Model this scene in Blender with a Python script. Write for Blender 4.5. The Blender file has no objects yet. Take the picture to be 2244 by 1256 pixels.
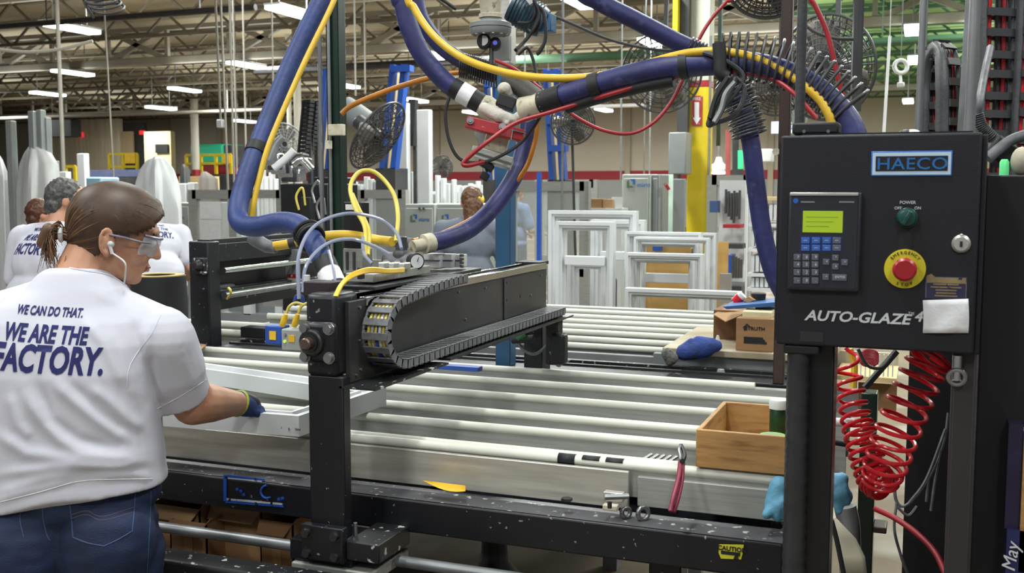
import bpy, bmesh, math, random
from mathutils import Vector, Matrix, noise
from mathutils.bvhtree import BVHTree
random.seed(7)
S = bpy.context.scene
COL = S.collection
# ---------------------------------------------------------------- camera
F = 2300.0; YAW = math.radians(21.4); PIT = math.atan(213 / 2300); CH = 1.58
cam = bpy.data.cameras.new('camera'); camo = bpy.data.objects.new('camera', cam); COL.objects.link(camo)
cam.sensor_width = 36; cam.lens = 36 * F / 2244; cam.clip_end = 200; cam.clip_start = .05
camo.location = (0, 0, CH); camo.rotation_euler = (math.pi / 2 - PIT, 0, YAW)
cam.dof.use_dof = True; cam.dof.focus_distance = 2.75; cam.dof.aperture_fstop = 9
S.camera = camo
# ---------------------------------------------------------------- world, lamps, exposure
W = bpy.data.worlds.new('world'); S.world = W; W.use_nodes = True
W.node_tree.nodes['Background'].inputs[0].default_value = (.93, .97, 1, 1)
W.node_tree.nodes['Background'].inputs[1].default_value = .34
S.view_settings.view_transform = 'Standard'; S.view_settings.look = 'None'
S.view_settings.gamma = 1; S.view_settings.exposure = -.55; S.view_settings.use_curve_mapping = False
try:
    S.cycles.max_bounces = 5; S.cycles.diffuse_bounces = 3; S.cycles.glossy_bounces = 3
    S.cycles.transparent_max_bounces = 16; S.cycles.transmission_bounces = 4
    S.cycles.use_light_tree = True; S.cycles.sample_clamp_indirect = 4; S.cycles.caustics_reflective = False; S.cycles.caustics_refractive = False
except Exception: pass
def lamp(x, y, z, w, sx=.3, sy=1.2, col=(.97, 1, .97)):
    l = bpy.data.lights.new('bay_and_fill_lamp', 'AREA'); l.shape = 'RECTANGLE'; l.size = sx; l.size_y = sy; l.energy = w; l.color = col
    o = bpy.data.objects.new('bay_and_fill_lamp', l); COL.objects.link(o); o.location = (x, y, z); return o
for lx, ly in ((-5.5, -2), (-2.2, -2), (1.2, -2), (-4.2, 1.6), (-1.0, 1.4), (2.4, 2), (-3.6, 5.2), (-.4, 5.2), (2.8, 5.2)):
    lamp(lx, ly, 4.35, 125)
for ly in (10, 15.5, 22, 29, 36):
    for lx in (-32, -22, -15, -9, -3.5, 2):
        if lx < ly * -1.25: continue
        lamp(lx, ly, 4.95, 480, .5, 1.6); up = lamp(lx, ly, 4.4, 130, 3.0, 4.0); up.rotation_euler.x = math.pi  # the upward ones are fill lights added to brighten the roof deck
# ---------------------------------------------------------------- camera maths: a pixel of the photo on a world plane
sn, cs = math.sin(YAW), math.cos(YAW); cp, sp = math.cos(PIT), math.sin(PIT)
RV = Vector((cs, sn, 0)); FV = Vector((-sn * cp, cs * cp, -sp)); UV = Vector((-sn * sp, cs * sp, cp))
def at(x, y, X=None, Y=None, Z=None, d=None):
    r = FV + RV * ((x - 1122) / F) + UV * ((628 - y) / F)
    t = X / r.x if X is not None else Y / r.y if Y is not None else (Z - CH) / r.z if Z is not None else d
    return Vector((0, 0, CH)) + r * t
# ---------------------------------------------------------------- materials
def lin(h):
    if not isinstance(h, str): return tuple(h)
    v = [int(h[i:i + 2], 16) / 255 for i in (0, 2, 4)]
    return tuple(c / 12.92 if c <= .04045 else ((c + .055) / 1.055) ** 2.4 for c in v)
MATS = {}
def mat(name, col, rough=.5, metal=0, var=.12, scale=6, col2=None, thr=None, bump=0, bscale=60, emit=0, alpha=1, stretch=None, trans=0):
    """principled surface whose colour wanders a little with object-space noise; col2 + thr adds specks or stains of a second colour"""
    if name in MATS: return MATS[name]
    m = bpy.data.materials.new(name); MATS[name] = m; m.use_nodes = True
    nt = m.node_tree; n = nt.nodes; L = nt.links; b = n['Principled BSDF']; c = lin(col)
    tc = n.new('ShaderNodeTexCoord'); src = tc.outputs['Object']
    if stretch:
        mp = n.new('ShaderNodeMapping'); mp.inputs['Scale'].default_value = stretch; L.new(src, mp.inputs[0]); src = mp.outputs[0]
    nz = n.new('ShaderNodeTexNoise'); nz.inputs['Scale'].default_value = scale; nz.inputs['Detail'].default_value = 4; L.new(src, nz.inputs['Vector'])
    rp = n.new('ShaderNodeValToRGB'); rp.color_ramp.elements[0].position = .3; rp.color_ramp.elements[1].position = .7
    rp.color_ramp.elements[0].color = (*[max(0, v * (1 - var)) for v in c], 1); rp.color_ramp.elements[1].color = (*[min(1, v * (1 + var)) for v in c], 1)
    L.new(nz.outputs['Fac'], rp.inputs[0]); out = rp.outputs[0]
    if col2:
        n2 = n.new('ShaderNodeTexNoise'); n2.inputs['Scale'].default_value = thr[1]; n2.inputs['Detail'].default_value = 3; L.new(src, n2.inputs['Vector'])
        r2 = n.new('ShaderNodeValToRGB'); r2.color_ramp.elements[0].position = thr[0]; r2.color_ramp.elements[1].position = thr[0] + thr[2]
        L.new(n2.outputs['Fac'], r2.inputs[0]); mx = n.new('ShaderNodeMix'); mx.data_type = 'RGBA'
        L.new(r2.outputs[0], mx.inputs[0]); L.new(out, mx.inputs[6]); mx.inputs[7].default_value = (*lin(col2), 1); out = mx.outputs[2]
    L.new(out, b.inputs['Base Color']); b.inputs['Roughness'].default_value = rough; b.inputs['Metallic'].default_value = metal
    if bump:
        n3 = n.new('ShaderNodeTexNoise'); n3.inputs['Scale'].default_value = bscale; n3.inputs['Detail'].default_value = 4; L.new(src, n3.inputs['Vector'])
        bp = n.new('ShaderNodeBump'); bp.inputs['Strength'].default_value = bump; bp.inputs['Distance'].default_value = .01; L.new(n3.outputs['Fac'], bp.inputs['Height']); L.new(bp.outputs[0], b.inputs['Normal'])
    if emit: b.inputs['Emission Color'].default_value = (*c, 1); b.inputs['Emission Strength'].default_value = emit
    if trans: b.inputs['Transmission Weight'].default_value = trans; b.inputs['IOR'].default_value = 1.1
    if alpha < 1: b.inputs['Alpha'].default_value = alpha
    return m
def wave(m, axis, scale, strength, dist=.01, prof='SIN'):
    """adds a ribbed bump along one object axis"""
    nt = m.node_tree; n = nt.nodes; L = nt.links; tc = n.new('ShaderNodeTexCoord'); w = n.new('ShaderNodeTexWave'); w.bands_direction = axis; w.wave_profile = prof
    w.inputs['Scale'].default_value = scale; L.new(tc.outputs['Object'], w.inputs[0]); bp = n.new('ShaderNodeBump'); bp.inputs['Strength'].default_value = strength; bp.inputs['Distance'].default_value = dist
    L.new(w.outputs['Fac'], bp.inputs['Height']); L.new(bp.outputs[0], n['Principled BSDF'].inputs['Normal']); return m
M = dict(
 black=mat('black machine paint', '14151b', .42, 0, .35, 5, '8a8a86', (.70, 70, .03)),
 blackc=mat('black painted steel', '16171a', .38, 0, .25, 6),
 panel=mat('black textured cabinet paint', '11121b', .55, 0, .2, 8, bump=.08, bscale=400),
 blackdusty=mat('dusty black steel', '1b1c1e', .45, 0, .3, 5, 'b9b9b4', (.63, 45, .05)),
 rub=mat('black rubber', '17171a', .6, 0, .2, 20),
 plas=mat('dark grey plastic', '3c3d41', .5, 0, .25, 25, bump=.1, bscale=120),
 chain=mat('worn grey plastic', '66676b', .55, 0, .35, 40),
 dgrey=mat('dark grey paint', '3a3b3d', .42, 0, .3, 3, '4d4b45', (.55, 4, .2)),
 alu=mat('brushed aluminium', 'a3a49f', .5, .3, .15, 3, stretch=(2, 40, 40)),
 aluw=mat('bright aluminium', 'c9c8c2', .35, .6, .12, 3, stretch=(3, 40, 40)),
 steel=mat('steel', '9b9c9e', .32, .9, .15, 20),
 dsteel=mat('dark steel', '4a4a4c', .4, .8, .25, 20),
 chrome=mat('chrome', 'd6d6d8', .15, 1, .05, 10),
 galv=mat('galvanised conduit', '8f9193', .42, .6, .15, 12),
 strip=mat('ivory plastic strip', 'dfe0d3', .4, 0, .05, 6, stretch=(1, 20, 20)),
 white=mat('white vinyl', 'd3d6d7', .4, 0, .05, 4),
 white2=mat('white paint', 'd9dbdc', .45, 0, .06, 4),
 paper=mat('white paper', 'e4e5e8', .7, 0, .05, 20, bump=.3, bscale=30),
 blue=mat('dusty blue hose', '26295c', .5, 0, .28, 9, '4a4c78', (.6, 25, .15), bump=.15, bscale=40),
 blueb=mat('bright blue hose', '27396f', .55, 0, .15, 12, bump=.2, bscale=60),
 yel=mat('yellow hose', 'd9b233', .4, 0, .12, 14),
 yelp=mat('pale yellow cable', 'd8c65a', .4, 0, .12, 14),
 yelb=mat('bright yellow plastic', 'e8bd2a', .4, 0, .1, 14),
 org=mat('amber hose', 'b87420', .35, 0, .15, 14),
 red=mat('red rubber hose', '9a2029', .4, 0, .12, 14),
 redc=mat('glossy red coil', 'e22a36', .22, 0, .06, 14),
 redp=mat('red paint', 'a3242e', .4, 0, .2, 14, 'c9b9b5', (.66, 40, .04)),
 green=mat('dark green paint', '10281e', .3, 0, .15, 3),
 teal=mat('blue grey steel', '2d5a80', .4, 0, .15, 6),
 teald=mat('blue motor paint', '24404f', .4, 0, .15, 6),
 cream=mat('cream paint', 'cdc8ba', .5, 0, .06, 2),
 yellowpaint=mat('safety yellow paint', 'd2b81c', .45, 0, .1, 4),
 mblue=mat('machine blue', '2350a8', .4, 0, .1, 4),
 tan=mat('tan wood strip', 'd6bd8a', .5, 0, .1, 4),
 grey=mat('light grey cabinet', 'a2a7a3', .45, 0, .05, 3),
 midgrey=mat('mid grey paint', '85898a', .45, 0, .08, 3),
 brown=mat('brown steel', '3a2a26', .45, 0, .2, 6),
 card=mat('cardboard', '9c7650', .75, 0, .12, 4, stretch=(1, 1, 8)),
 card2=mat('pale cardboard', 'b08a60', .75, 0, .12, 4),
 wood=mat('pine wood', 'b58a55', .5, 0, .16, 6, '8a5f35', (.58, 5, .2), stretch=(2, 2, 14)),
 ply=mat('plywood', 'c39b5a', .5, 0, .12, 3, '8a6230', (.66, 3, .08), stretch=(2, 2, 7)),
 tape=mat('dirty masking tape', 'c3bca6', .7, 0, .2, 30, '6f6a5c', (.6, 40, .1)),
 denim=mat('blue denim', '1a2849', .75, 0, .35, 9, '293c60', (.5, 6, .25), bump=.25, bscale=350),
 shirt=mat('white cotton', 'cbcbd6', .85, 0, .03, 5, bump=.06, bscale=500),
 gshirt=mat('grey cotton', '6d7480', .85, 0, .08, 8, bump=.1, bscale=200),
 print=mat('navy shirt print', '1e215e', .8, 0, .1, 30),
 skin=mat('skin', 'c08e72', .5, 0, .10, 22, 'b27a62', (.55, 14, .25), bump=.08, bscale=180),
 glove=mat('blue knit glove', '2b3f78', .8, 0, .25, 90, bump=.4, bscale=300),
 gloved=mat('black glove palm', '1d1f28', .6, 0, .2, 90),
 gblue=mat('light blue glove', '5f9cba', .6, 0, .12, 20, bump=.3, bscale=60),
 sblue=mat('blue fabric', '2d4488', .75, 0, .25, 30, '3a3d48', (.56, 18, .1), bump=.4, bscale=120),
 concrete=mat('dusty concrete', '6b5d49', .75, 0, .25, .9, 'bdb9b0', (.52, 1.3, .25), bump=.1),
 lampm=mat('lit fluorescent tube', 'f2fff8', .5, 0, 0, 1, emit=26),
 glass=mat('clear plastic sheet', 'd5dbd8', .15, 0, .02, 3, alpha=.28),
 ink=mat('black ink', '1a1b1e', .6, 0, .1, 20),
 inkblue=mat('blue ink', '2463b8', .5, 0, .1, 20),
)
def hairmat(name, c1, c2):
    m = mat(name, c1, .5, 0, .3, 30, c2, (.5, 55, .25)); return m
# ---------------------------------------------------------------- mesh building
def V(*a): return Vector(a)
def frame(d):
    d = d.normalized(); u = V(0, 0, 1) if abs(d.z) < .9 else V(1, 0, 0)
    a = d.cross(u).normalized(); return a, d.cross(a).normalized(), d
def spline(P, n):
    """Catmull-Rom through P, n steps per span"""
    P = [Vector(p) for p in P]
    if len(P) < 3: return [P[0].lerp(P[-1], i / n) for i in range(n + 1)]
    Q = [P[0] * 2 - P[1]] + P + [P[-1] * 2 - P[-2]]; out = []
    for i in range(1, len(Q) - 2):
        a, b, c, d = Q[i - 1:i + 3]
        for k in range(n):
            t = k / n
            out.append(.5 * (2 * b + (c - a) * t + (2 * a - 5 * b + 4 * c - d) * t * t + (3 * b - a - 3 * c + d) * t ** 3))
    return out + [P[-1].copy()]
class MB:
    def __init__(s): s.bm = bmesh.new(); s.mi = 0
    def face(s, vs):
        try: f = s.bm.faces.new(vs); f.material_index = s.mi; return f
        except ValueError: return None
    def box(s, lo, hi, m=None):
        x0, y0, z0 = lo; x1, y1, z1 = hi
        c = [V(x, y, z) for x in (x0, x1) for y in (y0, y1) for z in (z0, z1)]
        if m is not None: c = [m @ p for p in c]
        v = [s.bm.verts.new(p) for p in c]
        for q in ((0, 1, 3, 2), (4, 6, 7, 5), (0, 4, 5, 1), (2, 3, 7, 6), (0, 2, 6, 4), (1, 5, 7, 3)): s.face([v[i] for i in q])
        return s
    def bar(s, a, b, w, h=None, up=None):
        """square bar from a to b"""
        a, b = Vector(a), Vector(b); h = h or w; x, y, z = frame(b - a)
        if up is not None: y = (Vector(up) - z * z.dot(Vector(up))).normalized(); x = y.cross(z)
        v = [s.bm.verts.new(p + x * i * w / 2 + y * j * h / 2) for p in (a, b) for i, j in ((-1, -1), (1, -1), (1, 1), (-1, 1))]
        for q in ((3, 2, 1, 0), (4, 5, 6, 7), (0, 1, 5, 4), (1, 2, 6, 5), (2, 3, 7, 6), (3, 0, 4, 7)): s.face([v[i] for i in q])
        return s
    def tube(s, P, r, n=10, cap=True, rr=None, flat=1):
        P = [Vector(p) for p in P]; rings = []; x = y = None
        for i, p in enumerate(P):
            t = (P[min(i + 1, len(P) - 1)] - P[max(i - 1, 0)])
            if t.length < 1e-9: t = V(0, 0, 1)
            t.normalize()
            if x is None: x, y, _ = frame(t)
            else: x = (x - t * t.dot(x)).normalized(); y = t.cross(x)
            q = rr[i] if rr else r
            rings.append([s.bm.verts.new(p + (x * math.cos(2 * math.pi * k / n) + y * flat * math.sin(2 * math.pi * k / n)) * q) for k in range(n)])
        for a, b in zip(rings, rings[1:]):
            for k in range(n): s.face((a[k], a[(k + 1) % n], b[(k + 1) % n], b[k]))
        if cap: s.face(rings[0][::-1]); s.face(rings[-1])
        return s
    def cyl(s, a, b, r, n=20, r2=None): return s.tube([a, b], r, n, True, [r, r if r2 is None else r2])
    def lathe(s, o, axis, prof, n=24):
        """prof: (distance along axis, radius)"""
        o = Vector(o); x, y, z = frame(Vector(axis)); rings = []
        for t, r in prof: rings.append([s.bm.verts.new(o + z * t + (x * math.cos(2 * math.pi * k / n) + y * math.sin(2 * math.pi * k / n)) * max(r, 1e-5)) for k in range(n)])
        for a, b in zip(rings, rings[1:]):
            for k in range(n): s.face((a[k], a[(k + 1) % n], b[(k + 1) % n], b[k]))
        s.face(rings[0][::-1]); s.face(rings[-1]); return s
    def ring(s, c, axis, R, r, n=40, m=6, a0=0, a1=2 * math.pi):
        x, y, z = frame(Vector(axis)); c = Vector(c); full = abs(a1 - a0) > 6.28
        P = [c + (x * math.cos(a0 + (a1 - a0) * k / n) + y * math.sin(a0 + (a1 - a0) * k / n)) * R for k in range(n + 1)]
        return s.tube(P, r, m, not full)
    def ball(s, c, r, n=12, m=None):
        c = Vector(c); R = r if hasattr(r, '__len__') else (r, r, r); n2 = n * 2; rows = []
        for i in range(1, n):
            th = math.pi * i / n
            rows.append([s.bm.verts.new((m @ p if m is not None else p) + c) for p in (V(R[0] * math.sin(th) * math.cos(2 * math.pi * k / n2), R[1] * math.sin(th) * math.sin(2 * math.pi * k / n2), R[2] * math.cos(th)) for k in range(n2))])
        for a, b in zip(rows, rows[1:]):
            for k in range(n2): s.face((a[k], b[k], b[(k + 1) % n2], a[(k + 1) % n2]))
        for row, z, f in ((rows[0], R[2], 1), (rows[-1], -R[2], -1)):
            p = V(0, 0, z); t = s.bm.verts.new((m @ p if m is not None else p) + c)
            for k in range(n2): s.face((t, row[k], row[(k + 1) % n2])[::f])
        return s
    def prism(s, pts, d):
        """flat polygon pts (3D) pushed along d"""
        a = [s.bm.verts.new(p) for p in pts]; b = [s.bm.verts.new(Vector(p) + Vector(d)) for p in pts]; n = len(a)
        s.face(a[::-1]); s.face(b)
        for k in range(n): s.face((a[k], a[(k + 1) % n], b[(k + 1) % n], b[k]))
        return s
    def sheet(s, rows):
        g = [[s.bm.verts.new(p) for p in r] for r in rows]
        for a, b in zip(g, g[1:]):
            for k in range(len(a) - 1): s.face((a[k], a[k + 1], b[k + 1], b[k]))
        return s
    def out(s, name, m, parent=None, bev=0, smooth=True, seg=2, solid=0):
        bmesh.ops.recalc_face_normals(s.bm, faces=s.bm.faces)
        me = bpy.data.meshes.new(name); s.bm.to_mesh(me); s.bm.free()
        return link(name, me, m, parent, bev, smooth, seg, solid)
def link(name, me, m, parent=None, bev=0, smooth=True, seg=2, solid=0):
    for q in (m if isinstance(m, (list, tuple)) else [m]): me.materials.append(q)
    o = bpy.data.objects.new(name, me); COL.objects.link(o)
    if parent is not None: o.parent = parent; o.matrix_parent_inverse = Matrix.Translation(parent.location).inverted() if parent.type == 'EMPTY' and not parent.get('keep') else Matrix()
    if smooth:
        me.shade_smooth()
        if hasattr(me, 'set_sharp_from_angle'): me.set_sharp_from_angle(angle=math.radians(38))
    if bev:
        b = o.modifiers.new('bevel', 'BEVEL'); b.width = bev; b.segments = seg; b.limit_method = 'ANGLE'; b.angle_limit = math.radians(40)
    if solid:
        b = o.modifiers.new('thickness', 'SOLIDIFY'); b.thickness = solid; b.offset = 0
    return o
def thing(name, label, cat, loc=(0, 0, 0), group=None):
    o = bpy.data.objects.new(name, None); COL.objects.link(o); o.location = loc; o.empty_display_size = .05
    o['label'] = label; o['category'] = cat
    if group: o['group'] = group
    return o
def tag(o, label, cat, group=None):
    o['label'] = label; o['category'] = cat
    if group: o['group'] = group
    return o
def struct(o): o['kind'] = 'structure'; return o
def box(name, lo, hi, m, parent=None, bev=0): return MB().box(lo, hi).out(name, m, parent, bev)
def fbox(name, x0, y0, x1, y1, Y, dep, m, parent=None, bev=0):
    """box whose front face, in the world plane Y, spans the photo pixels x0..x1, y0..y1"""
    a = at(x0, (y0 + y1) / 2, Y=Y); b = at(x1, (y0 + y1) / 2, Y=Y); xm = (x0 + x1) / 2
    return box(name, (a.x, Y, at(xm, y1, Y=Y).z), (b.x, Y + dep, at(xm, y0, Y=Y).z), m, parent, bev)
def px(pts): return [at(p[0], p[1], d=p[2]) for p in pts]
def hose(name, pts, r, m, parent=None, n=12, k=8): return MB().tube(spline(px(pts), k), r, n).out(name, m, parent)
BF = None
def text(name, s, h, o, xd, yd, m, parent=None, ext=.0006, bold=0, shear=0, sx=1, sp=1, align='CENTER', surf=None, lift=.002, fit=None):
    """writing of cap height h at o along xd, up yd; surf = BVH that the letters are laid onto"""
    cu = bpy.data.curves.new(name, 'FONT'); cu.body = s; cu.size = h / .72; cu.shear = shear; cu.offset = bold * h; cu.align_x = align; cu.space_character = sp; cu.resolution_u = 3
    if surf is None: cu.extrude = ext
    t = bpy.data.objects.new(name, cu); me = bpy.data.meshes.new_from_object(t)
    bpy.data.objects.remove(t)
    if fit: q = [v.co.x for v in me.vertices]; sx = fit / max(1e-6, max(q) - min(q))
    xd = Vector(xd).normalized(); yd = Vector(yd).normalized(); zd = xd.cross(yd).normalized(); o = Vector(o)
    if surf is None:
        for v in me.vertices: v.co = o + xd * v.co.x * sx + yd * v.co.y + zd * v.co.z
    else:
        bm = bmesh.new(); bm.from_mesh(me); xs = [v.co.x for v in bm.verts]; ys = [v.co.y for v in bm.verts]; st = .011
        for ax, lo, hi in ((0, min(xs), max(xs)), (1, min(ys), max(ys))):
            q = lo + st
            while q < hi:
                co = [0, 0, 0]; no = [0, 0, 0]; co[ax] = q; no[ax] = 1
                bmesh.ops.bisect_plane(bm, geom=bm.verts[:] + bm.edges[:] + bm.faces[:], plane_co=co, plane_no=no); q += st
        bm.to_mesh(me); bm.free()
        for v in me.vertices:
            p = o + xd * v.co.x * sx + yd * v.co.y; hit = surf.ray_cast(p + zd * .4, -zd)
            v.co = (hit[0] + zd * lift) if hit[0] is not None else p
    return link(name, me, m, parent, smooth=False)
def dup(root, loc=None, mw=None, label=None):
    r = root.copy(); COL.objects.link(r)
    if loc is not None: r.location = loc
    if label: r['label'] = label
    for ch in root.children:
        c = ch.copy(); COL.objects.link(c); c.parent = r
        for g in ch.children: q = g.copy(); COL.objects.link(q); q.parent = c
    return r
TS = bpy.data.scenes.new('mesh_workshop')   # scratch scene in which surfaces are fused; removed at the end
def blob(name, prims, vox, sm, m, parent=None, post=None, keep=False):
    """closed organic surface: capsules ((a, b, ra, rb)) and ellipsoids ((c, (rx, ry, rz), matrix)) fused by a voxel remesh"""
    b = MB()
    for p in prims:
        if len(p) == 4:
            a, e, ra, rb = Vector(p[0]), Vector(p[1]), p[2], p[3]; n = 6
            b.tube([a.lerp(e, i / n) for i in range(n + 1)], ra, 16, True, [ra + (rb - ra) * i / n for i in range(n + 1)]); b.ball(a, ra, 8); b.ball(e, rb, 8)
        else: b.ball(p[0], p[1], 12, p[2] if len(p) > 2 else None)
    bmesh.ops.recalc_face_normals(b.bm, faces=b.bm.faces)
    return fuse(name, b.bm, vox, sm, m, parent, post)
def fuse(name, bm, vox, sm, m, parent=None, post=None):
    me = bpy.data.meshes.new(name); bm.to_mesh(me); bm.free(); t = bpy.data.objects.new(name, me); TS.collection.objects.link(t)
    r = t.modifiers.new('r', 'REMESH'); r.mode = 'VOXEL'; r.voxel_size = vox
    if sm: q = t.modifiers.new('s', 'SMOOTH'); q.iterations = sm; q.factor = .5
    TS.view_layers[0].update(); dg = TS.view_layers[0].depsgraph
    me2 = bpy.data.meshes.new_from_object(t.evaluated_get(dg)); bpy.data.objects.remove(t); me2.materials.clear()
    if post:
        post(me2)
    o = link(name, me2, m, parent); me2.shade_smooth()
    if 'sharp_edge' in me2.attributes: me2.attributes.remove(me2.attributes['sharp_edge'])
    return o
def bvh_of(o):
    me = o.data; return BVHTree.FromPolygons([v.co[:] for v in me.vertices], [p.vertices[:] for p in me.polygons])
# ================================================================ SETTING
WY = 44.0
def zrow(y, Y, x=1122): return at(x, y, Y=Y).z
struct(box('floor', (-70, -4, -.1), (20, WY + .3, 0), M['concrete']))
deck = mat('roof deck', '9c8f73', .7, 0, .2, .6, '857a60', (.5, .35, .2)); wave(deck, 'Y', 2.2, .5, .05)
deckg = mat('green roof deck', '98bd78', .7, 0, .2, .6); wave(deckg, 'Y', 2.2, .5, .05)
struct(box('ceiling', (-70, 6, 5.55), (-2.6, WY + .3, 5.7), deck)); struct(box('ceiling.001', (-2.6, 6, 5.55), (20, WY + .3, 5.7), deckg))
wallm = mat('cream block wall', 'cfc6b4', .8, 0, .05, .5); nt = wallm.node_tree
struct(box('wall_back', (-70, WY, 0), (20, WY + .3, 5.7), wallm))
struct(box('trim_1', (-70, WY - .05, zrow(395, WY)), (20, WY, zrow(376, WY)), mat('red wall stripe', 'a3323a', .7, 0, .08, 1)))
struct(box('trim_2', (-70, WY - .04, 0), (20, WY, zrow(395, WY)), mat('grey wall base', 'a9adab', .7, 0, .06, 1)))
b = MB()
for x in range(-60, 12, 3): b.box((x, WY - .14, 0), (x + .22, WY - .02, 5.7))
struct(b.out('trim_3', mat('wall rib', 'bdb39f', .8, 0, .05, 1)))
struct(fbox('wall_left', 112, 262, 262, 470, 39, .3, mat('brown ribbed wall', 'a59983', .8, 0, .15, 1.2, stretch=(6, 1, .3))))
struct(fbox('wall_inner', 318, 288, 376, 470, 38, .3, mat('pale yellow wall', 'd8cf9f', .8, 0, .05, 1)))
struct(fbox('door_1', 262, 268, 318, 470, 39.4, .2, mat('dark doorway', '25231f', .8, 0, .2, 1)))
struct(fbox('door_2', 265, 288, 291, 345, 39.1, .1, mat('tan door leaf', '8d7d60', .8, 0, .1, 1)))
struct(fbox('window_1', 340, 316, 367, 335, 37.9, .08, M['ink']))
# roof steel: bar joists under the deck, heavy trusses below them
jm = mat('dusty joist steel', '6a6353', .6, 0, .25, 1.5); tm = mat('pale truss steel', '938d80', .6, 0, .12, 1.5); gm = mat('green joist steel', '3f6349', .6, 0, .15, 1.5)
def joist(Y, x0, x1, m, label, z0=4.98, z1=5.5, p=1.3):
    t = thing('bar_joist', label, 'roof joist', (x0, Y, z0), 'roof joists')
    MB().box((x0, Y - .05, z0), (x1, Y + .05, z0 + .07)).out('bottom_chord', m, t); MB().box((x0, Y - .06, z1 - .06), (x1, Y + .06, z1)).out('top_chord', m, t)
    b = MB(); x = x0; k = 0
    while x < x1 - p: b.bar((x, Y, z0 if k % 2 else z1), (x + p / 2, Y, z1 if k % 2 else z0), .045); x += p / 2; k += 1
    w = b.out('web', m, t); w['kind'] = 'stuff'
jn = ['nearest', 'second', 'third', 'fourth', 'fifth', 'sixth', 'seventh', 'eighth', 'ninth', 'tenth', 'eleventh', 'twelfth', 'thirteenth', 'fourteenth', 'fifteenth', 'sixteenth']
for i in range(15):
    Y = 10.4 + i * 2.25
    joist(Y, -Y * 1.35 - 4, -2.6, jm, 'dusty brown open-web roof joist, %s from the camera' % jn[i])
    joist(Y, -2.6, Y * .25 + 3, gm, 'green open-web roof joist at the right, %s from the camera' % jn[i])
def truss(Y, x0, x1, label, z0=4.52, z1=5.3):
    t = thing('roof_truss', label, 'roof truss', (x0, Y, z0))
    MB().box((x0, Y - .09, z0), (x1, Y + .09, z0 + .17)).out('bottom_chord', tm, t, .02); MB().box((x0, Y - .07, z1), (x1, Y + .07, z1 + .1)).out('top_chord', tm, t)
    x = x1 - 1.2; k = 0
    while x > x0 + 2:
        MB().bar((x, Y, z0 + .1), (x, Y, z1 + .05), .09).out('post', tm, t)
        MB().bar((x, Y, z0 + .1), (x + (1.7 if k % 2 else -1.7), Y, z1 + .05), .11).out('diagonal', tm, t); x -= 1.75; k += 1
truss(20.4, -36, 9, 'pale steel roof truss, the near one of two, crossing above the work stations')
truss(33.6, -56, 14, 'pale steel roof truss, the far one of two, in front of the back wall')
b = MB()   # pipes that run with the trusses
for (xa, ya, xb, yb, Y, r, nm, c) in ((0, 52, 560, 22, 13.5, .05, 'dark sprinkler pipe high over the left corner', M['dsteel']), (560, 158, 1100, 128, 22, .09, 'dark pipe below the near roof truss', M['dsteel']), (0, 262, 640, 236, 30, .06, 'pale pipe run just above the far doorways', tm), (1130, 128, 1480, 120, 22.5, .1, 'grey green pipe behind the blue post top', gm), (1860, 96, 2244, 74, 17, .06, 'dark green beam below the green deck', gm), (1150, 236, 1415, 232, 26, .05, 'white pipe bracket on the back wall', M['white2'])):
    a0 = at(xa, ya, Y=Y); a1 = at(xb, (ya + yb) / 2 * 0 + yb, Y=Y); z = (a0.z + a1.z) / 2
    o = tag(MB().cyl((a0.x - (.5 if xa == 0 else 0), Y, z), (a1.x, Y, z), r, 10).out('overhead_pipe', c), nm, 'pipe')
    for u in (.2, .8): q = a0.x + (a1.x - a0.x) * u; MB().cyl((q, Y, z), (q, Y, 5.56), .012, 6).out('hanger', c, o)
b.bm.free()
# high bay lamps
fx = [(155, 62, 'top left, above a curved pale cable'), (642, 28, 'just left of the blue hose at the top edge'), (540, 143, 'left of the blue hose, mid height'), (160, 160, 'second of the left column of lamps'), (405, 197, 'above the cream column'), (105, 206, 'lowest of the left column of lamps'), (948, 121, 'between the two blue hoses'), (1428, 94, 'behind the upper fan cage'), (1323, 241, 'above the red hose loop'), (1037, 247, 'behind the pump manifold'), (757, 188, 'right of the green post'), (535, 266, 'small and far, left of the blue hose'), (353, 237, 'tiny and far, above the pale yellow wall'), (1642, 234, 'seen through the hose spring'), (2001, 67, 'upper one over the control cabinet'), (2005, 132, 'middle one over the control cabinet'), (1990, 222, 'lowest one over the control cabinet'), (1265, 3, 'at the top edge, right of the motor'), (910, 220, 'tiny, right of the blue mast')]
for x, y, w in fx:
    Z = 4.4 if y < 215 else 4.1; c = at(x, y, Z=Z)
    if c.y > 41: c = at(x, y, Y=41); Z = c.z
    t = thing('high_bay_light', 'lit fluorescent high bay light, ' + w, 'ceiling light', c, 'high bay lights')
    MB().box((c.x - .15, c.y - .6, Z + .03), (c.x + .15, c.y + .6, Z + .07)).out('housing', M['midgrey'], t, .01)
    MB().box((c.x - .14, c.y - .58, Z - .03), (c.x + .14, c.y + .58, Z + .03)).out('diffuser', M['lampm'], t, .01)
    MB().cyl((c.x, c.y - .4, Z + .09), (c.x, c.y - .4, 5.56), .012, 6).out('hanger', M['galv'], t); MB().cyl((c.x, c.y + .4, Z + .09), (c.x, c.y + .4, 5.56), .012, 6).out('hanger', M['galv'], t)
c = at(1575, 373, d=16)
t = thing('pendant_light', 'lit round pendant lamp hanging low behind the yellow column', 'lamp', c)
MB().lathe(c, (0, 0, 1), [(-.03, .17), (.02, .17), (.12, .06), (.2, .04)], 20).out('shade', M['white2'], t); MB().ball(c + V(0, 0, -.03), (.16, .16, .03), 8).out('bulb', M['lampm'], t); MB().cyl(c + V(0, 0, .2), (c.x, c.y, 5.56), .02, 6).out('rod', M['galv'], t)
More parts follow.
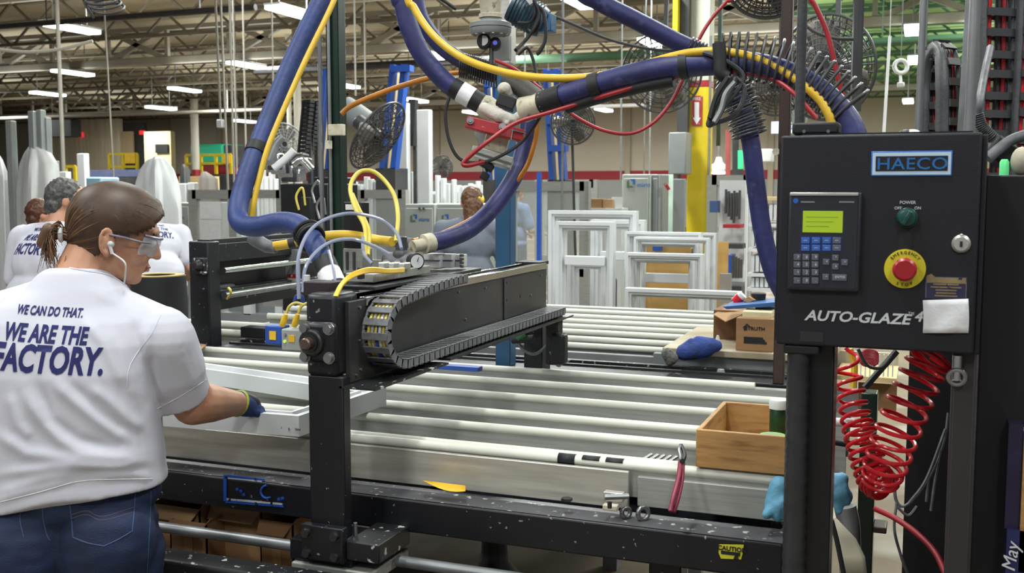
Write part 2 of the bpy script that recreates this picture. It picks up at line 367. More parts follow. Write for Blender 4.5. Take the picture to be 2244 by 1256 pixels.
# ================================================================ COLUMNS, DROPS
def col(x0, x1, y0, Y, m, label, nm='steel_column', top=5.3, bot=0):
    a = at(x0, 400, Y=Y); b = at(x1, 400, Y=Y)
    return tag(MB().cyl(((a.x + b.x) / 2, Y, bot), ((a.x + b.x) / 2, Y, top), (b.x - a.x) / 2, 16).out(nm, m), label, 'column')
c = col(423, 437, 205, 33.2, M['cream'], 'cream round column with a red base in front of the green machine')
a = at(430, 372, Y=33.2); MB().cyl((c.data.vertices[0].co.x * 0 + a.x, 33.2, .3), (a.x, 33.2, a.z), .16, 16).out('red_base', M['redp'], c)
col(648, 662, 100, 21, M['cream'], 'cream round column behind the blue hose, right of a pair'); col(632, 641, 100, 22, M['cream'], 'slimmer cream column behind the blue hose, left of a pair')
drops = [(140, 12, 130, 395, 'behind the bundle of grey profiles'), (487, 9, -5, 262, 'ending in a pull switch'), (500, 9, -5, 470, 'next to the pull switch cord'), (513, 10, -5, 400, 'third from the blue hose, left side'), (520, 11, -5, 380, 'second from the blue hose, left side'), (541, 12, -5, 390, 'first left of the blue hose'), (250, 13, 180, 400, 'over the yellow railing'), (603, 14, 60, 330, 'between the blue hose and its yellow line'), (782, 12, 60, 210, 'left of the blue mast'), (803, 13, 60, 205, 'close left of the blue mast'), (1232, 9, -5, 480, 'right of the blue post'), (1360, 15, 215, 400, 'under the white pipe bracket, left one'), (1411, 15, 218, 400, 'under the white pipe bracket, right one'), (1423, 17, 218, 400, 'beside the white pipe bracket'), (1150, 14, 60, 160, 'behind the motor cables'), (2122, 4.2, -5, 288, 'thick grey one over the control cabinet'), (2014, 6, -5, 290, 'grey one left of the cable chain loop'), (1870, 4.4, -5, 245, 'dark one right of the fan cage')]
for x, Y, y0, y1, w in drops:
    a = at(x, 400, Y=Y); r = {2122: .022, 2014: .014, 1870: .021, 140: .03}.get(x, .012)
    z1 = 5.56 if Y > 6 else 2.9
    lean = .08 * Y / 10 if x in (487, 500, 250) else 0
    m = M['dgrey'] if x == 1870 else M['galv'] if x > 1000 else mat('grey drop cable', '9a968c', .5, 0, .1, 5)
    o = tag(MB().cyl((a.x, Y, at(x, y1, Y=Y).z), (a.x - lean, Y, z1), r, 8).out('conduit_drop', m), 'thin conduit or cable hanging from the roof, ' + w if r < .02 else 'stout vertical conduit pipe, ' + w, 'conduit', 'hanging conduits')
    if x == 487: MB().box((a.x - .035, Y - .03, at(x, 280, Y=Y).z), (a.x + .035, Y + .03, at(x, 262, Y=Y).z)).out('pull_switch', M['white2'], o, .01)
for pts, r, m, w in (([(-10, 108, 9), (60, 114, 9), (130, 108, 9), (203, 90, 9)], .014, M['cream'], 'pale curved cable slung under the top left lamp'), ([(180, -6, 5), (192, 20, 5), (205, 40, 5)], .006, M['black'], 'short black cable entering the coiled cable')):
    tag(hose('cable', pts, r, m, None, 8), w, 'cable')
P = []; c0 = at(225, 8, d=5)
for k in range(90):
    a = k / 16 * 2 * math.pi; q = k / 90
    P.append(at(200 + 42 * q, -30 + 55 * q, d=5) + RV * (.075 * math.cos(a)) + V(0, 0, .042 * math.sin(a)) + FV * .05 * math.sin(a))
tag(MB().tube(P, .006, 8).out('coiled_cable', M['plas']), 'grey coiled cable hanging from the roof at top left', 'cable')
# yellow column with sign and switch boxes
Y = 11.3; a = at(1505, 400, Y=Y); b2 = at(1551, 400, Y=Y); zy = zrow(190, Y, 1528); zr = zrow(178, Y, 1528)
t = thing('building_column', 'square building column painted safety yellow below and cream above', 'column', (a.x, Y, 0))
MB().box((a.x, Y, 0), (b2.x, Y + .23, zy)).out('yellow_base', M['yellowpaint'], t, .01); MB().box((a.x - .003, Y - .003, zy), (b2.x + .003, Y + .23, zr)).out('red_band', M['redp'], t)
MB().box((a.x, Y, zr), (b2.x, Y + .23, 5.3)).out('cream_shaft', M['cream'], t, .01)
c = at(1555, 500, Y=Y + .1); MB().cyl((c.x, Y, 1), (c.x, Y, 3.2), .012, 8).out('thin_conduit', M['galv'], t)
s = thing('fire_sign', 'red and white arrow sign marking the fire extinguisher, on the yellow column', 'sign', at(1527, 242, Y=Y - .01))
fbox('plate', 1516, 210, 1538, 275, Y - .012, .01, M['redp'], s); q = [at(x, y, Y=Y - .013) for x, y in ((1522, 224), (1532, 224), (1532, 258), (1536, 258), (1527, 273), (1518, 258), (1522, 258))]
MB().prism(q, (0, -.002, 0)).out('arrow', M['white'], s); text('lettering', 'FIRE', .035, at(1527, 220, Y=Y - .014), (1, 0, 0), (0, 0, 1), M['white'], s)
tag(fbox('electrical_pole', 1486, -60, 1509, 288, Y - .1, .12, M['dgrey']), 'dark grey square cable riser left of the yellow column', 'conduit')
s = tag(fbox('switch_box', 1465, 290, 1503, 382, Y - .4, .3, M['midgrey'], None, .01), 'grey electrical switch box left of the yellow column', 'electrical box')
MB().cyl(at(1485, 382, Y=Y - .2), at(1495, 520, Y=Y - .2), .03, 8).out('conduit', M['galv'], s)
tag(fbox('yellow_stop', 1474, -10, 1485, 78, Y - .2, .1, M['yellowpaint']), 'narrow yellow board at the top, left of the building column', 'board')
t = tag(MB().cyl(at(1596, 285, Y=14), at(1596, 392, Y=14), .035, 10).out('red_pipe', mat('faded red pipe', 'b25a58', .5)), 'faded red standpipe right of the yellow column', 'pipe')
t = tag(MB().bar(V(at(1574, 200, Y=12).x, 12, 5.56), at(1574, 320, Y=12), .04).out('green_hanger', M['green']), 'dark green hanging bar right of the yellow column', 'bar')
# ================================================================ FAR LEFT
tag(hs1 := fbox('hanging_speaker', 112, 262, 156, 300, 30, .5, M['ink'], None, .02), 'black square box hanging over the left back wall', 'speaker')
tag(fbox('exit_sign', 168, 290, 180, 301, 38.9, .1, mat('lit red sign', 'e0303a', .4, emit=1.2)), 'small lit red sign on the brown ribbed wall', 'sign'); tag(fbox('exit_sign', 305, 286, 316, 295, 39.3, .1, MATS['lit red sign']), 'small lit red sign over the dark doorway', 'sign')
q = at(134, 262, Y=30.2); MB().cyl((q.x, 30.2, q.z - .1), (q.x, 30.2, 5.56), .03, 8).out('bracket', M['dgrey'], hs1)
struct(MB().box((at(400, 382, Y=33.6).x, 33.6, 0), (at(520, 382, Y=33.6).x, 36.4, zrow(382, 33.8, 460))).out('floor_platform', M['dgrey'])); struct(MB().box((at(236, 400, Y=33.9).x, 33.9, 0), (at(304, 400, Y=33.9).x, 36, zrow(400, 34, 270))).out('floor_platform', M['dgrey']))
t = thing('green_machine', 'turquoise green machine behind the yellow railing', 'machine', at(460, 380, Y=34.5))
fbox('body', 416, 316, 488, 362, 34.5, 1.5, mat('turquoise machine paint', '2fd0a2', .45, 0, .1, 1), t, .1); fbox('dark_end', 486, 318, 506, 362, 34.6, 1.3, M['dgrey'], t); fbox('base', 420, 362, 500, 392, 34.6, 1.2, M['redp'], t)
def railing(label, x0, x1, y0, y1, Y, n, plate=None):
    t = thing('yellow_railing', label, 'railing', at(x0, y1, Y=Y), 'yellow railings'); a = at(x0, y0, Y=Y); b = at(x1, y0, Y=Y); z0 = zrow(y1, Y, x0) if Y > 30 else 0
    for k in range(n):
        x = a.x + (b.x - a.x) * k / (n - 1); MB().bar((x, Y, z0), (x, Y, a.z), .1).out('post', M['yellowpaint'], t)
    for q in (0, .45): z = a.z + (z0 - a.z) * q; MB().bar((a.x, Y, z), (b.x, Y, z), .09).out('rail', M['yellowpaint'], t)
    if plate: fbox('sign_plate', *plate, Y - .1, .05, M['yelb'], t)
railing('yellow guard railing with a sign plate before the turquoise machine', 408, 506, 340, 382, 33.8, 4, (486, 340, 503, 358)); railing('yellow guard railing with a sign plate near the dark doorway', 240, 300, 338, 400, 34, 3, (273, 336, 295, 358)); railing('short yellow railing behind the grey profiles', 143, 165, 365, 420, 26, 2)
tag(fbox('conveyor', 190, 372, 320, 388, 24, 1, mat('blue grey conveyor', '5a6280', .5)), 'long dark conveyor behind the worker’s head', 'conveyor')
tag(fbox('plastic_tote', 188, 388, 222, 424, 9.5, .3, mat('pale blue tote', 'a9d3ee', .4), None, .02), 'pale blue plastic tote behind the worker’s hair', 'tote')
k = 0
gp = mat('grey vinyl profile', '9aa09f', .4, 0, .08, 5)
for x0, x1, y0, w in ((20, 33, 264, 'leftmost of the tall bundle'), (69, 81, 243, 'tall, second from left'), (87, 98, 240, 'tallest, in the middle of the bundle'), (99, 110, 257, 'tall, right of the middle'), (70, 84, 340, 'short one in front of the tall bundle'), (112, 126, 352, 'short one at the right of the bundle'), (84, 94, 352, 'short thin one between the tall ones'), (36, 46, 380, 'low one between left and middle'), (2, 14, 390, 'low one at the photo edge')):
    tag(fbox('vinyl_profile', x0, y0, x1, 700, 8 + .05 * k, .07, gp, None, .008), 'grey upright vinyl profile on a rack, ' + w, 'profile', 'grey upright profiles'); k += 1
for x0, x1, y0, w in ((173, 190, 336, 'tall white one right of the grey bundle'), (130, 150, 376, 'short white one right of the grey bundle'), (866, 893, 225, 'tall white one beside the leaning fan'), (914, 942, 240, 'tall white one right of the leaning fan'), (395, 410, 402, 'white stub left of the blue hose'), (414, 428, 400, 'second white stub left of the blue hose')):
    tag(fbox('vinyl_profile', x0, y0, x1, 640, 10.5 + .02 * k, .09, M['white'], None, .01), 'upright vinyl profile, ' + w, 'profile', 'white upright profiles'); k += 1
def tarp(label, pts, d, m=M['white'], seed=0):
    """draped cover from a photo outline of half widths: (y, xl, xr)"""
    b = MB(); rows = []
    for i, (y, xl, xr) in enumerate(pts):
        c = at((xl + xr) / 2, y, d=d); r = (xr - xl) / 2 * d / F; row = []
        for k in range(41):
            a = 2 * math.pi * k / 40; q = r * (1 + .14 * math.sin(5 * a + seed + i * .3) * min(1, i / 2) + .07 * math.sin(9 * a + seed - i * .5))
            row.append(c + V(q * math.cos(a), q * .8 * math.sin(a), 0))
        rows.append(row)
    top = sum((p for p in rows[0]), V(0, 0, 0)) / 41
    b.sheet([[top.copy() for _ in range(41)]] + rows); bmesh.ops.remove_doubles(b.bm, verts=b.bm.verts, dist=1e-4)
    return tag(b.out('draped_cover', m), label, 'cover')
tarp('white sheet draped over equipment behind the worker’s head', [(343, 335, 352), (352, 322, 366), (372, 310, 378), (400, 303, 388), (430, 299, 395), (460, 297, 400), (560, 296, 402)], 9)
tarp('white sheet behind the grey profiles at far left', [(322, 62, 90), (335, 55, 112), (360, 48, 125), (420, 42, 130), (560, 40, 132)], 10.5, M['white2'], 2); tarp('white cover at the left photo edge', [(335, -20, -5), (350, -25, 5), (380, -30, 14), (560, -30, 18)], 10.8, M['white2'], 3)
tarp('dark bag standing near the yellow railing', [(360, 398, 405), (372, 395, 416), (400, 392, 422)], 14, M['dgrey'], 1); tarp('grey bag on the white racks', [(376, 442, 452), (392, 436, 476), (415, 430, 488)], 13, mat('grey bag', '77716a', .8), 4)
tag(fbox('wooden_crate', 392, 386, 440, 418, 14.5, .5, M['tan']), 'tan wooden crate below the yellow railing', 'crate')
# ================================================================ MIDDLE DISTANCE
def logo(o, w, parent):
    """blue and green bracket mark and its word"""
    o = Vector(o); q = lambda pts: [o + V(x * w, -.006, z * w) for x, z in pts]
    MB().prism(q([(-.1, .5), (.5, .5), (.5, -.1), (.25, -.1), (.25, .28), (.05, .28)]), (0, -.004, 0)).out('blue_mark', M['inkblue'], parent)
    MB().prism(q([(-.5, .25), (-.25, .45), (-.25, -.28), (.15, -.28), (.35, -.5), (-.5, -.5)]), (0, -.004, 0)).out('green_mark', mat('green logo ink', '4f6b55', .5), parent)
    text('logo_word', 'stürtz', w * .5, o + V(w * 1.55, -.008, -w * .4), (1, 0, 0), (0, 0, 1), M['inkblue'], parent, bold=.01)
def cabinet(label, x0, y0, x1, Y, dep, lg=None, m=None, nm='machine_cabinet'):
    a = at(x0, y0, Y=Y); b = at(x1, y0, Y=Y); t = thing(nm, label, 'machine cabinet', (a.x, Y, 0), None)
    MB().box((a.x, Y, 0), (b.x, Y + dep, a.z)).out('body', m or M['grey'], t, .01); MB().box((a.x + .02, Y - .012, .3), (b.x - .02, Y, a.z - .04)).out('door', m or M['grey'], t, .006)
    if lg: logo(at(lg[0], lg[1], Y=Y - .012), lg[2] * Y / F, t)
    return t
t = cabinet('light grey machine cabinet with a logo left of the grey-shirted worker', 887, 447, 953, 9.2, .8, (907, 478, 18))
for x in (919, 928): MB().cyl(at(x, 457, Y=9.19), at(x, 457, Y=9.15), .012, 10).out('indicator', M['dgrey'], t)
cabinet('light grey machine cabinet behind the grey-shirted worker', 953.5, 447, 1040, 9.25, .8, (976, 478, 18)); cabinet('light grey machine cabinet with a logo left of the blue hose', 362, 444, 417, 9, .7, (377, 474, 17))
t = cabinet('tall light grey cabinet with a logo beside the yellow column', 1363, 382, 1426, 10.2, .5, (1383, 402, 19)); cabinet('plain grey cabinet side next to the tall logo cabinet', 1427, 382, 1446, 10.25, .4, None, M['midgrey'])
t = thing('open_cabinet', 'open electrical cabinet lit pale green left of the yellow column', 'machine cabinet', at(1480, 540, Y=10.6))
fbox('back_panel', 1446, 382, 1474, 545, 10.9, .05, mat('green glow panel', 'cfe8da', .5), t); fbox('door', 1474, 392, 1500, 540, 10.3, .05, M['midgrey'], t, .005); MB().bar(at(1458, 402, Y=10.25), at(1466, 416, Y=10.25), .03).out('red_handle', M['redp'], t)  # cabinet's green glow is painted as the back panel's colour
def rackbox(label, x0, y0, x1, y1, Y, cat='enclosure', nm='machine_enclosure', sheets=()):
    """aluminium framed enclosure with clear panes"""
    t = thing(nm, label, cat, at(x0, y1, Y=Y)); w = .045
    a = at(x0, y0, Y=Y); b = at(x1, y0, Y=Y); zl = 0
    for x in (a.x, b.x): MB().box((x - w, Y, zl), (x + w, Y + .08, a.z)).out('post', M['alu'], t)
    MB().box((a.x, Y, a.z - .09), (b.x, Y + .08, a.z)).out('top_rail', M['alu'], t); MB().box((a.x, Y + .03, .8), (b.x, Y + .04, a.z - .09)).out('pane', M['glass'], t); MB().box((a.x, Y, .75), (b.x, Y + .07, .85)).out('middle_rail', M['alu'], t)
    for s in sheets: fbox('paper_sheet', *s, Y - .01, .006, M['paper'], t)
rackbox('aluminium framed enclosure with two printed sheets left of the blue hose', 420, 416, 508, 620, 8.6, sheets=((438, 442, 484, 480), (438, 482, 484, 530))); rackbox('aluminium framed enclosure right of the blue hose', 545, 416, 612, 620, 9.4); rackbox('aluminium framed enclosure behind the regulator', 790, 416, 880, 620, 9.6)
rackbox('clear walled enclosure behind the blue post', 1118, 398, 1280, 620, 9.5); rackbox('clear walled enclosure right of the blue upright bar', 1180, 394, 1300, 620, 11); rackbox('aluminium framed enclosure right of the yellow column', 1560, 384, 1640, 620, 9.8)
tag(fbox('display_board', 700, 408, 770, 620, 12, .1, M['white2']), 'white board behind the green post', 'board')
fbt = thing('filing_shelf', 'white long shelf unit behind the grey-shirted worker', 'shelf', at(960, 440, Y=12)); fbox('body', 884, 420, 968, 446, 12, .5, M['white2'], fbt, .01); fbox('dark_gap', 894, 426, 960, 442, 11.99, .02, M['midgrey'], fbt)
random.seed(3)
for i in range(22):
    x = 752 + i * 11.2 + random.uniform(-2, 2); 
    if 860 < x < 875 or 908 < x < 945: continue
    y = random.uniform(372, 404); tag(fbox('vinyl_profile', x, y, x + random.uniform(6, 9), 560, 11 + .03 * (i % 5), .08, M['white' if i % 3 else 'white2'], None, .008), 'white upright vinyl profile in the rack behind the gantry', 'profile', 'profiles in the rack')
for i in range(13):
    x = 1000 + i * 8.5; y = random.uniform(394, 408)
    tag(fbox('vinyl_profile', x, y, x + 7, 560, 12.5 + .03 * (i % 4), .08, M['white' if i % 2 else 'white2'], None, .008), 'white upright vinyl profile in the far rack behind the blue post', 'profile', 'profiles in the far rack')
for i in range(9):
    x = 520 + i * 10; tag(fbox('vinyl_profile', x, 372 + (i * 37) % 23, x + 8, 560, 12 + .03 * (i % 3), .08, M['white' if i % 2 else 'white2'], None, .008), 'white upright vinyl profile in the rack behind the blue hose', 'profile', 'profiles behind the hose')
# low grey and white machine bench behind the far rollers on the left
t = thing('machine_bench', 'grey machine bench with white posts and a blue strip behind the second gantry', 'bench', at(560, 680, Y=6.4))
fbox('body', 500, 622, 720, 690, 6.5, .4, M['midgrey'], t); fbox('blue_strip', 500, 616, 720, 623, 6.48, .4, M['mblue'], t)
for x in (533, 602, 620, 676): fbox('white_post', x, 612, x + 16, 690, 6.4, .06, M['white'], t)
def mast(label, x0, x1, y0, y1, Y, dx=0, bars=()):
    """blue machine mast: two rails, a tan strip, cross bars"""
    t = thing('machine_mast', label, 'machine mast', at(x0, y1, Y=Y)); w = (x1 - x0)
    for nm, u0, u1, m, dy in (('left_rail', 0, .3, M['mblue'], 0), ('right_rail', .62, 1, M['mblue'], 0), ('tan_strip', .33, .5, M['tan'], .1), ('dark_back', .3, .62, M['ink'], .2)):
        a = at(x0 + w * (u0 + u1) / 2, y0 + (8 if nm[0] in 'td' else 0), Y=Y + dy); b = at(x0 + w * (u0 + u1) / 2 + dx, y1, Y=Y + dy); MB().bar(a, b, w * (u1 - u0) * Y / F, .1, up=(0, 1, 0)).out(nm, m, t)
    for y in bars: q = dx * (y - y0) / (y1 - y0); fbox('cross_bar', x0 + q - 2, y, x1 + q + 2, y + 14, Y - .1, .1, M['mblue'], t)
mast('blue machine mast with tan strip right of the blue post', 1192, 1228, 152, 396, 10, 14, (154, 258, 318)); mast('blue machine mast with tan strip above the leaning fan', 858, 896, 142, 370, 10.2, -24, (143,)); mast('blue machine mast with tan strip beside the green post', 712, 748, 152, 372, 10.4, -20, ())
mast('blue machine mast behind the pump manifold', 1063, 1092, 172, 396, 10.6, 5, (176,))
tag(fbox('upright_bar', 1176, 378, 1184, 570, 7, .03, M['mblue']), 'slim blue upright bar right of the blue post', 'bar')
tag(fbox('carton', 1293, 436, 1319, 456, 9.9, .18, M['card']), 'left one of two brown cartons before the tall logo cabinet', 'carton'); tag(fbox('carton', 1321, 437, 1342, 456, 9.9, .18, M['card2']), 'right one of two brown cartons before the tall logo cabinet', 'carton'); a = at(1290, 456, Y=9.88); b = at(1362, 456, Y=9.88); tag(MB().box((a.x, 9.88, 0), (b.x, 10.12, a.z)).out('white_stand', M['white2']), 'white stand under the two brown cartons', 'stand'); tag(fbox('white_board', 1340, 432, 1362, 456, 9.95, .05, M['white']), 'white panel standing right of the two cartons', 'panel')
# shelving right of the yellow column
t = thing('parts_shelf', 'white wire shelf with rows of white parts by the brown post', 'shelf', at(1640, 640, Y=7))
for y in (432, 490, 545, 600, 632): fbox('shelf_board', 1636, y, 1715, y + 7, 7, .4, M['tan' if y < 440 else 'white2'], t)
for x in (1634, 1640): fbox('post', x, 425, x + 4, 690, 6.98 + .4 * (x - 1634) / 6, .03, M['white2'], t)
for y in (448, 505, 560, 608):
    for i in range(6): fbox('bin_row', 1645 + i * 10, y, 1653 + i * 10, y + (36 if y < 600 else 22), 7.02, .3, M['white'], t, .004)
t = thing('tool_rack', 'grey rack of dark tools and blue bins right of the yellow column', 'rack', at(1600, 600, Y=8.6))
fbox('panel', 1575, 395, 1632, 620, 8.7, .06, M['white2'], t)
for i, x in enumerate(range(1588, 1622, 6)): fbox('tool', x, 415 + (i * 13) % 9, x + 4, 468 + (i * 29) % 22, 8.6, .04, M['dgrey'], t)
fbox('blue_bin', 1555, 440, 1573, 466, 8.6, .2, mat('slate blue', '3d5686', .5), t); fbox('blue_bin', 1594, 560, 1602, 612, 8.3, .2, M['mblue'], t); fbox('tray', 1584, 492, 1622, 500, 8.4, .2, M['redp'], t); fbox('tray', 1590, 535, 1628, 545, 8.4, .2, M['dgrey'], t)
for i in range(4): fbox('black_part', 1604 + i * 6, 560 + i * 3, 1608 + i * 6, 610, 8.3, .04, M['dgrey'], t)
t = tag(fbox('wall_monitor', 1690, 266, 1735, 292, 20, .1, mat('lit pale blue screen', 'c5d2ff', .4, emit=.9)), 'pale blue lit screen far behind the brown post', 'monitor')
tag(fbox('grey_wall_box', 1663, 326, 1692, 356, 13, .2, M['white2'], None, .02), 'pale wall box left of the brown post', 'electrical box')
c = tag(MB().cyl(at(1612, 300, Y=13), at(1612, 372, Y=13), .04, 10).out('signal_tower', M['dgrey']), 'dark signal tower with a green lamp right of the yellow column', 'signal light'); MB().cyl(at(1622, 330, Y=13), at(1622, 372, Y=13), .035, 10).out('green_lamp', mat('lit green lamp', '3fe08a', .4, emit=1.2), c)
# white window frames waiting behind the far rollers
def wframe(label, x0, y0, x1, Y, w, zb=.0, dep=.07, lean=0, m=None, nm='window_frame', mid=None):
    a = at(x0, y0, Y=Y); b = at(x1, y0, Y=Y); W2 = w * Y / F; z1 = at((x0 + x1) / 2, y0, Y=Y).z; B = MB()
    def rect(q): return [(a.x + q, zb + q), (b.x - q, zb + q), (b.x - q, z1 - q), (a.x + q, z1 - q)]
    prof = [(0, 0), (0, dep), (W2, dep), (W2, dep * .55), (W2 * .74, dep * .5), (W2 * .70, dep * .18), (W2 * .45, dep * .16), (W2 * .40, 0)]
    rings = [[B.bm.verts.new((x, Y + d + (z - zb) * lean, z)) for x, z in rect(q)] for q, d in prof]; rings.append(rings[0])
    for r0, r1 in zip(rings, rings[1:]):
        for k in range(4): B.face((r0[k], r0[(k + 1) % 4], r1[(k + 1) % 4], r1[k]))
    o = tag(B.out(nm, m or M['white']), label, 'window frame', 'white window frames')
    if mid: z = zrow(mid, Y, (x0 + x1) / 2); MB().box((a.x + W2, Y + .01, z - .06), (b.x - W2, Y + dep - .01, z)).out('cross_rail', m or M['white'], o, .004)
    return o
wframe('largest white window frame, at the left of the group', 1201, 462, 1394, 6.7, 20); wframe('narrow white window frame in front of the largest one', 1217, 486, 1344, 6.4, 21, mid=562); wframe('white window frame tucked behind the two left ones', 1294, 482, 1412, 7.1, 22, mid=552)
wframe('small white frame lowest inside the left group', 1243, 570, 1330, 6.9, 22)
wframe('white window frame at the back of the right group', 1392, 510, 1569, 6.9, 13); wframe('white window frame second from back in the right group', 1369, 509, 1536, 6.65, 14, mid=600); wframe('white window frame third from back in the right group', 1389, 521, 1553, 6.5, 12); wframe('white window frame fourth from back in the right group', 1400, 531, 1528, 6.6, 11)
wframe('white window frame with a thick head, in front in the right group', 1371, 556, 1540, 6.2, 15, mid=None); wframe('white window frame nested inside the thick headed one', 1386, 566, 1518, 6.3, 12); wframe('low wide white frame lying in front of the plywood', 1369, 636, 1622, 5.75, 20)
tag(fbox('plywood_board', 1411, 532, 1512, 720, 7, .02, M['ply']), 'plywood board behind the nested white frames', 'board'); tag(fbox('plywood_board', 1560, 530, 1594, 720, 7.2, .02, M['ply']), 'narrow plywood board right of the white frames', 'board')
tag(fbox('blue_clip', 1430, 532, 1450, 550, 6.95, .02, M['mblue']), 'dark blue clip at the top of the plywood board', 'clip')
tag(fbox('grey_board', 1576, 600, 1600, 700, 6.5, .05, mat('taupe board', '8c857a', .6)), 'rounded taupe board leaning right of the frames', 'board')
tag(fbox('floor_box', 1300, 614, 1330, 640, 7.6, .3, M['ink'], None, .02), 'black box on the floor behind the white frames', 'box')
# ================================================================ FANS
def fan(label, c, nrm, R, mount=None, rings=9, wires=20, m=None, tilt=0):
    c = Vector(c); n = Vector(nrm).normalized(); x, y, z = frame(n); m = m or M['dgrey']; t = thing('industrial_fan', label, 'fan', c, 'caged fans'); r = max(.0035, R * .012)
    MB().ring(c, n, R, r * 2.5, 48, 8).out('rim', m, t)
    for s, nm in ((1, 'front_guard'), (-1, 'rear_guard')):
        B = MB()
        for k in range(1, rings): q = R * k / rings; B.ring(c + n * s * R * .3 * (1 - (k / rings) ** 2), n, q, r, 36, 5)
        for k in range(wires):
            a = 2 * math.pi * k / wires; d = x * math.cos(a) + y * math.sin(a); B.tube([c + d * R * u + n * s * R * .3 * (1 - u * u) for u in (.12, .35, .6, .8, 1)], r, 5)
        B.out(nm, m, t)
    hb = MB().cyl(c - n * R * .1, c + n * R * .12, R * .16, 20).out('hub', M['dsteel'], t)
    for k in range(3):
        a = 2 * math.pi * k / 3 + tilt; d = x * math.cos(a) + y * math.sin(a); e = n.cross(d)
        B = MB(); B.sheet([[c + d * R * u + (e * math.cos(.5) + n * math.sin(.5)) * R * w * v for v in (-1, -.3, .4, 1)] for u, w in ((.14, .12), (.4, .24), (.65, .32), (.85, .3), (.92, .15))]); B.out('blade', mat('fan blade', '77716a', .4, .3), t, solid=.006)
    MB().cyl(c - n * R * .25, c - n * R * .75, R * .2, 20).out('motor', m, t, .01)
    if mount is not None: MB().bar(c - n * R * .5, mount, R * .1).out('mount', m, t)
    return t
d = 4.6; c = at(1690, -62, d=d); fan('large caged fan cut by the top edge, above the control cabinet', c, -FV + V(0, 0, -.55), 102 * d / F, c + V(0, .4, 1), 11, 34)
c = at(1810, 148, d=6.2); fan('caged fan with pale grey blades left of the dark conduit', c, (-.35, -.9, -.1), 108 * 6.2 / F * 1.05, (c.x, c.y + .3, 5.55), 9, 40, tilt=.6)
c = at(1450, 160, d=8); fan('caged fan behind the blue hose, right of the motor', c, (.1, -.9, -.2), 86 * 8 / F, (c.x, c.y + .4, 5.55)); c = at(1255, 268, d=9); fan('caged fan beside the blue mast on a black stand', c, (.35, -.85, 0), 48 * 9 / F, (c.x, c.y + .2, .01))
c = at(1700, 190, d=8.5); fan('caged fan half hidden behind the hose spring', c, (-.1, -.9, -.1), 62 * 8.5 / F, (c.x, c.y + .3, 5.55))
c = at(828, 298, d=8.4); t = fan('caged fan tilted steeply beside the green post', c, RV * .76 - UV * .58 - FV * .3, 84 * 8.4 / F, None, 9, 26)
q = c - Vector((.80, -.45, -.42)).normalized() * .25; MB().cyl(at(812, 275, d=8.6), at(755, 235, d=8.7), .1, 20).out('motor', M['midgrey'], t, .01); fbox('motor_label', 762, 238, 792, 266, 8.2 * .931, .01, M['white2'], t)
c = at(969, 366, d=15); fan('small grey caged fan far behind, left of the pump', c, (0, -1, 0), 25 * 15 / F, (c.x, c.y + .2, .01), 7, 18); c = at(620, 318, d=11); fan('pale caged fan behind the yellow line of the hose', c, (.7, -.6, .1), 48 * 11 / F, (c.x - .2, c.y + .2, .01), 7, 20, M['midgrey'])
c = at(1745, 262, d=13); fan('small caged fan above the box on the control cabinet', c, (0, -1, 0), 22 * 13 / F, (c.x, c.y + .2, .01), 6, 16, M['midgrey'])
# smoke-stack of black equipment behind the green post
t = thing('black_machine', 'black machine block with loose wires left of the green post', 'machine', at(680, 540, d=6.2))
fbox('body', 616, 402, 722, 684, 5.4, .35, M['blackc'], t, .01); fbox('upper_column', 688, 388, 726, 420, 5.45, .3, M['black'], t, .008); fbox('cylinder_block', 658, 432, 680, 490, 5.3, .1, M['rub'], t, .005)
for k, (x, y) in enumerate(((655, 430), (690, 415), (700, 450))): hose('wire', [(x, y + 30, 5.5), (x - 6, y, 5.5), (x + 8, y - 18, 5.5), (x + 14, y + 20, 5.5)], .006, M['yelp' if k == 0 else 'steel'], t, 6)
for pts, m, w in (([(590, 352, 8), (604, 318, 8), (620, 300, 8)], M['galv'], 'left'), ([(600, 370, 8), (622, 352, 8), (645, 330, 8)], M['white2'], 'middle'), ([(642, 360, 8), (660, 350, 8), (682, 372, 8)], M['chrome'], 'right')):
    tag(hose('metal_tube', pts, .03, m, None, 10), 'bent metal tube on the machinery behind the blue hose, ' + w + ' one of three', 'tube', 'bent metal tubes')
for i in range(9): 
    x = 602 + (i * 23) % 62; y = 350 + (i * 17) % 42; p = at(x, y, d=8.3); tag(MB().box(p - V(.07, .05, .05), p + V(.07, .05, .05)).out('small_grinder', M['dgrey' if i % 2 else 'chrome'], None, .012), 'small metal machine head in the cluster behind the blue hose', 'machine part', 'machine heads')
for x0, x1, y0, Y, w in ((665, 680, 220, 9, 'left'), (682, 694, 225, 9.1, 'right')):
    B = MB()
    for y in range(y0, 335, 9): a = at(x0 - (y - y0) * .1, y, Y=Y); b3 = at(x1 - (y - y0) * .1, y, Y=Y); B.box((a.x, Y, a.z - .025), (b3.x, Y + .08, a.z + .005))
    a = at(x0, y0, Y=Y); b3 = at(x0 - 11, 335, Y=Y); B.bar(a, b3, .02); tag(B.out('cable_chain', M['ink']), 'black cable chain behind the green post, the %s of two' % w, 'cable chain')['kind'] = 'thing'
a = at(905, 215, Y=11); tag(MB().bar(at(906, 218, Y=11), at(902, 320, Y=11), .09).out('cable_chain', M['ink']), 'black cable chain right of the leaning fan', 'cable chain')
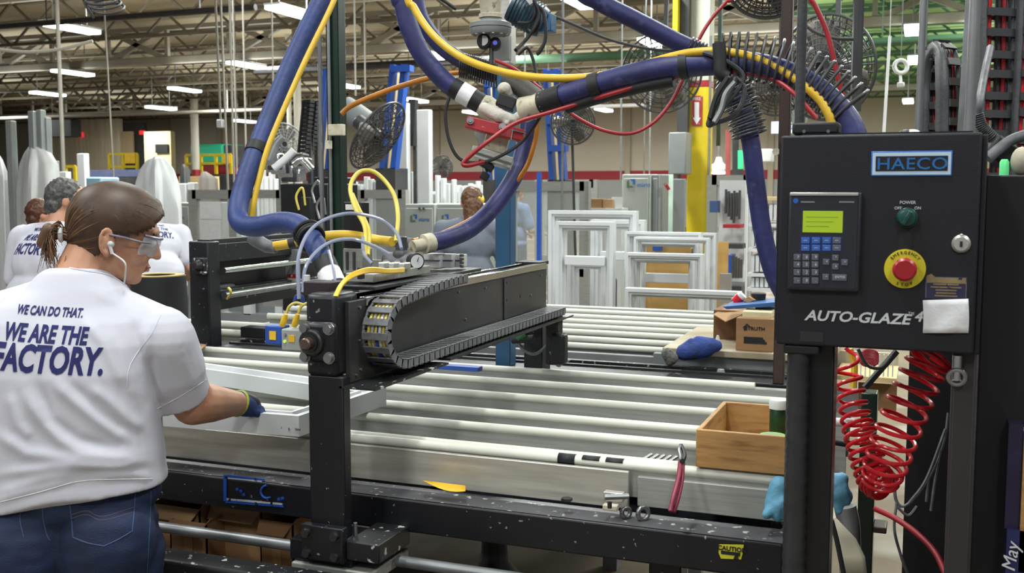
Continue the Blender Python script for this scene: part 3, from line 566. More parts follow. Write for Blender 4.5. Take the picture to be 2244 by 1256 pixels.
# ================================================================ NEAR ROLLER TABLE
XL, XR = -3.3, -.235
t = thing('glazing_table', 'long glazing table of aluminium slats with ivory strips on a black frame', 'table', (-1.6, 2.3, 0))
fb = MB().box((-2.6, 2.24, .742), (XR - .02, 2.34, .825)).out('front_beam', M['black'], t, .006)
MB().box((-2.6, 2.243, .8255), (XR - .02, 2.338, .8265)).out('dust_sheen_top', mat('beam top dust and sheen', '56565a', .45, 0, .3, 5, 'c4c4be', (.62, 40, .05)), fb)  # beam top's grey sheen put into the colour, with real dust specks
# worn blue decal on the beam
o = at(490, 1040, Y=2.238); dm = mat('worn blue decal', '1d4fb0', .5, 0, .1, 10, '16171a', (.62, 60, .04)); dw = mat('worn white decal', 'b9bcc4', .5, 0, .1, 10, '16171a', (.57, 60, .04))
def dq(nm, q, m, dy=-.001): return MB().prism([at(x, y, Y=2.239) for x, y in q], (0, dy, 0)).out(nm, m, fb)
dq('decal_border', [(490, 1040), (497, 1041), (497, 1098), (490, 1098)], dm); dq('decal_border', [(497, 1040), (580, 1050), (580, 1056), (497, 1046)], dm); dq('decal_border', [(494, 1094), (622, 1104), (622, 1112), (494, 1102)], dm); dq('decal_line', [(497, 1046), (580, 1054), (580, 1057), (497, 1049)], dw, -.0015); dq('decal_line', [(497, 1092), (620, 1103), (620, 1107), (497, 1096)], dw, -.0015)
pts = [at(585 + 13 * math.cos(a), 1078 + 14 * math.sin(a), Y=2.238) for a in [1.0 + k * .28 for k in range(14)]]; MB().tube(pts, .003, 6).out('decal_letter', dm, fb)
for x, y in ((524, 1074), (530, 1082), (516, 1070), (607, 1092), (615, 1090)): dq('decal_scrap', [(x, y), (x + 6, y - 2), (x + 8, y + 4), (x + 2, y + 6)], dm)
q = MB().prism([at(x, y, Y=2.238) for x, y in ((1576, 1193), (1630, 1194), (1628, 1211), (1624, 1226), (1580, 1224), (1575, 1212))], (0, -.001, 0)).out('caution_sticker', mat('torn yellow sticker', 'd6d234', .5, 0, .1, 20, '20211f', (.64, 30, .04)), fb)
text('sticker_word', 'CAUTION', .010, at(1604, 1208, Y=2.236), (1, 0, 0), (0, 0, 1), M['ink'], q, bold=.03); MB().box(at(1580, 1214, Y=2.2365), at(1622, 1212, Y=2.236)).out('sticker_line', M['ink'], q)
ys = [2.345, 2.587, 2.764, 3.006, 3.238, 3.463]
for i, y in enumerate(ys):
    xr = XR - .02 if i < 5 else -.5
    s = MB().box((XL, y - .002, .835 if i else .86), (XR - .02, y + .03, .928)).out('slat', M['alu'], t, .003)
    MB().tube([(XL, y + .006, .934), (xr, y + .006, .934)], .0125, 14).out('plastic_strip', M['strip'], s)
    if i == 0:
        MB().tube([(XL, y + .034, .938), (-.5, y + .034, .938)], .010, 12).out('plastic_strip', M['strip'], s)
    else: MB().box((XL, y - .17 if i > 1 else y - .13, .868), (XR - .02, y - .004, .874)).out('flat_pan', M['alu'], s)
    MB().box((XL, y + .026, .92), (-.4, y + .045, .925)).out('flange', M['alu'], s)
MB().box((XL, 2.322, .838), (-.62, 2.336, .926)).out('front_cover', mat('brushed cover plate', 'c4c1b6', .38, .45, .2, 2, stretch=(2, 30, 30)), t, .002)
MB().box((-.60, 2.33, .845), (XR - .02, 2.345, .915)).out('front_cover', M['alu'], t, .002)
MB().box((-3.2, 2.37, .78), (-.27, 3.5, .80)).out('under_pan', M['black'], t)
for x in (-2.45, -1.15, -.3): MB().box((x, 2.36, .76), (x + .07, 3.5, .84)).out('cross_member', M['blackdusty'], t, .004)
MB().box((-2.8, 3.52, .78), (-.5, 3.6, .9)).out('rear_beam', M['black'], t, .005); MB().box((-2.75, 3.60, .80), (-.40, 3.82, .922)).out('rear_rail', M['black'], t, .005); MB().box((-2.75, 3.70, .922), (-.42, 3.715, .93)).out('rear_lip', M['dsteel'], t); MB().box((-2.75, 3.77, .922), (-.42, 3.80, .932)).out('rear_lip', M['blackdusty'], t)
for x in (-2.4, -.6): MB().box((x, 2.45, .0), (x + .08, 2.53, .78)).out('leg', M['black'], t, .004)
c = at(1085, 1228, Z=.1); MB().lathe((c.x, c.y, 0), (0, 0, 1), [(0, .12), (.02, .12), (.1, .055), (.14, .05), (.9, .05)], 16).out('pedestal_leg', M['black'], t)
for i in range(5):   # tape wraps on the front strip
    pass
for k, (x0, x1) in enumerate(((1219, 1256), (1272, 1310), (1324, 1362))):
    a = at(x0, 1012, Y=2.33); b = at(x1, 1016, Y=2.33); B = MB(); rows = []
    for X in (a.x, b.x): rows.append([V(X, 2.351 + .0138 * math.cos(w), .934 + .0138 * math.sin(w)) for w in [math.pi * .35 + math.pi * (.85 if k == 0 else .5) * u / 8 for u in range(9)]])
    B.sheet(rows); B.out('tape_wrap', M['ink'], t, solid=.001)
# guide rods and base rails in front of and below it
for xa, xb, w in ((-2.6, -1.44, 'left'), (-1.16, -.25, 'right')):
    tag(MB().cyl((xa, 2.2, .683), (xb, 2.2, .683), .014, 16).out('guide_rod', M['galv']), 'polished round guide rod below the table beam, %s of the gantry foot' % w, 'rod')
tag(MB().box((-2.6, 1.98, .52), (-.95, 2.06, .692)).out('base_rail', M['blackdusty'], None, .008), 'black dusty base rail along the bottom of the picture', 'rail')
tag(MB().box((-2.6, 2.06, .40), (-1.25, 2.9, .415)).out('base_shelf', M['blackc'], None), 'black shelf plate behind the base rail', 'shelf')
for k, (x0, y0, x1, y1, Y, w) in enumerate(((325, 1112, 445, 1256, 2.32, 'leftmost, half hidden by the jeans'), (372, 1145, 460, 1256, 2.28, 'small one with a tape strip'), (462, 1112, 580, 1256, 2.36, 'largest, with its flap up'), (569, 1140, 650, 1256, 2.30, 'rightmost, beside the gantry foot'))):
    a = at(x0, y0, Y=Y); b = at(x1, y0, Y=Y); z0, z1 = .415, at((x0 + x1) / 2, y0, Y=Y).z; z1 = min(z1, .70)
    t = thing('cardboard_box', 'open cardboard box under the table, ' + w, 'cardboard box', (a.x, Y, z0)); m = M['card' if k % 2 else 'card2']; x0w, x1w = a.x, b.x - .012
    B = MB(); B.box((x0w, Y, z0), (x1w, Y + .004, z1)); B.box((x0w, Y + .2, z0), (x1w, Y + .204, z1)); B.box((x0w, Y, z0), (x0w + .004, Y + .2, z1)); B.box((x1w - .004, Y, z0), (x1w, Y + .2, z1)); B.box((x0w, Y, z0), (x1w, Y + .2, z0 + .004)); B.out('carton_body', m, t)
    MB().prism([(x0w, Y, z1), (x1w, Y, z1), (x1w - .01, Y - .03, z1 - .028), (x0w + .01, Y - .03, z1 - .028)], (0, 0, .003)).out('flap', m, t)
    MB().prism([(x1w, Y, z1), (x1w, Y + .2, z1), (x1w + .006, Y + .19, z1 + .012), (x1w + .006, Y + .01, z1 + .012)], (-.003, 0, 0)).out('flap', m, t)
    MB().box(((x0w + x1w) / 2 - .014, Y - .0015, z0), ((x0w + x1w) / 2 + .014, Y, z1)).out('packing_tape', M['card2'], t)
# ================================================================ FRONT GANTRY
GX0, GX1 = -1.34, -1.245
g = thing('glazing_gantry', 'black gantry post and beam with a bearing plate reaching over the table', 'gantry', (GX0, 2.1, .68))
MB().box((GX0, 2.1, .755), (GX1, 2.134, 1.145)).out('post', M['black'], g, .004)
MB().box((GX0 - .002, 2.095, 1.143), (GX1 - .012, 2.2, 1.338)).out('post_head', M['black'], g, .012)
bt = MB(); bt.box((GX1 - .014, 2.135, 1.125), (GX1, 3.515, 1.318)); bt.out('beam_plate', M['dgrey'], g, .002); MB().box((GX0, 2.2, 1.24), (GX1 - .014, 3.515, 1.3)).out('beam', M['blackc'], g, .003)
for x, w in ((-1.318, .012), (-1.262, .022)): MB().box((x, 2.21, 1.30), (x + w, 3.5, 1.322)).out('slide_rail', M['chrome'], g, .002)
MB().box((GX1 - .012, 3.515, 1.15), (GX1 - .1, 3.53, 1.31)).out('end_plate', M['black'], g); MB().box((GX1 - .09, 3.44, 1.315), (GX1 + .002, 3.53, 1.326)).out('end_cap', M['ink'], g)
MB().box((GX1, 3.10, 1.165), (GX1 + .004, 3.26, 1.295)).out('access_plate', M['dgrey'], g)
for y, z in ((2.3, 1.29), (2.45, 1.29), (2.75, 1.285), (2.95, 1.28), (3.12, 1.28), (3.24, 1.225), (3.35, 1.22), (3.45, 1.28), (3.12, 1.225), (2.8, 1.2), (2.18, 1.3), (2.23, 1.3), (2.18, 1.22), (2.18, 1.15), (2.16, 1.14)): MB().cyl((GX1, y, z), (GX1 + .004, y, z), .0035, 10).out('screw', M['steel'], g)
MB().box((GX1 - .01, 2.1, 1.118), (GX1 + .085, 2.5, 1.123)).out('chain_tray', M['blackdusty'], g); MB().box((GX1 - .01, 2.5, 1.128), (GX1 + .09, 3.55, 1.134)).out('chain_tray', M['dsteel'], g)
MB().box((GX1 - .07, 3.47, .8), (GX1 + .0, 3.56, 1.13)).out('far_post', M['black'], g, .004)
# bearing on the post face
bp = MB(); x0 = at(659, 750, Y=2.08).x; x1 = at(737, 750, Y=2.08).x; z0 = at(700, 795, Y=2.08).z; z1 = at(700, 706, Y=2.08).z
MB().box((x0 + .006, 2.072, z0), (x1, 2.095, z1)).out('bearing_plate', M['black'], g, .012); cx, cz = (x0 + x1) / 2 - .012, (z0 + z1) / 2
MB().lathe((cx, 2.075, cz), (0, -1, 0), [(0, .033), (.010, .031), (.013, .027), (.012, .02), (.016, .02)], 28).out('bearing_housing', M['dsteel'], g); MB().lathe((cx, 2.06, cz), (0, -1, 0), [(0, .0145), (.018, .0145), (.021, .011)], 20).out('shaft_end', mat('brown steel shaft', '6b5d54', .35, .8, .2, 30), g)
for sx in (x0 + .018, x1 - .014):
    for sz in (z0 + .014, z1 - .014): MB().lathe((sx, 2.073, sz), (0, -1, 0), [(0, .0145), (.004, .0145), (.004, .0105), (.012, .0105)], 6 if 0 else 12).out('bolt', M['steel'], g)
MB().lathe((cx, 2.073, z0 - .002), (0, -1, 0), [(0, .004), (.008, .003)], 8).out('grease_nipple', M['steel'], g)
# foot bracket
MB().box((-1.352, 2.075, .705), (-1.238, 2.1, .79)).out('foot_plate', M['black'], g, .003); MB().box((-1.40, 2.10, .69), (-1.23, 2.24, .742)).out('foot_block', M['black'], g, .004); MB().box((-1.238, 2.09, .712), (-1.15, 2.25, .758)).out('foot_bracket', M['blackdusty'], g, .003)
for sx in (-1.334, -1.257):
    for sz in (.723, .772): MB().lathe((sx, 2.077, sz), (0, -1, 0), [(0, .014), (.003, .014), (.003, .011), (.014, .010)], 12).out('bolt', M['dsteel'], g)
MB().box((-1.39, 2.09, .66), (-1.17, 2.28, .688)).out('slide_block', M['alu'], g, .004)
MB().cyl((-1.235, 2.13, .758), (-1.235, 2.13, .79), .005, 10).out('stud', M['steel'], g)
# ---- cable chain looping along the beam
cc = thing('cable_chain', 'grey plastic cable chain looping along the gantry beam with coloured cables', 'cable chain', (GX1 + .035, 2.2, 1.1))
zb, zt = 1.152, 1.314; R = (zt - zb) / 2; yl = 2.293; path = []
y = 3.5
while y > yl: path.append((y, zb)); y -= .004
for k in range(0, 90): a = -math.pi / 2 - math.pi * k / 89 * .9; path.append((yl + R * 1.35 * math.cos(a), (zb + zt) / 2 + R * math.sin(a)))
e = path[-1]; n = 70
for k in range(1, n + 1): path.append((e[0] + (2.66 - e[0]) * k / n, e[1] + (1.335 - e[1]) * math.sin(k / n * math.pi / 2)))
L = [0]
for p, q in zip(path, path[1:]): L.append(L[-1] + math.hypot(q[0] - p[0], q[1] - p[1]))
def along(s):
    import bisect
    i = min(max(bisect.bisect(L, s), 1), len(L) - 1); f = (s - L[i - 1]) / max(1e-9, L[i] - L[i - 1]); p, q = path[i - 1], path[i]
    return p[0] + (q[0] - p[0]) * f, p[1] + (q[1] - p[1]) * f
link_o = None; pitch = .0305; nl = int(L[-1] / pitch); cw = .068; CXc = GX1 + .043
for i in range(nl):
    p = along(i * pitch); q = along((i + 1) * pitch); d = Vector((0, q[0] - p[0], q[1] - p[1])).normalized(); nv = V(0, -d.z, d.y)  # outward: right of travel
    mtx = Matrix(((1, 0, 0, CXc), (0, d.y, nv.y, (p[0] + q[0]) / 2), (0, d.z, nv.z, (p[1] + q[1]) / 2), (0, 0, 0, 1)))
    if link_o is None:
        B = MB()
        for s in (-1, 1):
            xx = s * cw / 2
            B.prism([(xx, -.019, -.013), (xx, .017, -.013), (xx, .019, .008), (xx, .0, .013), (xx, -.019, .009)], (-s * .006, 0, 0))
        B.box((-cw / 2, -.009, .009), (cw / 2, .009, .0125)); B.box((-cw / 2, -.009, -.0125), (cw / 2, .009, -.009)); link_o = B.out('chain_link', M['chain'], cc, .001); o = link_o
    else: o = link_o.copy(); COL.objects.link(o)
    o.matrix_parent_inverse = Matrix.Translation(cc.location).inverted(); o.matrix_basis = mtx
for k, (dx, m) in enumerate(((-.022, M['yelp']), (-.012, M['tape']), (-.002, M['yelp']), (.008, M['white2']), (.018, M['yelp']), (.0, M['sblue']))):
    MB().tube([(CXc + dx, p[0], p[1] + (.002 if k < 5 else -.003)) for p in path[::14]], .0042, 8).out('inner_cable', m, cc)
# ---- gear on the gantry carriage
def fb2(nm, x0, y0, x1, y1, Y, dep, m, par=None, bev=.002): return fbox(nm, x0, y0, x1, y1, Y, dep, m, par, bev)
cr = thing('carriage', 'aluminium gantry carriage plate with valve blocks on the beam top', 'carriage', (-1.29, 2.6, 1.33))
MB().box((-1.335, 2.24, 1.335), (-1.235, 2.9, 1.345)).out('base_plate', M['dsteel'], cr, .002); MB().box((-1.34, 2.28, 1.35), (-1.26, 2.6, 1.372)).out('riser_block', M['alu'], cr, .002)
for k in range(3): MB().box((-1.325 + k * .03, 2.42, 1.372), (-1.308 + k * .03, 2.46, 1.39)).out('bracket', M['aluw'], cr, .003)
rg = thing('air_regulator', 'grey air regulator with round pressure gauge on the carriage', 'regulator', at(880, 590, Y=2.55))
q = at(880, 575, Y=2.6); MB().cyl(q - V(.05, 0, 0), q + V(.045, 0, 0), .028, 20).out('body', M['chain'], rg, .003); MB().lathe(q, (0, 0, 1), [(0, .024), (.02, .026), (.03, .022), (.034, .017), (.07, .016), (.072, .012)], 20).out('adjust_knob', M['plas'], rg); MB().lathe(q - V(0, 0, .03), (0, 0, -1), [(0, .026), (.03, .022), (.04, .01)], 16).out('bowl', M['dsteel'], rg)
for x in (-.034, .002, .03): MB().cyl(q + V(x, -.026, 0), q + V(x, -.032, 0), .009, 10).out('port', M['aluw'], rg)
q2 = at(912, 573, Y=2.52); MB().lathe(q2 + V(-.02, .02, 0), (.75, -.66, 0), [(0, .020), (.024, .022), (.028, .0225), (.03, .02)], 24).out('gauge_case', M['ink'], rg); gd = V(.75, -.66, 0).normalized(); MB().lathe(q2 + V(-.02, .02, 0) + gd * .0301, gd, [(0, .018), (.001, .018)], 24).out('gauge_face', M['white'], rg); MB().bar(q2 + V(-.02, .02, 0) + gd * .032, q2 + V(-.015, .02, .012) + gd * .032, .0015).out('gauge_needle', M['ink'], rg)
vb = thing('valve_block', 'pale grey pneumatic valve block behind the gauge', 'valve', at(970, 570, Y=2.8)); 
for k, (x0, x1) in enumerate(((928, 962), (963, 990), (990, 1012))): fb2('valve', x0, 556 + k, x1, 588 - k, 2.75 + .03 * k, .04, M['white2'], vb); fb2('valve_seam', x0, 570, x1, 572, 2.745 + .03 * k, .01, M['dgrey'], vb)
for k in range(4): p = at(1008, 560 + k * 8, Y=2.8); MB().cyl(p, p + V(.012, 0, 0), .004, 8).out('valve_nut', M['chrome'], vb)
fb2('brass_fitting', 905, 525, 935, 545, 2.9, .04, M['tape'], vb); MB().cyl(at(860, 530, Y=2.9), at(910, 533, Y=2.9), .016, 14).out('pipe_fitting', M['chain'], vb)
mc = thing('motor_column', 'slim black motor column with a white label on the carriage', 'motor', at(768, 540, Y=2.75))
fb2('motor_body', 753, 443, 792, 545, 2.75, .05, M['black'], mc, .003); fb2('white_label', 757, 448, 776, 460, 2.748, .003, M['paper'], mc, 0); fb2('mount', 752, 545, 795, 600, 2.74, .06, M['alu'], mc)
for x in (757, 772): fb2('support', x, 552, x + 5, 592, 2.735, .01, M['dgrey'], mc, .001)
bx = tag(fbox('junction_box', 664, 618, 722, 645, 2.16, .06, mat('dark maroon plastic', '2e2226', .5), None, .003), 'small dark maroon junction box on top of the gantry post', 'electrical box'); MB().cyl(at(672, 620, Y=2.2), at(672, 603, Y=2.2), .008, 12).out('white_fitting', M['white'], bx)
# yellow cable bundle
B = thing('cable_bundle', 'bundle of bright yellow cables running over the gantry beam end', 'cable', at(760, 610, d=2.7))
for k in range(6):
    u = (k - 2.5) * 1.25; hose('yellow_cable', [(735 + u, 650, 2.43), (750 + u, 622, 2.45), (775 + u * .7, 602 + u, 2.48), (810, 592 + u * 1.3, 2.54), (850, 594 + u, 2.60), (885, 592 + u, 2.7)], .003, M['yelb'], B, 8, 6)
fb2('cable_tie', 783, 587, 790, 612, 2.22, .02, M['ink'], B, 0)
o = tag(hose('yellow_cable', [(800, 562, 2.85), (800, 500, 2.95), (778, 455, 3), (768, 408, 3.05), (790, 376, 3.1), (825, 380, 3.12), (860, 420, 3.1), (872, 470, 3), (868, 530, 2.9)], .0065, M['yelp'], None, 10), 'pale yellow cable arching high above the carriage', 'cable'); hose('yellow_cable', [(806, 560, 2.86), (808, 505, 2.95), (785, 455, 3.02), (772, 425, 3.05)], .006, M['yelp'], o, 10)
clear = mat('clear air tube', '9fa6bd', .15, 0, .05, 5, alpha=.75)
for pts, w in (([(655, 655, 2.6), (655, 560, 2.62), (690, 495, 2.7), (760, 468, 2.8), (830, 480, 2.85), (868, 510, 2.85), (880, 545, 2.8)], 'outer and higher'), ([(664, 640, 2.6), (672, 580, 2.62), (715, 535, 2.7), (770, 524, 2.78), (820, 540, 2.8), (855, 558, 2.8)], 'inner and lower'), ([(720, 550, 2.7), (732, 600, 2.65), (735, 640, 2.62)], 'short one right of the blue hose end'), ([(795, 520, 2.85), (797, 555, 2.8), (815, 578, 2.78)], 'short one beside the motor column')): tag(hose('air_tube', pts, .0048, clear, None, 8), 'translucent air tube over the carriage, ' + w, 'tube')
# sensor block left of the post
sb = thing('sensor_box', 'small blue sensor box with a yellow tag left of the gantry post', 'sensor', at(600, 740, Y=2.3)); bb = fb2('body', 580, 714, 617, 756, 2.28, .04, M['mblue'], sb, .004); fb2('yellow_tag', 590, 726, 604, 745, 2.278, .003, M['yelb'], sb, 0)
vs = thing('solenoid_valve', 'grey solenoid valve with green light and yellow tag beside the gantry post', 'valve', at(640, 745, Y=2.25)); fb2('body', 616, 722, 662, 770, 2.24, .05, M['grey'], vs, .004); fb2('yellow_tag', 632, 735, 645, 750, 2.238, .003, M['yelb'], vs, 0)
for y, m in ((734, M['steel']), (748, mat('lit green pilot', 'b9e060', .4, emit=.8))): p = at(625, y, Y=2.24); MB().cyl(p, p + V(0, -.004, 0), .004, 10).out('pilot_light', m, vs)
for k, x in enumerate((622, 648)):
    o = thing('cable_plug', 'yellow cable plug entering the %s, left of the gantry post' % ('blue sensor box' if k == 0 else 'solenoid valve'), 'plug', at(x, 700, Y=2.27)); MB().lathe(at(x - 4, 716, Y=2.26), at(x + 6, 684, Y=2.26) - at(x - 4, 716, Y=2.26), [(0, .006), (.005, .008), (.02, .008), (.035, .005)], 12).out('plug_body', M['yelb'], o); hose('cable', [(x + 6, 686, 2.78), (x + 12, 672, 2.78), (x + 26, 664, 2.78), (665, 668, 2.78)], .004, M['yelp'], o, 8)
tag(hose('blue_cable_loop', [(645, 670, 2.85), (650, 650, 2.85), (662, 652, 2.85), (664, 668, 2.85)], .006, M['sblue'], None, 8), 'short dark blue cable loop above the solenoid valve', 'cable')
# things at the far end of the beam
o = thing('limit_switch', 'black limit switch cluster with wires at the far end of the gantry beam', 'switch', at(1215, 760, Y=3.45)); fb2('body', 1195, 690, 1222, 800, 3.42, .06, M['ink'], o, .006); fb2('lower_body', 1205, 732, 1236, 800, 3.38, .05, M['black'], o, .01)
for pts, m in (([(1130, 740, 3.7), (1145, 765, 3.7), (1172, 776, 3.7), (1200, 755, 3.7), (1212, 725, 3.7)], M['galv']), ([(1205, 700, 3.68), (1215, 725, 3.66), (1232, 735, 3.66)], M['yelp']), ([(1222, 730, 3.66), (1236, 760, 3.66), (1222, 795, 3.66)], M['white2']), ([(1206, 770, 3.66), (1222, 800, 3.66), (1232, 796, 3.66)], M['galv'])): hose('wire', pts, .006, m, o, 8)
p = at(1135, 740, Y=3.4); MB().cyl(p, p + V(.03, 0, .02), .018, 14).out('green_connector', mat('green connector', '3c7a50', .5), o); MB().cyl(p - V(.02, 0, .01), p + V(.06, 0, 0), .014, 12).out('black_connector', M['ink'], o)
tag(MB().box((-1.62, 3.3, .95), (-1.42, 3.34, .965)).out('blue_bar', M['mblue']), 'short blue bar lying behind the gantry beam', 'bar')
# ================================================================ REAR GANTRY
g2 = thing('rear_gantry', 'second black gantry at the left with silver rods over the far rollers', 'gantry', (-2.84, 3.65, .9))
MB().box((-2.885, 3.62, .84), (-2.785, 3.70, 1.362)).out('post', M['black'], g2, .006)
MB().box((-2.87, 3.7, 1.27), (-2.79, 4.75, 1.35)).out('upper_beam', M['black'], g2, .004); MB().box((-2.86, 3.65, 1.352), (-2.80, 4.4, 1.368)).out('top_strip', M['ink'], g2); MB().box((-2.86, 3.7, 1.10), (-2.79, 4.75, 1.15)).out('lower_beam', M['blackdusty'], g2, .004); MB().box((-2.9, 3.7, 1.05), (-2.88, 4.75, 1.3)).out('back_plate', M['blackc'], g2)
MB().cyl((-2.77, 3.7, 1.235), (-2.77, 4.6, 1.235), .014, 12).out('rod', M['chrome'], g2); MB().cyl((-2.77, 3.7, 1.13), (-2.77, 4.6, 1.13), .016, 12).out('rod', M['steel'], g2)
x0 = at(627, 600, Y=4.3).x; fbox('end_plate', 626, 547, 653, 634, 4.25, .02, M['midgrey'], g2); wl = fbox('warning_label', 630, 601, 650, 634, 4.245, .006, M['tape'], g2); fbox('warning_band', 630, 601, 650, 609, 4.243, .003, M['redp'], wl)
p = at(436, 582, Y=3.6); MB().box((p.x - .035, 3.595, p.z - .035), (p.x + .035, 3.62, p.z + .035)).out('bearing_plate', M['blackdusty'], g2, .008); MB().lathe((p.x, 3.6, p.z), (0, -1, 0), [(0, .028), (.02, .022), (.03, .014)], 20).out('bearing', M['dsteel'], g2)
MB().lathe(at(450, 598, Y=3.6), (0, -1, 0), [(0, .008), (.015, .007)], 10).out('bolt', M['steel'], g2); MB().cyl(at(468, 642, Y=3.75), at(505, 634, Y=3.9), .032, 18).out('motor', M['ink'], g2, .005); hose('motor_cable', [(500, 630, 4.3), (506, 640, 4.3), (498, 655, 4.35)], .005, M['yelp'], g2, 6)
for y in (560, 586): p = at(505, y, Y=4.0); MB().box(p - V(.012, .005, .018), p + V(.012, .005, .018)).out('rod_clamp', M['white'], g2, .004)
p = at(478, 566, Y=3.75); MB().box(p - V(.016, .005, .014), p + V(.016, .005, .014)).out('rod_clamp', M['white2'], g2, .004)
sc = thing('sealant_spool', 'large black ribbed spool with a yellowish rim in front of the rear gantry', 'spool', at(350, 760, Z=.95))
c = at(352, 762, Z=.946); c.z = .946; zt = at(352, 604, Y=c.y).z; r = 59 * (c.y * cs - c.x * sn) / F; pr = []
for k in range(15): z = (zt - c.z) * k / 14; pr += [(z, r), (z + .008, r * 1.006)] if k < 14 else [(z, r), (z, r * .93)]
MB().lathe(c, (0, 0, 1), pr, 40).out('tape_roll', M['rub'], sc); MB().lathe(V(c.x, c.y, zt), (0, 0, 1), [(0, r * .93), (.004, r * .93), (.004, r * .62), (-.03, r * .6)], 40).out('rim', mat('yellowish rim', 'b59d5c', .6), sc); MB().lathe(V(c.x, c.y, zt - .02), (0, 0, 1), [(0, r * .6), (.012, r * .6)], 30).out('core', mat('dark core', '4c443a', .7), sc)
tag(MB().prism([at(x, y, Z=.95) for x, y in ((405, 770), (432, 754), (452, 757), (440, 768))], (0, 0, .004)).out('cardboard_scrap', M['card']), 'small cardboard scrap under the black spool', 'cardboard')
# ================================================================ FAR ROLLER TABLES
t = thing('far_roller_table', 'far roller table of white strips behind the black rear rail at the right', 'table', (-1.4, 4.8, 0))
for y in (5.274, 5.06, 4.87, 4.68, 4.5, 4.29, 4.1):
    s = MB().box((-2.0, y + .01, .87), (-.75, y + .03, .93)).out('slat', M['alu'], t); MB().tube([(-2.0, y, .937), (-.75, y, .937)], .0125, 12).out('plastic_strip', M['strip'], s)
MB().box((-2.0, 5.3, .9), (-.7, 5.36, .958)).out('rear_rail', M['alu'], t, .004); MB().box((-2.0, 4.03, .82), (-.9, 4.06, .92)).out('front_cover', M['midgrey'], t, .003); MB().box((-2.0, 4.06, .80), (-.75, 5.3, .85)).out('pan', M['alu'], t)
for x in (-1.75, -1.2): MB().box((x, 4.1, 0), (x + .06, 4.16, .85)).out('leg', M['midgrey'], t)
t = thing('far_slat_table', 'aluminium slat table seen under the rear gantry at the left', 'table', (-2.7, 4.6, 0))
for k, y in enumerate((3.9, 4.15, 4.5, 4.85, 5.2, 5.6)):
    xa = (-3.4, -3.4, -3.1, -3.2, -2.7, -3.9)[k]; s = MB().box((xa, y + .01, .84), (-2.02, y + .035, .93)).out('slat', M['alu'], t); MB().tube([(xa, y, .937), (-2.02, y, .937)], .015, 12).out('plastic_strip', M['strip'], s)
MB().box((-3.4, 3.86, .80), (-2.02, 5.65, .84)).out('pan', M['alu'], t); MB().box((-3.8, 5.8, .8), (-2.1, 5.9, .99)).out('rear_rail', M['white2'], t, .01); MB().box((-3.3, 3.88, 0), (-3.22, 3.96, .8)).out('leg', M['black'], t)
MB().box((-2.75, 3.78, .94), (-2.6, 3.85, .985)).out('black_stop', M['ink'], t, .004); MB().cyl((-2.62, 3.82, .96), (-2.44, 3.82, .965), .014, 12).out('cylinder', M['alu'], t); MB().cyl((-2.66, 3.82, .96), (-2.6, 3.82, .96), .018, 12).out('cylinder_cap', M['ink'], t)
# ================================================================ POSTS
p = thing('blue_post', 'blue grey square steel post carrying the overhead pump', 'post', (-1.45, 3.6, 0)); MB().box((-1.478, 3.6, .922), (-1.418, 3.66, at(1100, 150, Y=3.6).z)).out('shaft', M['teal'], p, .003); MB().box((-1.41, 3.58, at(1115, 140, Y=3.6).z), (-1.465, 3.64, at(1115, -30, Y=3.6).z)).out('upper_shaft', M['aluw'], p, .003)
tag(MB().box((-2.22, 3.65, .922), (-2.163, 3.71, 5.5)).out('green_post', M['green'], None, .004), 'tall dark green painted post behind the carriage', 'post')
o = thing('conduit_pipe', 'bright steel conduit clipped to the green post with a paper tag', 'conduit', (-2.24, 3.62, .9)); MB().cyl((-2.235, 3.63, .925), (-2.235, 3.63, 5.5), .009, 10).out('pipe', M['chrome'], o); fbox('paper_tag', 718, 272, 749, 297, 3.6, .03, M['tape'], o, .003); fbox('tape_end', 712, 308, 722, 326, 3.6, .02, M['tape'], o); MB().cyl((-2.2, 3.64, .9), (-2.2, 3.64, 5.5), .007, 10).out('pipe', M['galv'], o)
o = thing('brown_post', 'dark brown square steel post left of the control cabinet', 'post', (-.44, 3.6, 0)); MB().box((-.46, 3.6, .922), (-.424, 3.64, 5.5)).out('shaft', M['brown'], o, .003); p = at(1702, 333, Y=3.59); MB().cyl(p, p + V(0, -.02, 0), .012, 10).out('brass_knob', M['tape'], o)
# ================================================================ OVERHEAD HOSES
def bhose(name, label, pts, r, m, bands=(), n=16):
    P = spline(px(pts), 10); o = tag(MB().tube(P, r, n).out(name, m), label, 'hose')
    for u, w in bands:
        i = min(int(u * (len(P) - 1)), len(P) - 2); d = (P[i + 1] - P[i]).normalized(); MB().cyl(P[i] - d * w / 2, P[i] + d * w / 2, r * 1.13, n).out('strap', M['ink'], o)
    return o, P
hA, PA = bhose('supply_hose', 'thick blue hose falling from the top and curving right onto the gantry carriage', [(905, -480, 3.3), (735, -60, 3.25), (700, 10, 3.22), (640, 135, 3.18), (588, 262, 3.12), (548, 365, 3.05), (524, 445, 3.0), (526, 487, 2.95), (562, 497, 2.9), (618, 487, 2.85), (660, 497, 2.8), (690, 535, 2.74), (712, 580, 2.7)], .0285, M['blueb'], ((.39, .03),))
for u in (.872, .885, .898):
    i = int(u * (len(PA) - 1)); d = (PA[i + 1] - PA[i]).normalized(); MB().ring(PA[i], d + V(0, 0, (u - .875) * 8), .034, .006, 30, 8).out('rubber_band', M['rub'], hA)
d = (PA[-1] - PA[-3]).normalized(); MB().cyl(PA[-1] - d * .01, PA[-1] + d * .03, .031, 18).out('black_cuff', M['ink'], hA); MB().cyl(PA[-1] + d * .028, PA[-1] + d * .075, .031, 18).out('paper_label', M['paper'], hA)
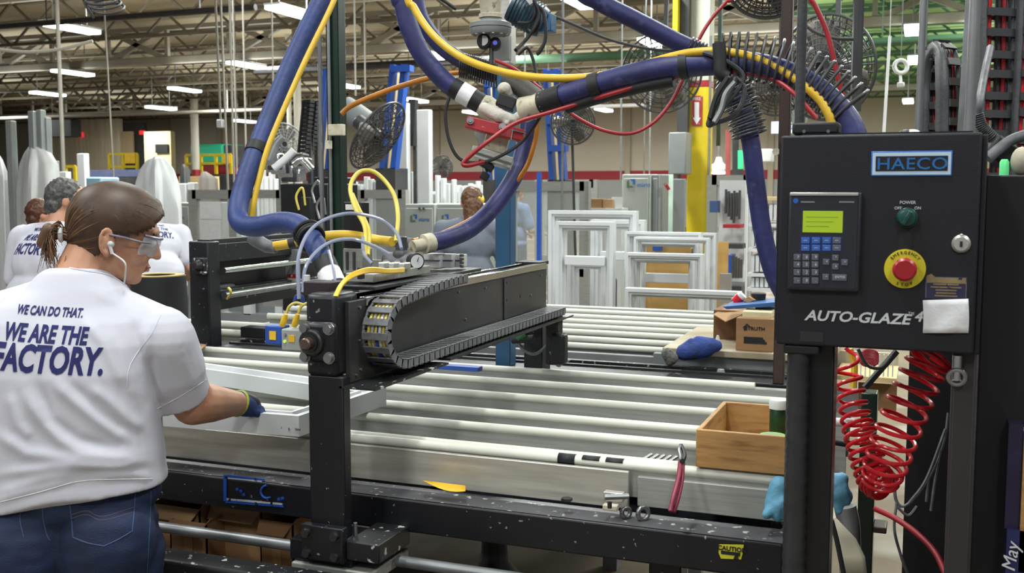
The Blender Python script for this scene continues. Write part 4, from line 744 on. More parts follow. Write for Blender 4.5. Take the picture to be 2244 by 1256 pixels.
bhose('air_hose', 'yellow hose strapped along the left blue hose', [(920, -480, 3.25), (752, -60, 3.2), (728, 10, 3.18), (668, 135, 3.13), (612, 262, 3.08), (585, 330, 3.05), (566, 400, 3.03), (556, 445, 3.02), (551, 478, 3.02)], .0085, M['yel'], (), 10)
hB, PB = bhose('supply_hose', 'blue hose dropping from the top edge to the left of the pump manifold', [(860, -450, 3.1), (872, -50, 3.1), (884, 10, 3.1), (897, 60, 3.1), (925, 120, 3.1), (975, 178, 3.1), (1016, 205, 3.1)], .0285, M['blue'])
d = (PB[-1] - PB[-4]).normalized(); MB().cyl(PB[-1] - d * .04, PB[-1] + d * .06, .031, 18).out('black_tape', M['rub'], hB); MB().cyl(PB[-1] - d * .012, PB[-1] + d * .028, .0322, 18).out('white_label', M['paper'], hB); MB().tube([PB[-1] + d * .055, PB[-1] + d * .075, PB[-1] + d * .1, PB[-1] + d * .125], .03, 16, True, [.028, .035, .032, .036]).out('taped_fitting', M['tape'], hB)
hC, PC = bhose('supply_hose', 'blue hose behind the yellow line curving into a spring guard by the blue post', [(895, -450, 3.5), (905, -60, 3.5), (912, 0, 3.5), (925, 45, 3.5), (965, 100, 3.5), (1010, 132, 3.5), (1050, 152, 3.5), (1090, 165, 3.5)], .027, M['blue'])
P = spline(px([(1005, 142, 3.5), (1045, 152, 3.5), (1090, 167, 3.5)]), 40); c = []
for i, p in enumerate(P): a = i / len(P) * 18 * 2 * math.pi; c.append(p + (UV * math.cos(a) + (FV + RV * .2) * math.sin(a)) * .037)
P2 = []
for k in range(400): 
    u = k / 399 * (len(P) - 1); i = min(int(u), len(P) - 2); p = P[i].lerp(P[i + 1], u - i); a = k / 399 * 17 * 2 * math.pi; P2.append(p + (UV * math.cos(a) + FV * math.sin(a)) * .04)
MB().tube(P2, .003, 6).out('spring_guard', M['dsteel'], hC)
hD, PD = bhose('supply_hose', 'blue hose crossing the upper right and dropping behind the control cabinet', [(1000, -280, 3.0), (1250, -40, 3.0), (1310, 2, 3.0), (1400, 48, 3.0), (1480, 90, 3.0), (1550, 125, 3.0), (1600, 170, 3.0), (1628, 240, 3.0), (1645, 310, 3.0), (1656, 400, 3.0), (1670, 500, 3.0), (1692, 590, 3.0), (1720, 650, 3.0)], .0265, M['blue'])
hE, PE = bhose('supply_hose', 'thick blue hose arching right from the pump manifold over to the control cabinet', [(1222, 215, 2.75), (1260, 202, 2.72), (1330, 180, 2.68), (1420, 157, 2.62), (1500, 144, 2.58), (1580, 138, 2.55), (1660, 143, 2.52), (1740, 168, 2.5), (1805, 208, 2.48), (1855, 262, 2.46), (1880, 320, 2.45)], .030, M['blue'], ((.17, .028), (.4, .02)))
MB().tube([p - UV * .034 for p in PE[6:38]], .016, 10).out('black_sleeve', M['rub'], hE)
d = (PE[0] - PE[3]).normalized(); MB().cyl(PE[0] - d * .02, PE[0] + d * .05, .033, 18).out('black_end', M['rub'], hE); MB().tube([PE[0] + d * .04, PE[0] + d * .07, PE[0] + d * .11], .03, 16, True, [.033, .03, .035]).out('taped_fitting', M['tape'], hE)
hF, PF = bhose('supply_hose', 'blue hose hanging from the manifold and sweeping left onto the carriage', [(1160, 262, 3.25), (1150, 320, 3.25), (1128, 385, 3.22), (1085, 450, 3.18), (1035, 498, 3.12), (985, 522, 3.05), (940, 533, 3.0)], .0265, M['blue'])
d = (PF[-1] - PF[-3]).normalized(); MB().tube([PF[-1] - d * .01, PF[-1] + d * .02, PF[-1] + d * .021, PF[-1] + d * .06], .02, 14, True, [.0285, .0285, .018, .018]).out('brass_coupling', M['tape'], hF)
bhose('air_hose', 'amber hose following the hanging blue hose to the carriage', [(1178, 268, 3.2), (1172, 310, 3.2), (1150, 372, 3.2), (1100, 430, 3.2), (1050, 470, 3.2), (1000, 498, 3.15), (950, 518, 3.1), (905, 528, 3.0)], .0075, M['org'], (), 10)
bhose('air_hose', 'yellow hose sagging from the top edge across to the hose spring at the right', [(870, -420, 2.9), (890, -40, 2.9), (908, 18, 2.9), (950, 78, 2.88), (1010, 125, 2.85), (1090, 155, 2.8), (1180, 170, 2.75), (1280, 170, 2.7), (1370, 155, 2.65), (1450, 130, 2.6), (1520, 115, 2.55), (1590, 114, 2.52), (1660, 130, 2.5), (1730, 165, 2.48), (1790, 212, 2.46), (1815, 250, 2.45), (1825, 280, 2.45)], .0105, M['yel'], (), 12)
bhose('air_hose', 'amber hose from behind the green post up to the pump', [(748, 250, 3.5), (765, 235, 3.5), (800, 218, 3.5), (860, 195, 3.5), (930, 174, 3.5), (985, 161, 3.5), (1025, 158, 3.5)], .009, M['org'], (), 10)
bhose('air_hose', 'orange hose lying on the carriage behind the blue hose elbow', [(600, 540, 3.1), (640, 533, 3.1), (690, 520, 3.1), (760, 515, 3.1), (830, 526, 3.05), (860, 530, 3.0)], .014, M['yel'], ((.2, .02),), 12); tag(MB().tube(px([(546, 520, 3.12), (560, 526, 3.12), (585, 540, 3.11), (606, 545, 3.1)]), .02, 12, True, [.016, .021, .02, .015]).out('sleeve_fitting', M['chain']), 'grey fabric sleeve on the end of the orange hose', 'sleeve')
bhose('air_hose', 'red hose running from the spring down through the manifold into a loop', [(1790, 260, 2.44), (1740, 205, 2.46), (1690, 172, 2.5), (1620, 158, 2.52), (1560, 156, 2.55), (1450, 175, 2.6), (1350, 203, 2.65), (1280, 224, 2.7), (1200, 248, 2.72), (1130, 270, 2.72), (1070, 310, 2.7), (1030, 342, 2.7), (1015, 358, 2.7), (1025, 363, 2.7), (1060, 355, 2.72)], .0058, M['red'], (), 10)
bhose('air_hose', 'thin red hose hanging in a wide loop under the blue arch', [(1085, 132, 3.1), (1130, 153, 3.1), (1185, 195, 3.1), (1220, 222, 3.1), (1260, 255, 3.1), (1320, 285, 3.1), (1380, 293, 3.1), (1430, 270, 3.1), (1470, 225, 3.1), (1500, 165, 3.1), (1530, 90, 3.1), (1560, 40, 3.1), (1590, 5, 3.1), (1610, -30, 3.1), (1660, -300, 3.1)], .0055, M['red'], (), 10)
bhose('air_hose', 'red hose right of the top fan dropping to the control cabinet', [(1700, -260, 3), (1765, -30, 3), (1786, 12, 3), (1810, 65, 3), (1825, 120, 3), (1840, 185, 3), (1853, 235, 3), (1860, 290, 3)], .0075, M['red'], (), 10)
tag(hose('cable', [(1180, 20, 3.6), (1260, 55, 3.6), (1340, 88, 3.6), (1430, 108, 3.6), (1520, 112, 3.6)], .005, M['dgrey'], None, 8), 'dark cable from the blue motor toward the hose spring', 'cable'); tag(hose('cable', [(985, 212, 2.9), (976, 250, 2.9), (985, 310, 2.9), (1010, 350, 2.9), (1060, 355, 2.9), (1110, 335, 2.9), (1150, 305, 2.9), (1175, 270, 2.85), (1205, 220, 2.8), (1230, 185, 2.8), (1280, 178, 2.78)], .0048, M['rub'], None, 8), 'black cable looping round the pump manifold', 'cable'); tag(hose('cable', [(1135, 120, 3.2), (1155, 105, 3.2), (1168, 130, 3.2), (1180, 180, 3.15), (1200, 215, 3), (1230, 232, 2.9), (1258, 235, 2.9), (1265, 215, 2.9)], .005, M['rub'], None, 8), 'black cable from the blue post to the manifold', 'cable'); tag(hose('cable', [(1760, 52, 4), (1790, 72, 4), (1830, 84, 4), (1870, 86, 4)], .007, M['dgrey'], None, 8), 'dark cable tied to the fan cage conduit', 'cable')
tag(hose('cable', [(1000, 20, 3.6), (935, -20, 3.6), (928, 10, 3.6), (932, 40, 3.6)], .006, M['rub'], None, 8), 'black cable at the top edge beside the yellow hose', 'cable')
# big hose spring
sg = thing('hose_spring', 'large steel spring guard with projecting coils around the blue arch', 'spring', PE[50]); P = PE[50:-12]; B = MB(); pts = []
N = 19
for k in range(N):
    u = k / (N - 1) * (len(P) - 2); i = int(u); p = P[i].lerp(P[i + 1], u - i); t = (P[i + 1] - P[i]).normalized(); up = (UV - t * UV.dot(t)).normalized(); s = t.cross(up); o2 = up * .03
    pts = []; tall = .062 if k else .06
    for q in range(15):
        a = 2 * math.pi * (q / 14 - .5) * .93; pts.append(p + up * (.012 + tall * math.cos(a) * (1 if abs(a) < 1.57 else .8)) + s * .036 * math.sin(a) + t * (.012 * a / 3))
    MB().tube(pts, .0035, 7).out('coil', M['dgrey'], sg)
    if 8 < k: MB().ball(pts[7], .0055, 6).out('bright_tip', M['steel'], sg)
fb2('end_clamp', 1571, 92, 1587, 130, 2.05, .05, M['plas'], sg, .003) if 0 else None
sg2 = thing('hose_spring', 'small spring guard on the drooping blue hose behind the black cables', 'spring', PD[72]); P = PD[58:80]; 
for k in range(22):
    u = k / 21 * (len(P) - 2); i = int(u); p = P[i].lerp(P[i + 1], u - i); t = (P[i + 1] - P[i]).normalized(); MB().ring(p, t + UV * .25, .040 + .012 * math.sin(k * 1.3) ** 2, .003, 22, 6).out('coil', M['dgrey'], sg2)
for k in range(5): i = 40 + k; MB().ring(PD[44 + k], (PD[45 + k] - PD[44 + k]), .030, .003, 22, 6).out('coil', M['dsteel'], sg2)
# grey cable hank hanging under the spring
hk = thing('cable_hank', 'coiled hank of grey and black cable hanging below the hose spring', 'cable', at(1590, 200, d=2.6))
for k, (pts, m) in enumerate((([(1500, 128, 2.6), (1530, 114, 2.55), (1580, 128, 2.5), (1625, 160, 2.5), (1622, 190, 2.5), (1590, 230, 2.5), (1555, 272, 2.5), (1560, 250, 2.5), (1585, 200, 2.5), (1605, 165, 2.5)], M['plas']), ([(1600, 168, 2.48), (1575, 215, 2.48), (1552, 272, 2.48), (1570, 262, 2.48), (1595, 215, 2.48), (1612, 170, 2.48)], M['dgrey']), ([(1612, 170, 2.5), (1630, 190, 2.5), (1627, 225, 2.5), (1605, 255, 2.5), (1560, 272, 2.5)], M['plas']), ([(1595, 170, 2.47), (1570, 210, 2.47), (1555, 260, 2.47)], M['rub']), ([(1610, 180, 2.46), (1590, 205, 2.46), (1580, 240, 2.46), (1565, 268, 2.46)], M['galv']))): hose('cable_loop', pts, .0062, m, hk, 8)
hose('spring_end', [(1575, 95, 2.5), (1578, 130, 2.5), (1580, 160, 2.5), (1592, 170, 2.5)], .016, M['rub'], hk, 12)
# ================================================================ PUMP
pu = thing('overhead_pump', 'grey flanged pump head with gauge hanging beside the blue post', 'pump', at(1075, 60, d=3.2))
c = at(1075, 62, d=3.2); s = 3.2 / F
MB().lathe(c, (0, 0, 1), [(-14 * s, 42 * s), (-9 * s, 45 * s), (-1 * s, 46 * s), (0, 43 * s), (1 * s, 46 * s), (10 * s, 46 * s), (13 * s, 40 * s), (14 * s, 24 * s), (24 * s, 22 * s)], 40).out('flange', M['midgrey'], pu)
MB().lathe(c, (0, 0, 1), [(22 * s, 26 * s), (30 * s, 26 * s), (32 * s, 22 * s), (50 * s, 24 * s), (62 * s, 26 * s), (90 * s, 22 * s)], 24).out('taped_pipe', M['tape'], pu)
for k in range(12): a = 2 * math.pi * k / 12; q = c + V(math.cos(a), math.sin(a), 0) * 38 * s; MB().cyl(q - V(0, 0, 16 * s), q - V(0, 0, 10 * s), 4 * s, 8).out('bolt', M['aluw'], pu)
q = c + V(0, 0, -30 * s) - RV * 14 * s; MB().lathe(q, -FV, [(-10 * s, 15 * s), (12 * s, 16 * s), (15 * s, 14 * s)], 20).out('gauge', M['ink'], pu); MB().lathe(q - FV * 15.2 * s - RV * 1 * s, -FV - RV * .4, [(0, 11 * s), (s, 11 * s)], 20).out('gauge_face', M['white2'], pu)
q = c + V(0, 0, -34 * s) + RV * 10 * s; MB().lathe(q, -FV, [(-8 * s, 14 * s), (10 * s, 13 * s), (12 * s, 10 * s)], 20).out('sensor', M['ink'], pu); MB().lathe(q - FV * 12 * s, -FV, [(0, 5 * s), (s, 5 * s)], 16).out('blue_lens', mat('lit blue lens', '4a50d8', .3, emit=.6), pu)
fb2('mount_plate', 1080, 78, 1116, 132, (at(1100, 100, d=3.3)).y, .02, M['grey'], pu, .002); MB().cyl(at(1077, 105, d=3.2), at(1077, 140, d=3.2), .007, 10).out('stem', M['dsteel'], pu)
for y, m in ((30, 'teald'), (5, 'aluw')): pass
mo = thing('blue_motor', 'dark teal electric motor with black cables right of the pump head', 'motor', at(1165, 40, d=3.5)); a = at(1120, 12, d=3.5); b = at(1192, 52, d=3.5); MB().lathe(a, b - a, [(0, .048), (.02, .054), ((b - a).length - .02, .054), ((b - a).length, .048)], 28).out('body', M['teald'], mo); 
for k in range(9): u = .1 + .09 * k; q = a.lerp(b, u); MB().ring(q, b - a, .055, .0025, 28, 5).out('fin', M['teald'], mo)
MB().box(b + V(-.02, -.03, -.03), b + V(.035, .03, .03)).out('terminal_box', M['teal'], mo, .004); MB().bar(at(1150, -20, d=3.4), at(1170, 6, d=3.4), .03).out('bracket', M['aluw'], mo)
for k, pts in enumerate(([(1170, 0, 3.35), (1182, 30, 3.35), (1172, 60, 3.35), (1150, 90, 3.35), (1130, 110, 3.3)], [(1175, 10, 3.35), (1190, 25, 3.35), (1196, 60, 3.35), (1194, 90, 3.35), (1185, 110, 3.35), (1178, 118, 3.35), (1190, 100, 3.35)], [(1135, 50, 3.4), (1160, 50, 3.38), (1172, 35, 3.36), (1172, 5, 3.36)], [(1155, 65, 3.36), (1165, 72, 3.36), (1180, 60, 3.36), (1182, 20, 3.36)])): hose('motor_cable', pts, .006, M['rub'], mo, 8)
mf = thing('pump_manifold', 'pump manifold with a tilted red bar and tape-wrapped fittings', 'manifold', at(1090, 270, d=3.0)); D = 3.0; e = at(1, 1, d=D)
def tb(nm, x0, y0, x1, y1, th, m, dep=.05, dd=0, bev=.003): return MB().bar(at(x0, y0, d=D + dd), at(x1, y1, d=D + dd), dep, th * D / F, up=UV).out(nm, m, mf, bev)
tb('red_bar', 1022, 268, 1150, 300, 26, M['redp'], .035, -.06)
for x, y in ((1031, 265), (1101, 278)): q = at(x, y, d=D - .08); MB().lathe(q, -FV, [(0, .010), (.006, .010), (.006, .006), (.012, .006)], 12).out('bolt', M['steel'], mf)
tb('black_block', 1090, 218, 1128, 232, 26, M['ink'], .05, -.02); tb('tan_block', 1062, 308, 1112, 322, 40, M['tape'], .05); tb('clamp_plate', 1036, 328, 1124, 356, 14, M['alu'], .08, -.01); tb('clamp_plate', 1040, 342, 1120, 366, 12, M['aluw'], .07); tb('side_plate', 1048, 280, 1060, 318, 22, M['midgrey'], .04, .02)
tb('wire_bracket', 1122, 285, 1152, 292, 2, M['steel'], .004, -.08, 0); tb('wire_bracket', 1152, 270, 1148, 306, 2, M['steel'], .004, -.08, 0); tb('wire_bracket', 1124, 283, 1120, 306, 2, M['steel'], .004, -.08, 0)
blob('white_tape_wrap', [(at(1062, 238, d=D - .03), at(1095, 255, d=D - .06), .018, .02), (at(1095, 255, d=D - .06), at(1125, 262, d=D - .06), .02, .014), (at(1125, 262, d=D - .05), at(1160, 245, d=D - .04), .013, .02), (at(1105, 195, d=D - .02), at(1120, 222, d=D), .02, .014), (at(1085, 240, d=D - .05), at(1110, 270, d=D - .07), .012, .008), (at(1140, 222, d=D), at(1160, 240, d=D), .014, .02)], .004, 2, mat('dirty white cloth', 'bfbab0', .85, 0, .12, 30, bump=.4, bscale=60), mf)
P = spline(px([(1115, 178, 3.05), (1140, 190, 3.0), (1170, 212, 2.95), (1190, 228, 2.9)]), 8); MB().tube(P, .028, 16).out('ribbed_hose', wave(mat('ribbed dark hose', '3d3a33', .55, 0, .2, 20), 'X', 90, .4), mf); MB().tube([P[-3], P[-1]], .033, 16).out('hose_cuff', M['dgrey'], mf)
MB().cyl(at(1170, 232, d=2.95), at(1215, 220, d=2.85), .026, 16).out('taped_elbow', M['tape'], mf); tb('valve_body', 1050, 352, 1080, 372, 16, M['ink'], .04); tb('valve_knob', 1054, 382, 1070, 392, 16, M['ink'], .03); MB().cyl(at(1064, 365, d=D), at(1062, 384, d=D), .008, 10).out('stem', M['steel'], mf)
tb('solenoid', 1160, 168, 1148, 195, 20, M['dgrey'], .03, .1)
# ================================================================ CONTROL CABINET
CY = 1.85
k = thing('control_cabinet', 'black machine control cabinet with keypad, green screen and emergency stop', 'control cabinet', (-.08, CY, 1.31))
body = MB().box((-.232, CY, 1.312), (.083, CY + .19, 1.671)).out('body', M['panel'], k, .004, seg=3)
MB().box((.083, CY + .012, 1.31), (.092, CY + .19, 1.668)).out('door_edge', M['panel'], k, .002); MB().box((-.236, CY + .012, 1.318), (-.232, CY + .18, 1.66)).out('side_flange', M['panel'], k)
def cp(x, y, o=0): return at(x, y, Y=CY - o)
def cbox(nm, x0, y0, x1, y1, o0, o1, m, par=k, bev=0):
    a = cp(x0, (y0 + y1) / 2); b = cp(x1, (y0 + y1) / 2); xm = (x0 + x1) / 2; return box(nm, (a.x, CY - o1, cp(xm, y1).z), (b.x, CY - o0, cp(xm, y0).z), m, par, bev)
XD, ZD = (1, 0, 0), (0, 0, 1)
sgn = cbox('name_plate', 1909, 331, 2087, 386, 0, .002, mat('blue sign border', '2f6fc0', .4, 0, .05, 10), k, .001); cbox('plate_border', 1912, 334, 2084, 383, .002, .0026, mat('pale sign border', 'c5dcf2', .4, 0, .04, 10), sgn); cbox('plate_field', 1919, 342, 2077, 375, .0026, .0032, M['panel'], sgn)
text('sign_lettering', 'HAECO', .0195, cp(1998, 371, .0036), XD, ZD, mat('blue sign letters', '2a6cae', .45, 0, .05, 10), sgn, bold=.012, fit=.107, sp=1.05); 
hm = cbox('keypad_panel', 1728, 421, 1887, 637, 0, .012, M['plas'] if 0 else mat('keypad plastic', '2a2c36', .4, 0, .1, 20), k, .004); cbox('bezel_top', 1733, 422, 1882, 429, .008, .0145, M['aluw'], hm, .001); cbox('keypad_face', 1734, 432, 1878, 630, .012, .013, mat('keypad face', '23252f', .5, 0, .08, 20), hm)
cbox('screen', 1761, 462, 1848, 509, .013, .0135, mat('lit green screen', 'a3bf2c', .35, 0, .03, 10, emit=.32), hm)
for y in (475, 485, 495): cbox('screen_line', 1768, y, 1838 - (y - 475), y + 1.2, .0135, .0137, mat('screen text', '7d962c', .4), hm)
for j, y in enumerate((526, 542)):
    for i, x in enumerate((1767, 1790, 1813, 1835)): cbox('function_key', x - 9, y - 6, x + 9, y + 7, .013, .015, mat('blue key', '3a66b8', .5, 0, .06, 30) if i < 3 else mat('grey key', '5c606b', .5, 0, .1, 30), hm, .0006); cbox('key_mark', x - 4, y - 1, x + 4, y + 1, .015, .0152, mat('pale key ink', '8fa6cf', .5), hm)
num = ['7', '8', '9', '4', '5', '6', '1', '2', '3', '-', '0', '.']
for j, y in enumerate((563, 579, 596, 614)):
    for i, x in enumerate((1749, 1768, 1788)): cbox('number_key', x - 7.5, y - 7, x + 7.5, y + 6.5, .013, .015, MATS['grey key'], hm, .0006); text('key_mark', num[j * 3 + i], .005, cp(x, y + 3.5, .0153), XD, ZD, M['white2'], hm)
for x, y, ch in ((1812, 573, '<'), (1832, 564, '^'), (1832, 583, 'v'), (1852, 574, '>'), (1811, 606, '+')): cbox('arrow_key', x - 7, y - 6.5, x + 7, y + 6.5, .013, .015, MATS['grey key'], hm, .0006); text('key_mark', ch, .004, cp(x, y + 2.5, .0153), XD, ZD, M['white2'], hm)
cbox('enter_key', 1825, 600, 1857, 614, .013, .015, MATS['grey key'], hm, .0006); text('key_mark', 'ENTER', .004, cp(1841, 610, .0153), XD, ZD, M['white2'], hm)
p = cp(1744, 440, .0132); MB().cyl(p, p - V(0, .0005, 0), .0045, 16).out('maker_mark', M['inkblue'], hm); cbox('print_line', 1757, 441, 1787, 444, .0132, .0135, M['midgrey'], hm); cbox('print_line', 1840, 441, 1873, 444, .0132, .0135, M['midgrey'], hm); cbox('key_backing', 1756, 517, 1846, 551, .013, .0133, mat('deep blue key film', '1c3474', .5), hm)
text('switch_word', 'POWER', .0052, cp(1989, 447, .0006), XD, ZD, M['white2'], k, bold=.01); text('switch_word', 'OFF', .0048, cp(1968, 459, .0006), XD, ZD, M['white2'], k, bold=.01); text('switch_word', 'ON', .0048, cp(2011, 459, .0006), XD, ZD, M['white2'], k, bold=.01)
p = cp(1988, 477); gk = MB().lathe(p, (0, -1, 0), [(0, .0165), (.006, .0165), (.008, .0145), (.018, .013), (.019, .011)], 28).out('power_knob', mat('green knob', '1d4a45', .3, 0, .2, 60), k); MB().box((p.x - .003, CY - .026, p.z - .012), (p.x + .003, CY - .018, p.z + .012), Matrix.Translation(p) @ Matrix.Rotation(.5, 4, 'Y') @ Matrix.Translation(-p)).out('knob_grip', MATS['green knob'], gk, .001)
cbox('knob_slot', 1969, 505, 1999, 546, 0, .0008, M['rub'])
p = cp(1983, 589); es = MB().lathe(p, (0, -1, 0), [(0, .0325), (.002, .0325), (.0022, .0315)], 40).out('stop_plate', M['yelb'] if 0 else mat('lemon plate', 'd6ca2c', .4, 0, .04, 20), k); MB().lathe(p - V(0, .002, 0), (0, -1, 0), [(0, .015), (.010, .015), (.012, .019), (.022, .019), (.026, .015)], 30).out('stop_button', mat('red stop button', 'a5222a', .35, 0, .05, 20), es)
for i, ch in enumerate('EMERGENCY'):
    a = math.radians(140 - i * 12.5); text('stop_letter', ch, .0052, p + V(.0245 * math.cos(a), -.0026, .0245 * math.sin(a)), (math.sin(a), 0, -math.cos(a)), (math.cos(a), 0, math.sin(a)), M['ink'], es)
for i, ch in enumerate('STOP'):
    a = math.radians(-114 + i * 16); text('stop_letter', ch, .0052, p + V(.029 * math.cos(a), -.0026, .029 * math.sin(a)), (-math.sin(a), 0, math.cos(a)), (-math.cos(a), 0, -math.sin(a)), M['ink'], es)
p = cp(2106, 534); lk = MB().lathe(p, (0, -1, 0), [(0, .0145), (.005, .0145), (.009, .011)], 28).out('lock', M['aluw'], k); MB().box(p + V(-.002, -.0105, -.005), p + V(.002, -.0088, .004)).out('keyhole', M['ink'], lk); MB().ball(p + V(0, -.005, .0135), .003, 6).out('lock_tab', M['aluw'], lk)
st = cbox('warning_sticker', 2028, 606, 2119, 655, 0, .0006, mat('purple sticker', '2e2b4a', .5, 0, .1, 30), k); cbox('sticker_border', 2030, 608, 2117, 621, .0006, .0009, mat('gold sticker ink', '8a7a55', .5, 0, .2, 40, '2e2b4a', (.62, 60, .03)), st)
for i, w in enumerate((28, 34, 23, 22, 25)): cbox('sticker_line', 2073 - w, 622 + i * 6.3, 2073 + w, 625 + i * 6.3, .0006, .0010, MATS['gold sticker ink'], st)
for x in (2029, 2117): cbox('sticker_rule', x - 1, 618, x + 1, 653, .0006, .001, M['chain'], st)
MB().prism([cp(2036, 620, .001), cp(2031, 604, .001), cp(2041, 600, .001), cp(2062, 618, .001)], (0, -.0004, 0)).out('torn_corner', MATS['gold sticker ink'], st)
B = MB(); rows = []
for j in range(7):
    v = j / 6; rows.append([cp(2022 + 100 * u + 1.5 * math.sin(v * 3), 658 + 72 * v - 3 * u * (1 - v), .002 + .004 * abs(math.sin(u * 4 + v * 3)) * (.3 + v)) for u in [i / 8 for i in range(9)]])
B.sheet(rows); B.out('paper_note', M['paper'], k, solid=.0008)
text('model_lettering', 'AUTO-GLAZE', .0175, cp(1764, 701, .0008), XD, ZD, M['white'], k, bold=.035, shear=.25, sx=1.12, align='LEFT'); text('model_lettering', '4', .0175, cp(2003, 704, .0008), XD, ZD, M['white'], k, bold=.03, shear=.25, align='LEFT'); text('trade_mark', 'TM', .005, cp(1990, 690, .0008), XD, ZD, M['white2'], k, align='LEFT')
cbox('dark_sticker', 1753, 727, 1804, 749, 0, .0008, mat('dark sticker', '26272c', .6), k)
MB().box((-.20, CY + .03, 1.671), (.07, CY + .17, 1.675)).out('top_edge', M['blackc'], k)
for x, m in ((2000, M['white2']), (1985, M['plas'])): p = at(x, 293, Y=CY + .08); MB().ball(V(p.x, CY + .08, 1.676), (.012, .012, .006), 8).out('top_fitting', m, k)
bxx = fbox('relay_box', 1736, 270, 1838, 296, CY + .05, .07, M['ink'], None, .004); a = at(1736, 296, Y=CY + .05); bxx.location.z = 1.676 - a.z; tag(bxx, 'flat black box standing on top of the control cabinet', 'box')
for x in (1762, 1815): p = at(x, 292, Y=CY + .049); MB().cyl(p + V(0, 0, 1.676 - a.z), p + V(0, -.002, 1.676 - a.z), .003, 8).out('screw', M['steel'], bxx)
# legs
lg = thing('cabinet_leg', 'black square leg under the control cabinet with a corrugated sleeve', 'leg post', (-.18, CY + .05, 0)); MB().box((-.218, CY + .04, 0), (-.137, CY + .12, 1.312)).out('post', M['blackc'], lg, .004); P = [(-.196, CY + .026, .1 + i * .012) for i in range(101)]; MB().tube(P, .018, 18, True, [.0205 if i % 2 else .0182 for i in range(101)]).out('corrugated_sleeve', mat('grey corrugated plastic', '2e2f32', .4, 0, .2, 30), lg); MB().box((-.22, CY + .005, 1.295), (-.16, CY + .045, 1.312)).out('clamp', M['ink'], lg, .004)
lg = thing('cabinet_leg', 'bare dark grey leg under the right side of the control cabinet', 'leg post', (.07, CY + .05, 0)); MB().box((.053, CY + .04, 0), (.09, CY + .1, 1.312)).out('post', mat('grey brown post', '3a3638', .5, .2, .15, 4), lg, .004); p = at(2097, 818, Y=CY + .03); MB().cyl(p + V(0, 0, .03), p - V(0, 0, .012), .008, 12).out('chrome_fitting', M['chrome'], lg); MB().ring(p - V(0, .005, .006), (0, 1, .2), .013, .004, 20, 8).out('ring', M['steel'], lg)
tag(MB().box((.097, 1.98, 0), (.75, 2.6, 1.604)).out('black_cabinet', mat('flat black paint', '0f0f14', .6, 0, .15, 5), None, .003), 'large black cabinet at the right edge behind the control cabinet', 'cabinet')
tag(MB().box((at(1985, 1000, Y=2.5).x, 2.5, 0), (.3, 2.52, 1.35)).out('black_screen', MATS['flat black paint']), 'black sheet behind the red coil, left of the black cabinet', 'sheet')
gl = thing('signal_lamp', 'small lit green lamp on the black cabinet', 'lamp', at(2200, 372, Y=2.1)); p = at(2200, 383, Y=2.1); MB().lathe(V(p.x, 2.1, 1.604), (0, 0, 1), [(0, .008), (.025, .008), (.030, .005)], 16).out('lens', mat('green lamp lens', '66d98c', .3, 0, .05, 9, emit=.7), gl)
cn = thing('cable_connector', 'black connector with a ribbed sleeve and grey cable right of the control cabinet', 'connector', at(2190, 330, Y=2.0)); MB().bar(at(2165, 315, d=2.1), at(2215, 350, d=2.1), .05, .045).out('housing', M['ink'], cn, .006); P = spline(px([(2142, 250, 2.1), (2150, 275, 2.1), (2165, 292, 2.1), (2185, 312, 2.1)]), 12); MB().tube(P, .01, 14, True, [.0125 if i % 2 else .0105 for i in range(len(P))]).out('ribbed_sleeve', M['plas'], cn); hose('grey_cable', [(2165, 348, 2.05), (2185, 330, 2.05), (2215, 308, 2.05), (2260, 292, 2.05)], .011, M['chain'], cn, 12); hose('grey_cable', [(2170, 105, 2.3), (2158, 160, 2.2), (2148, 215, 2.1), (2143, 255, 2.1)], .008, M['chain'], cn, 12); fb2('cream_bracket', 2149, 338, 2158, 362, 1.9, .02, M['tape'], cn)
q = at(2238, 362, Y=2.1); tag(MB().ball(V(q.x, 2.1, 1.63), (.018, .018, .026), 10).out('cloth_bundle', M['tape']), 'pale cloth lump on the black cabinet at the right edge', 'cloth')
# upright cable chains at top right
def chain2(label, pts, w, sd):
    """ladder-like cable chain: pts are photo pixels along its middle; grey side bands, dark cross bars, red cables inside"""
    t = thing('cable_chain', label, 'cable chain', at(*pts[-1][:2], d=pts[-1][2])); P = spline(px(pts), 14); S2 = [0]
    for a, b in zip(P, P[1:]): S2.append(S2[-1] + (b - a).length)
    sd = V(*sd); sd.z = 0; sd.normalize(); nn = lambda i: (P[min(i + 1, len(P) - 1)] - P[max(i - 1, 0)]).normalized().cross(sd)
    for s, nm in ((-1, 'side_band'), (1, 'side_band')):
        B = MB(); B.sheet([[p + sd * s * w / 2 - nn(i) * .02, p + sd * s * w / 2 + nn(i) * .02] for i, p in enumerate(P)]); B.out(nm, M['plas'], t, solid=.006)
    n = int(S2[-1] / .055)
    for k2 in range(n):
        s = (k2 + .5) * .055; i = max(j for j in range(len(S2)) if S2[j] <= s); p = P[i]; tt = (P[min(i + 1, len(P) - 1)] - p).normalized()
        for q in (-1, 1): MB().bar(p - sd * w / 2 + nn(i) * .022 * q, p + sd * w / 2 + nn(i) * .022 * q, .02, .006, up=nn(i)).out('cross_bar', M['dgrey'], t)
    for u, m in ((-.25, M['redc']), (.1, M['ink']), (.3, M['red'])): MB().tube([p + sd * w * u for p in P], .008, 8).out('inner_cable', m, t)
    return t
chain2('tall upright cable chain with red cables behind the control cabinet', [(2184, -600, 2.7), (2182, -60, 2.7), (2180, 60, 2.7), (2178, 180, 2.7), (2164, 480, 2.7)], .085, RV * .95 + FV * .3)
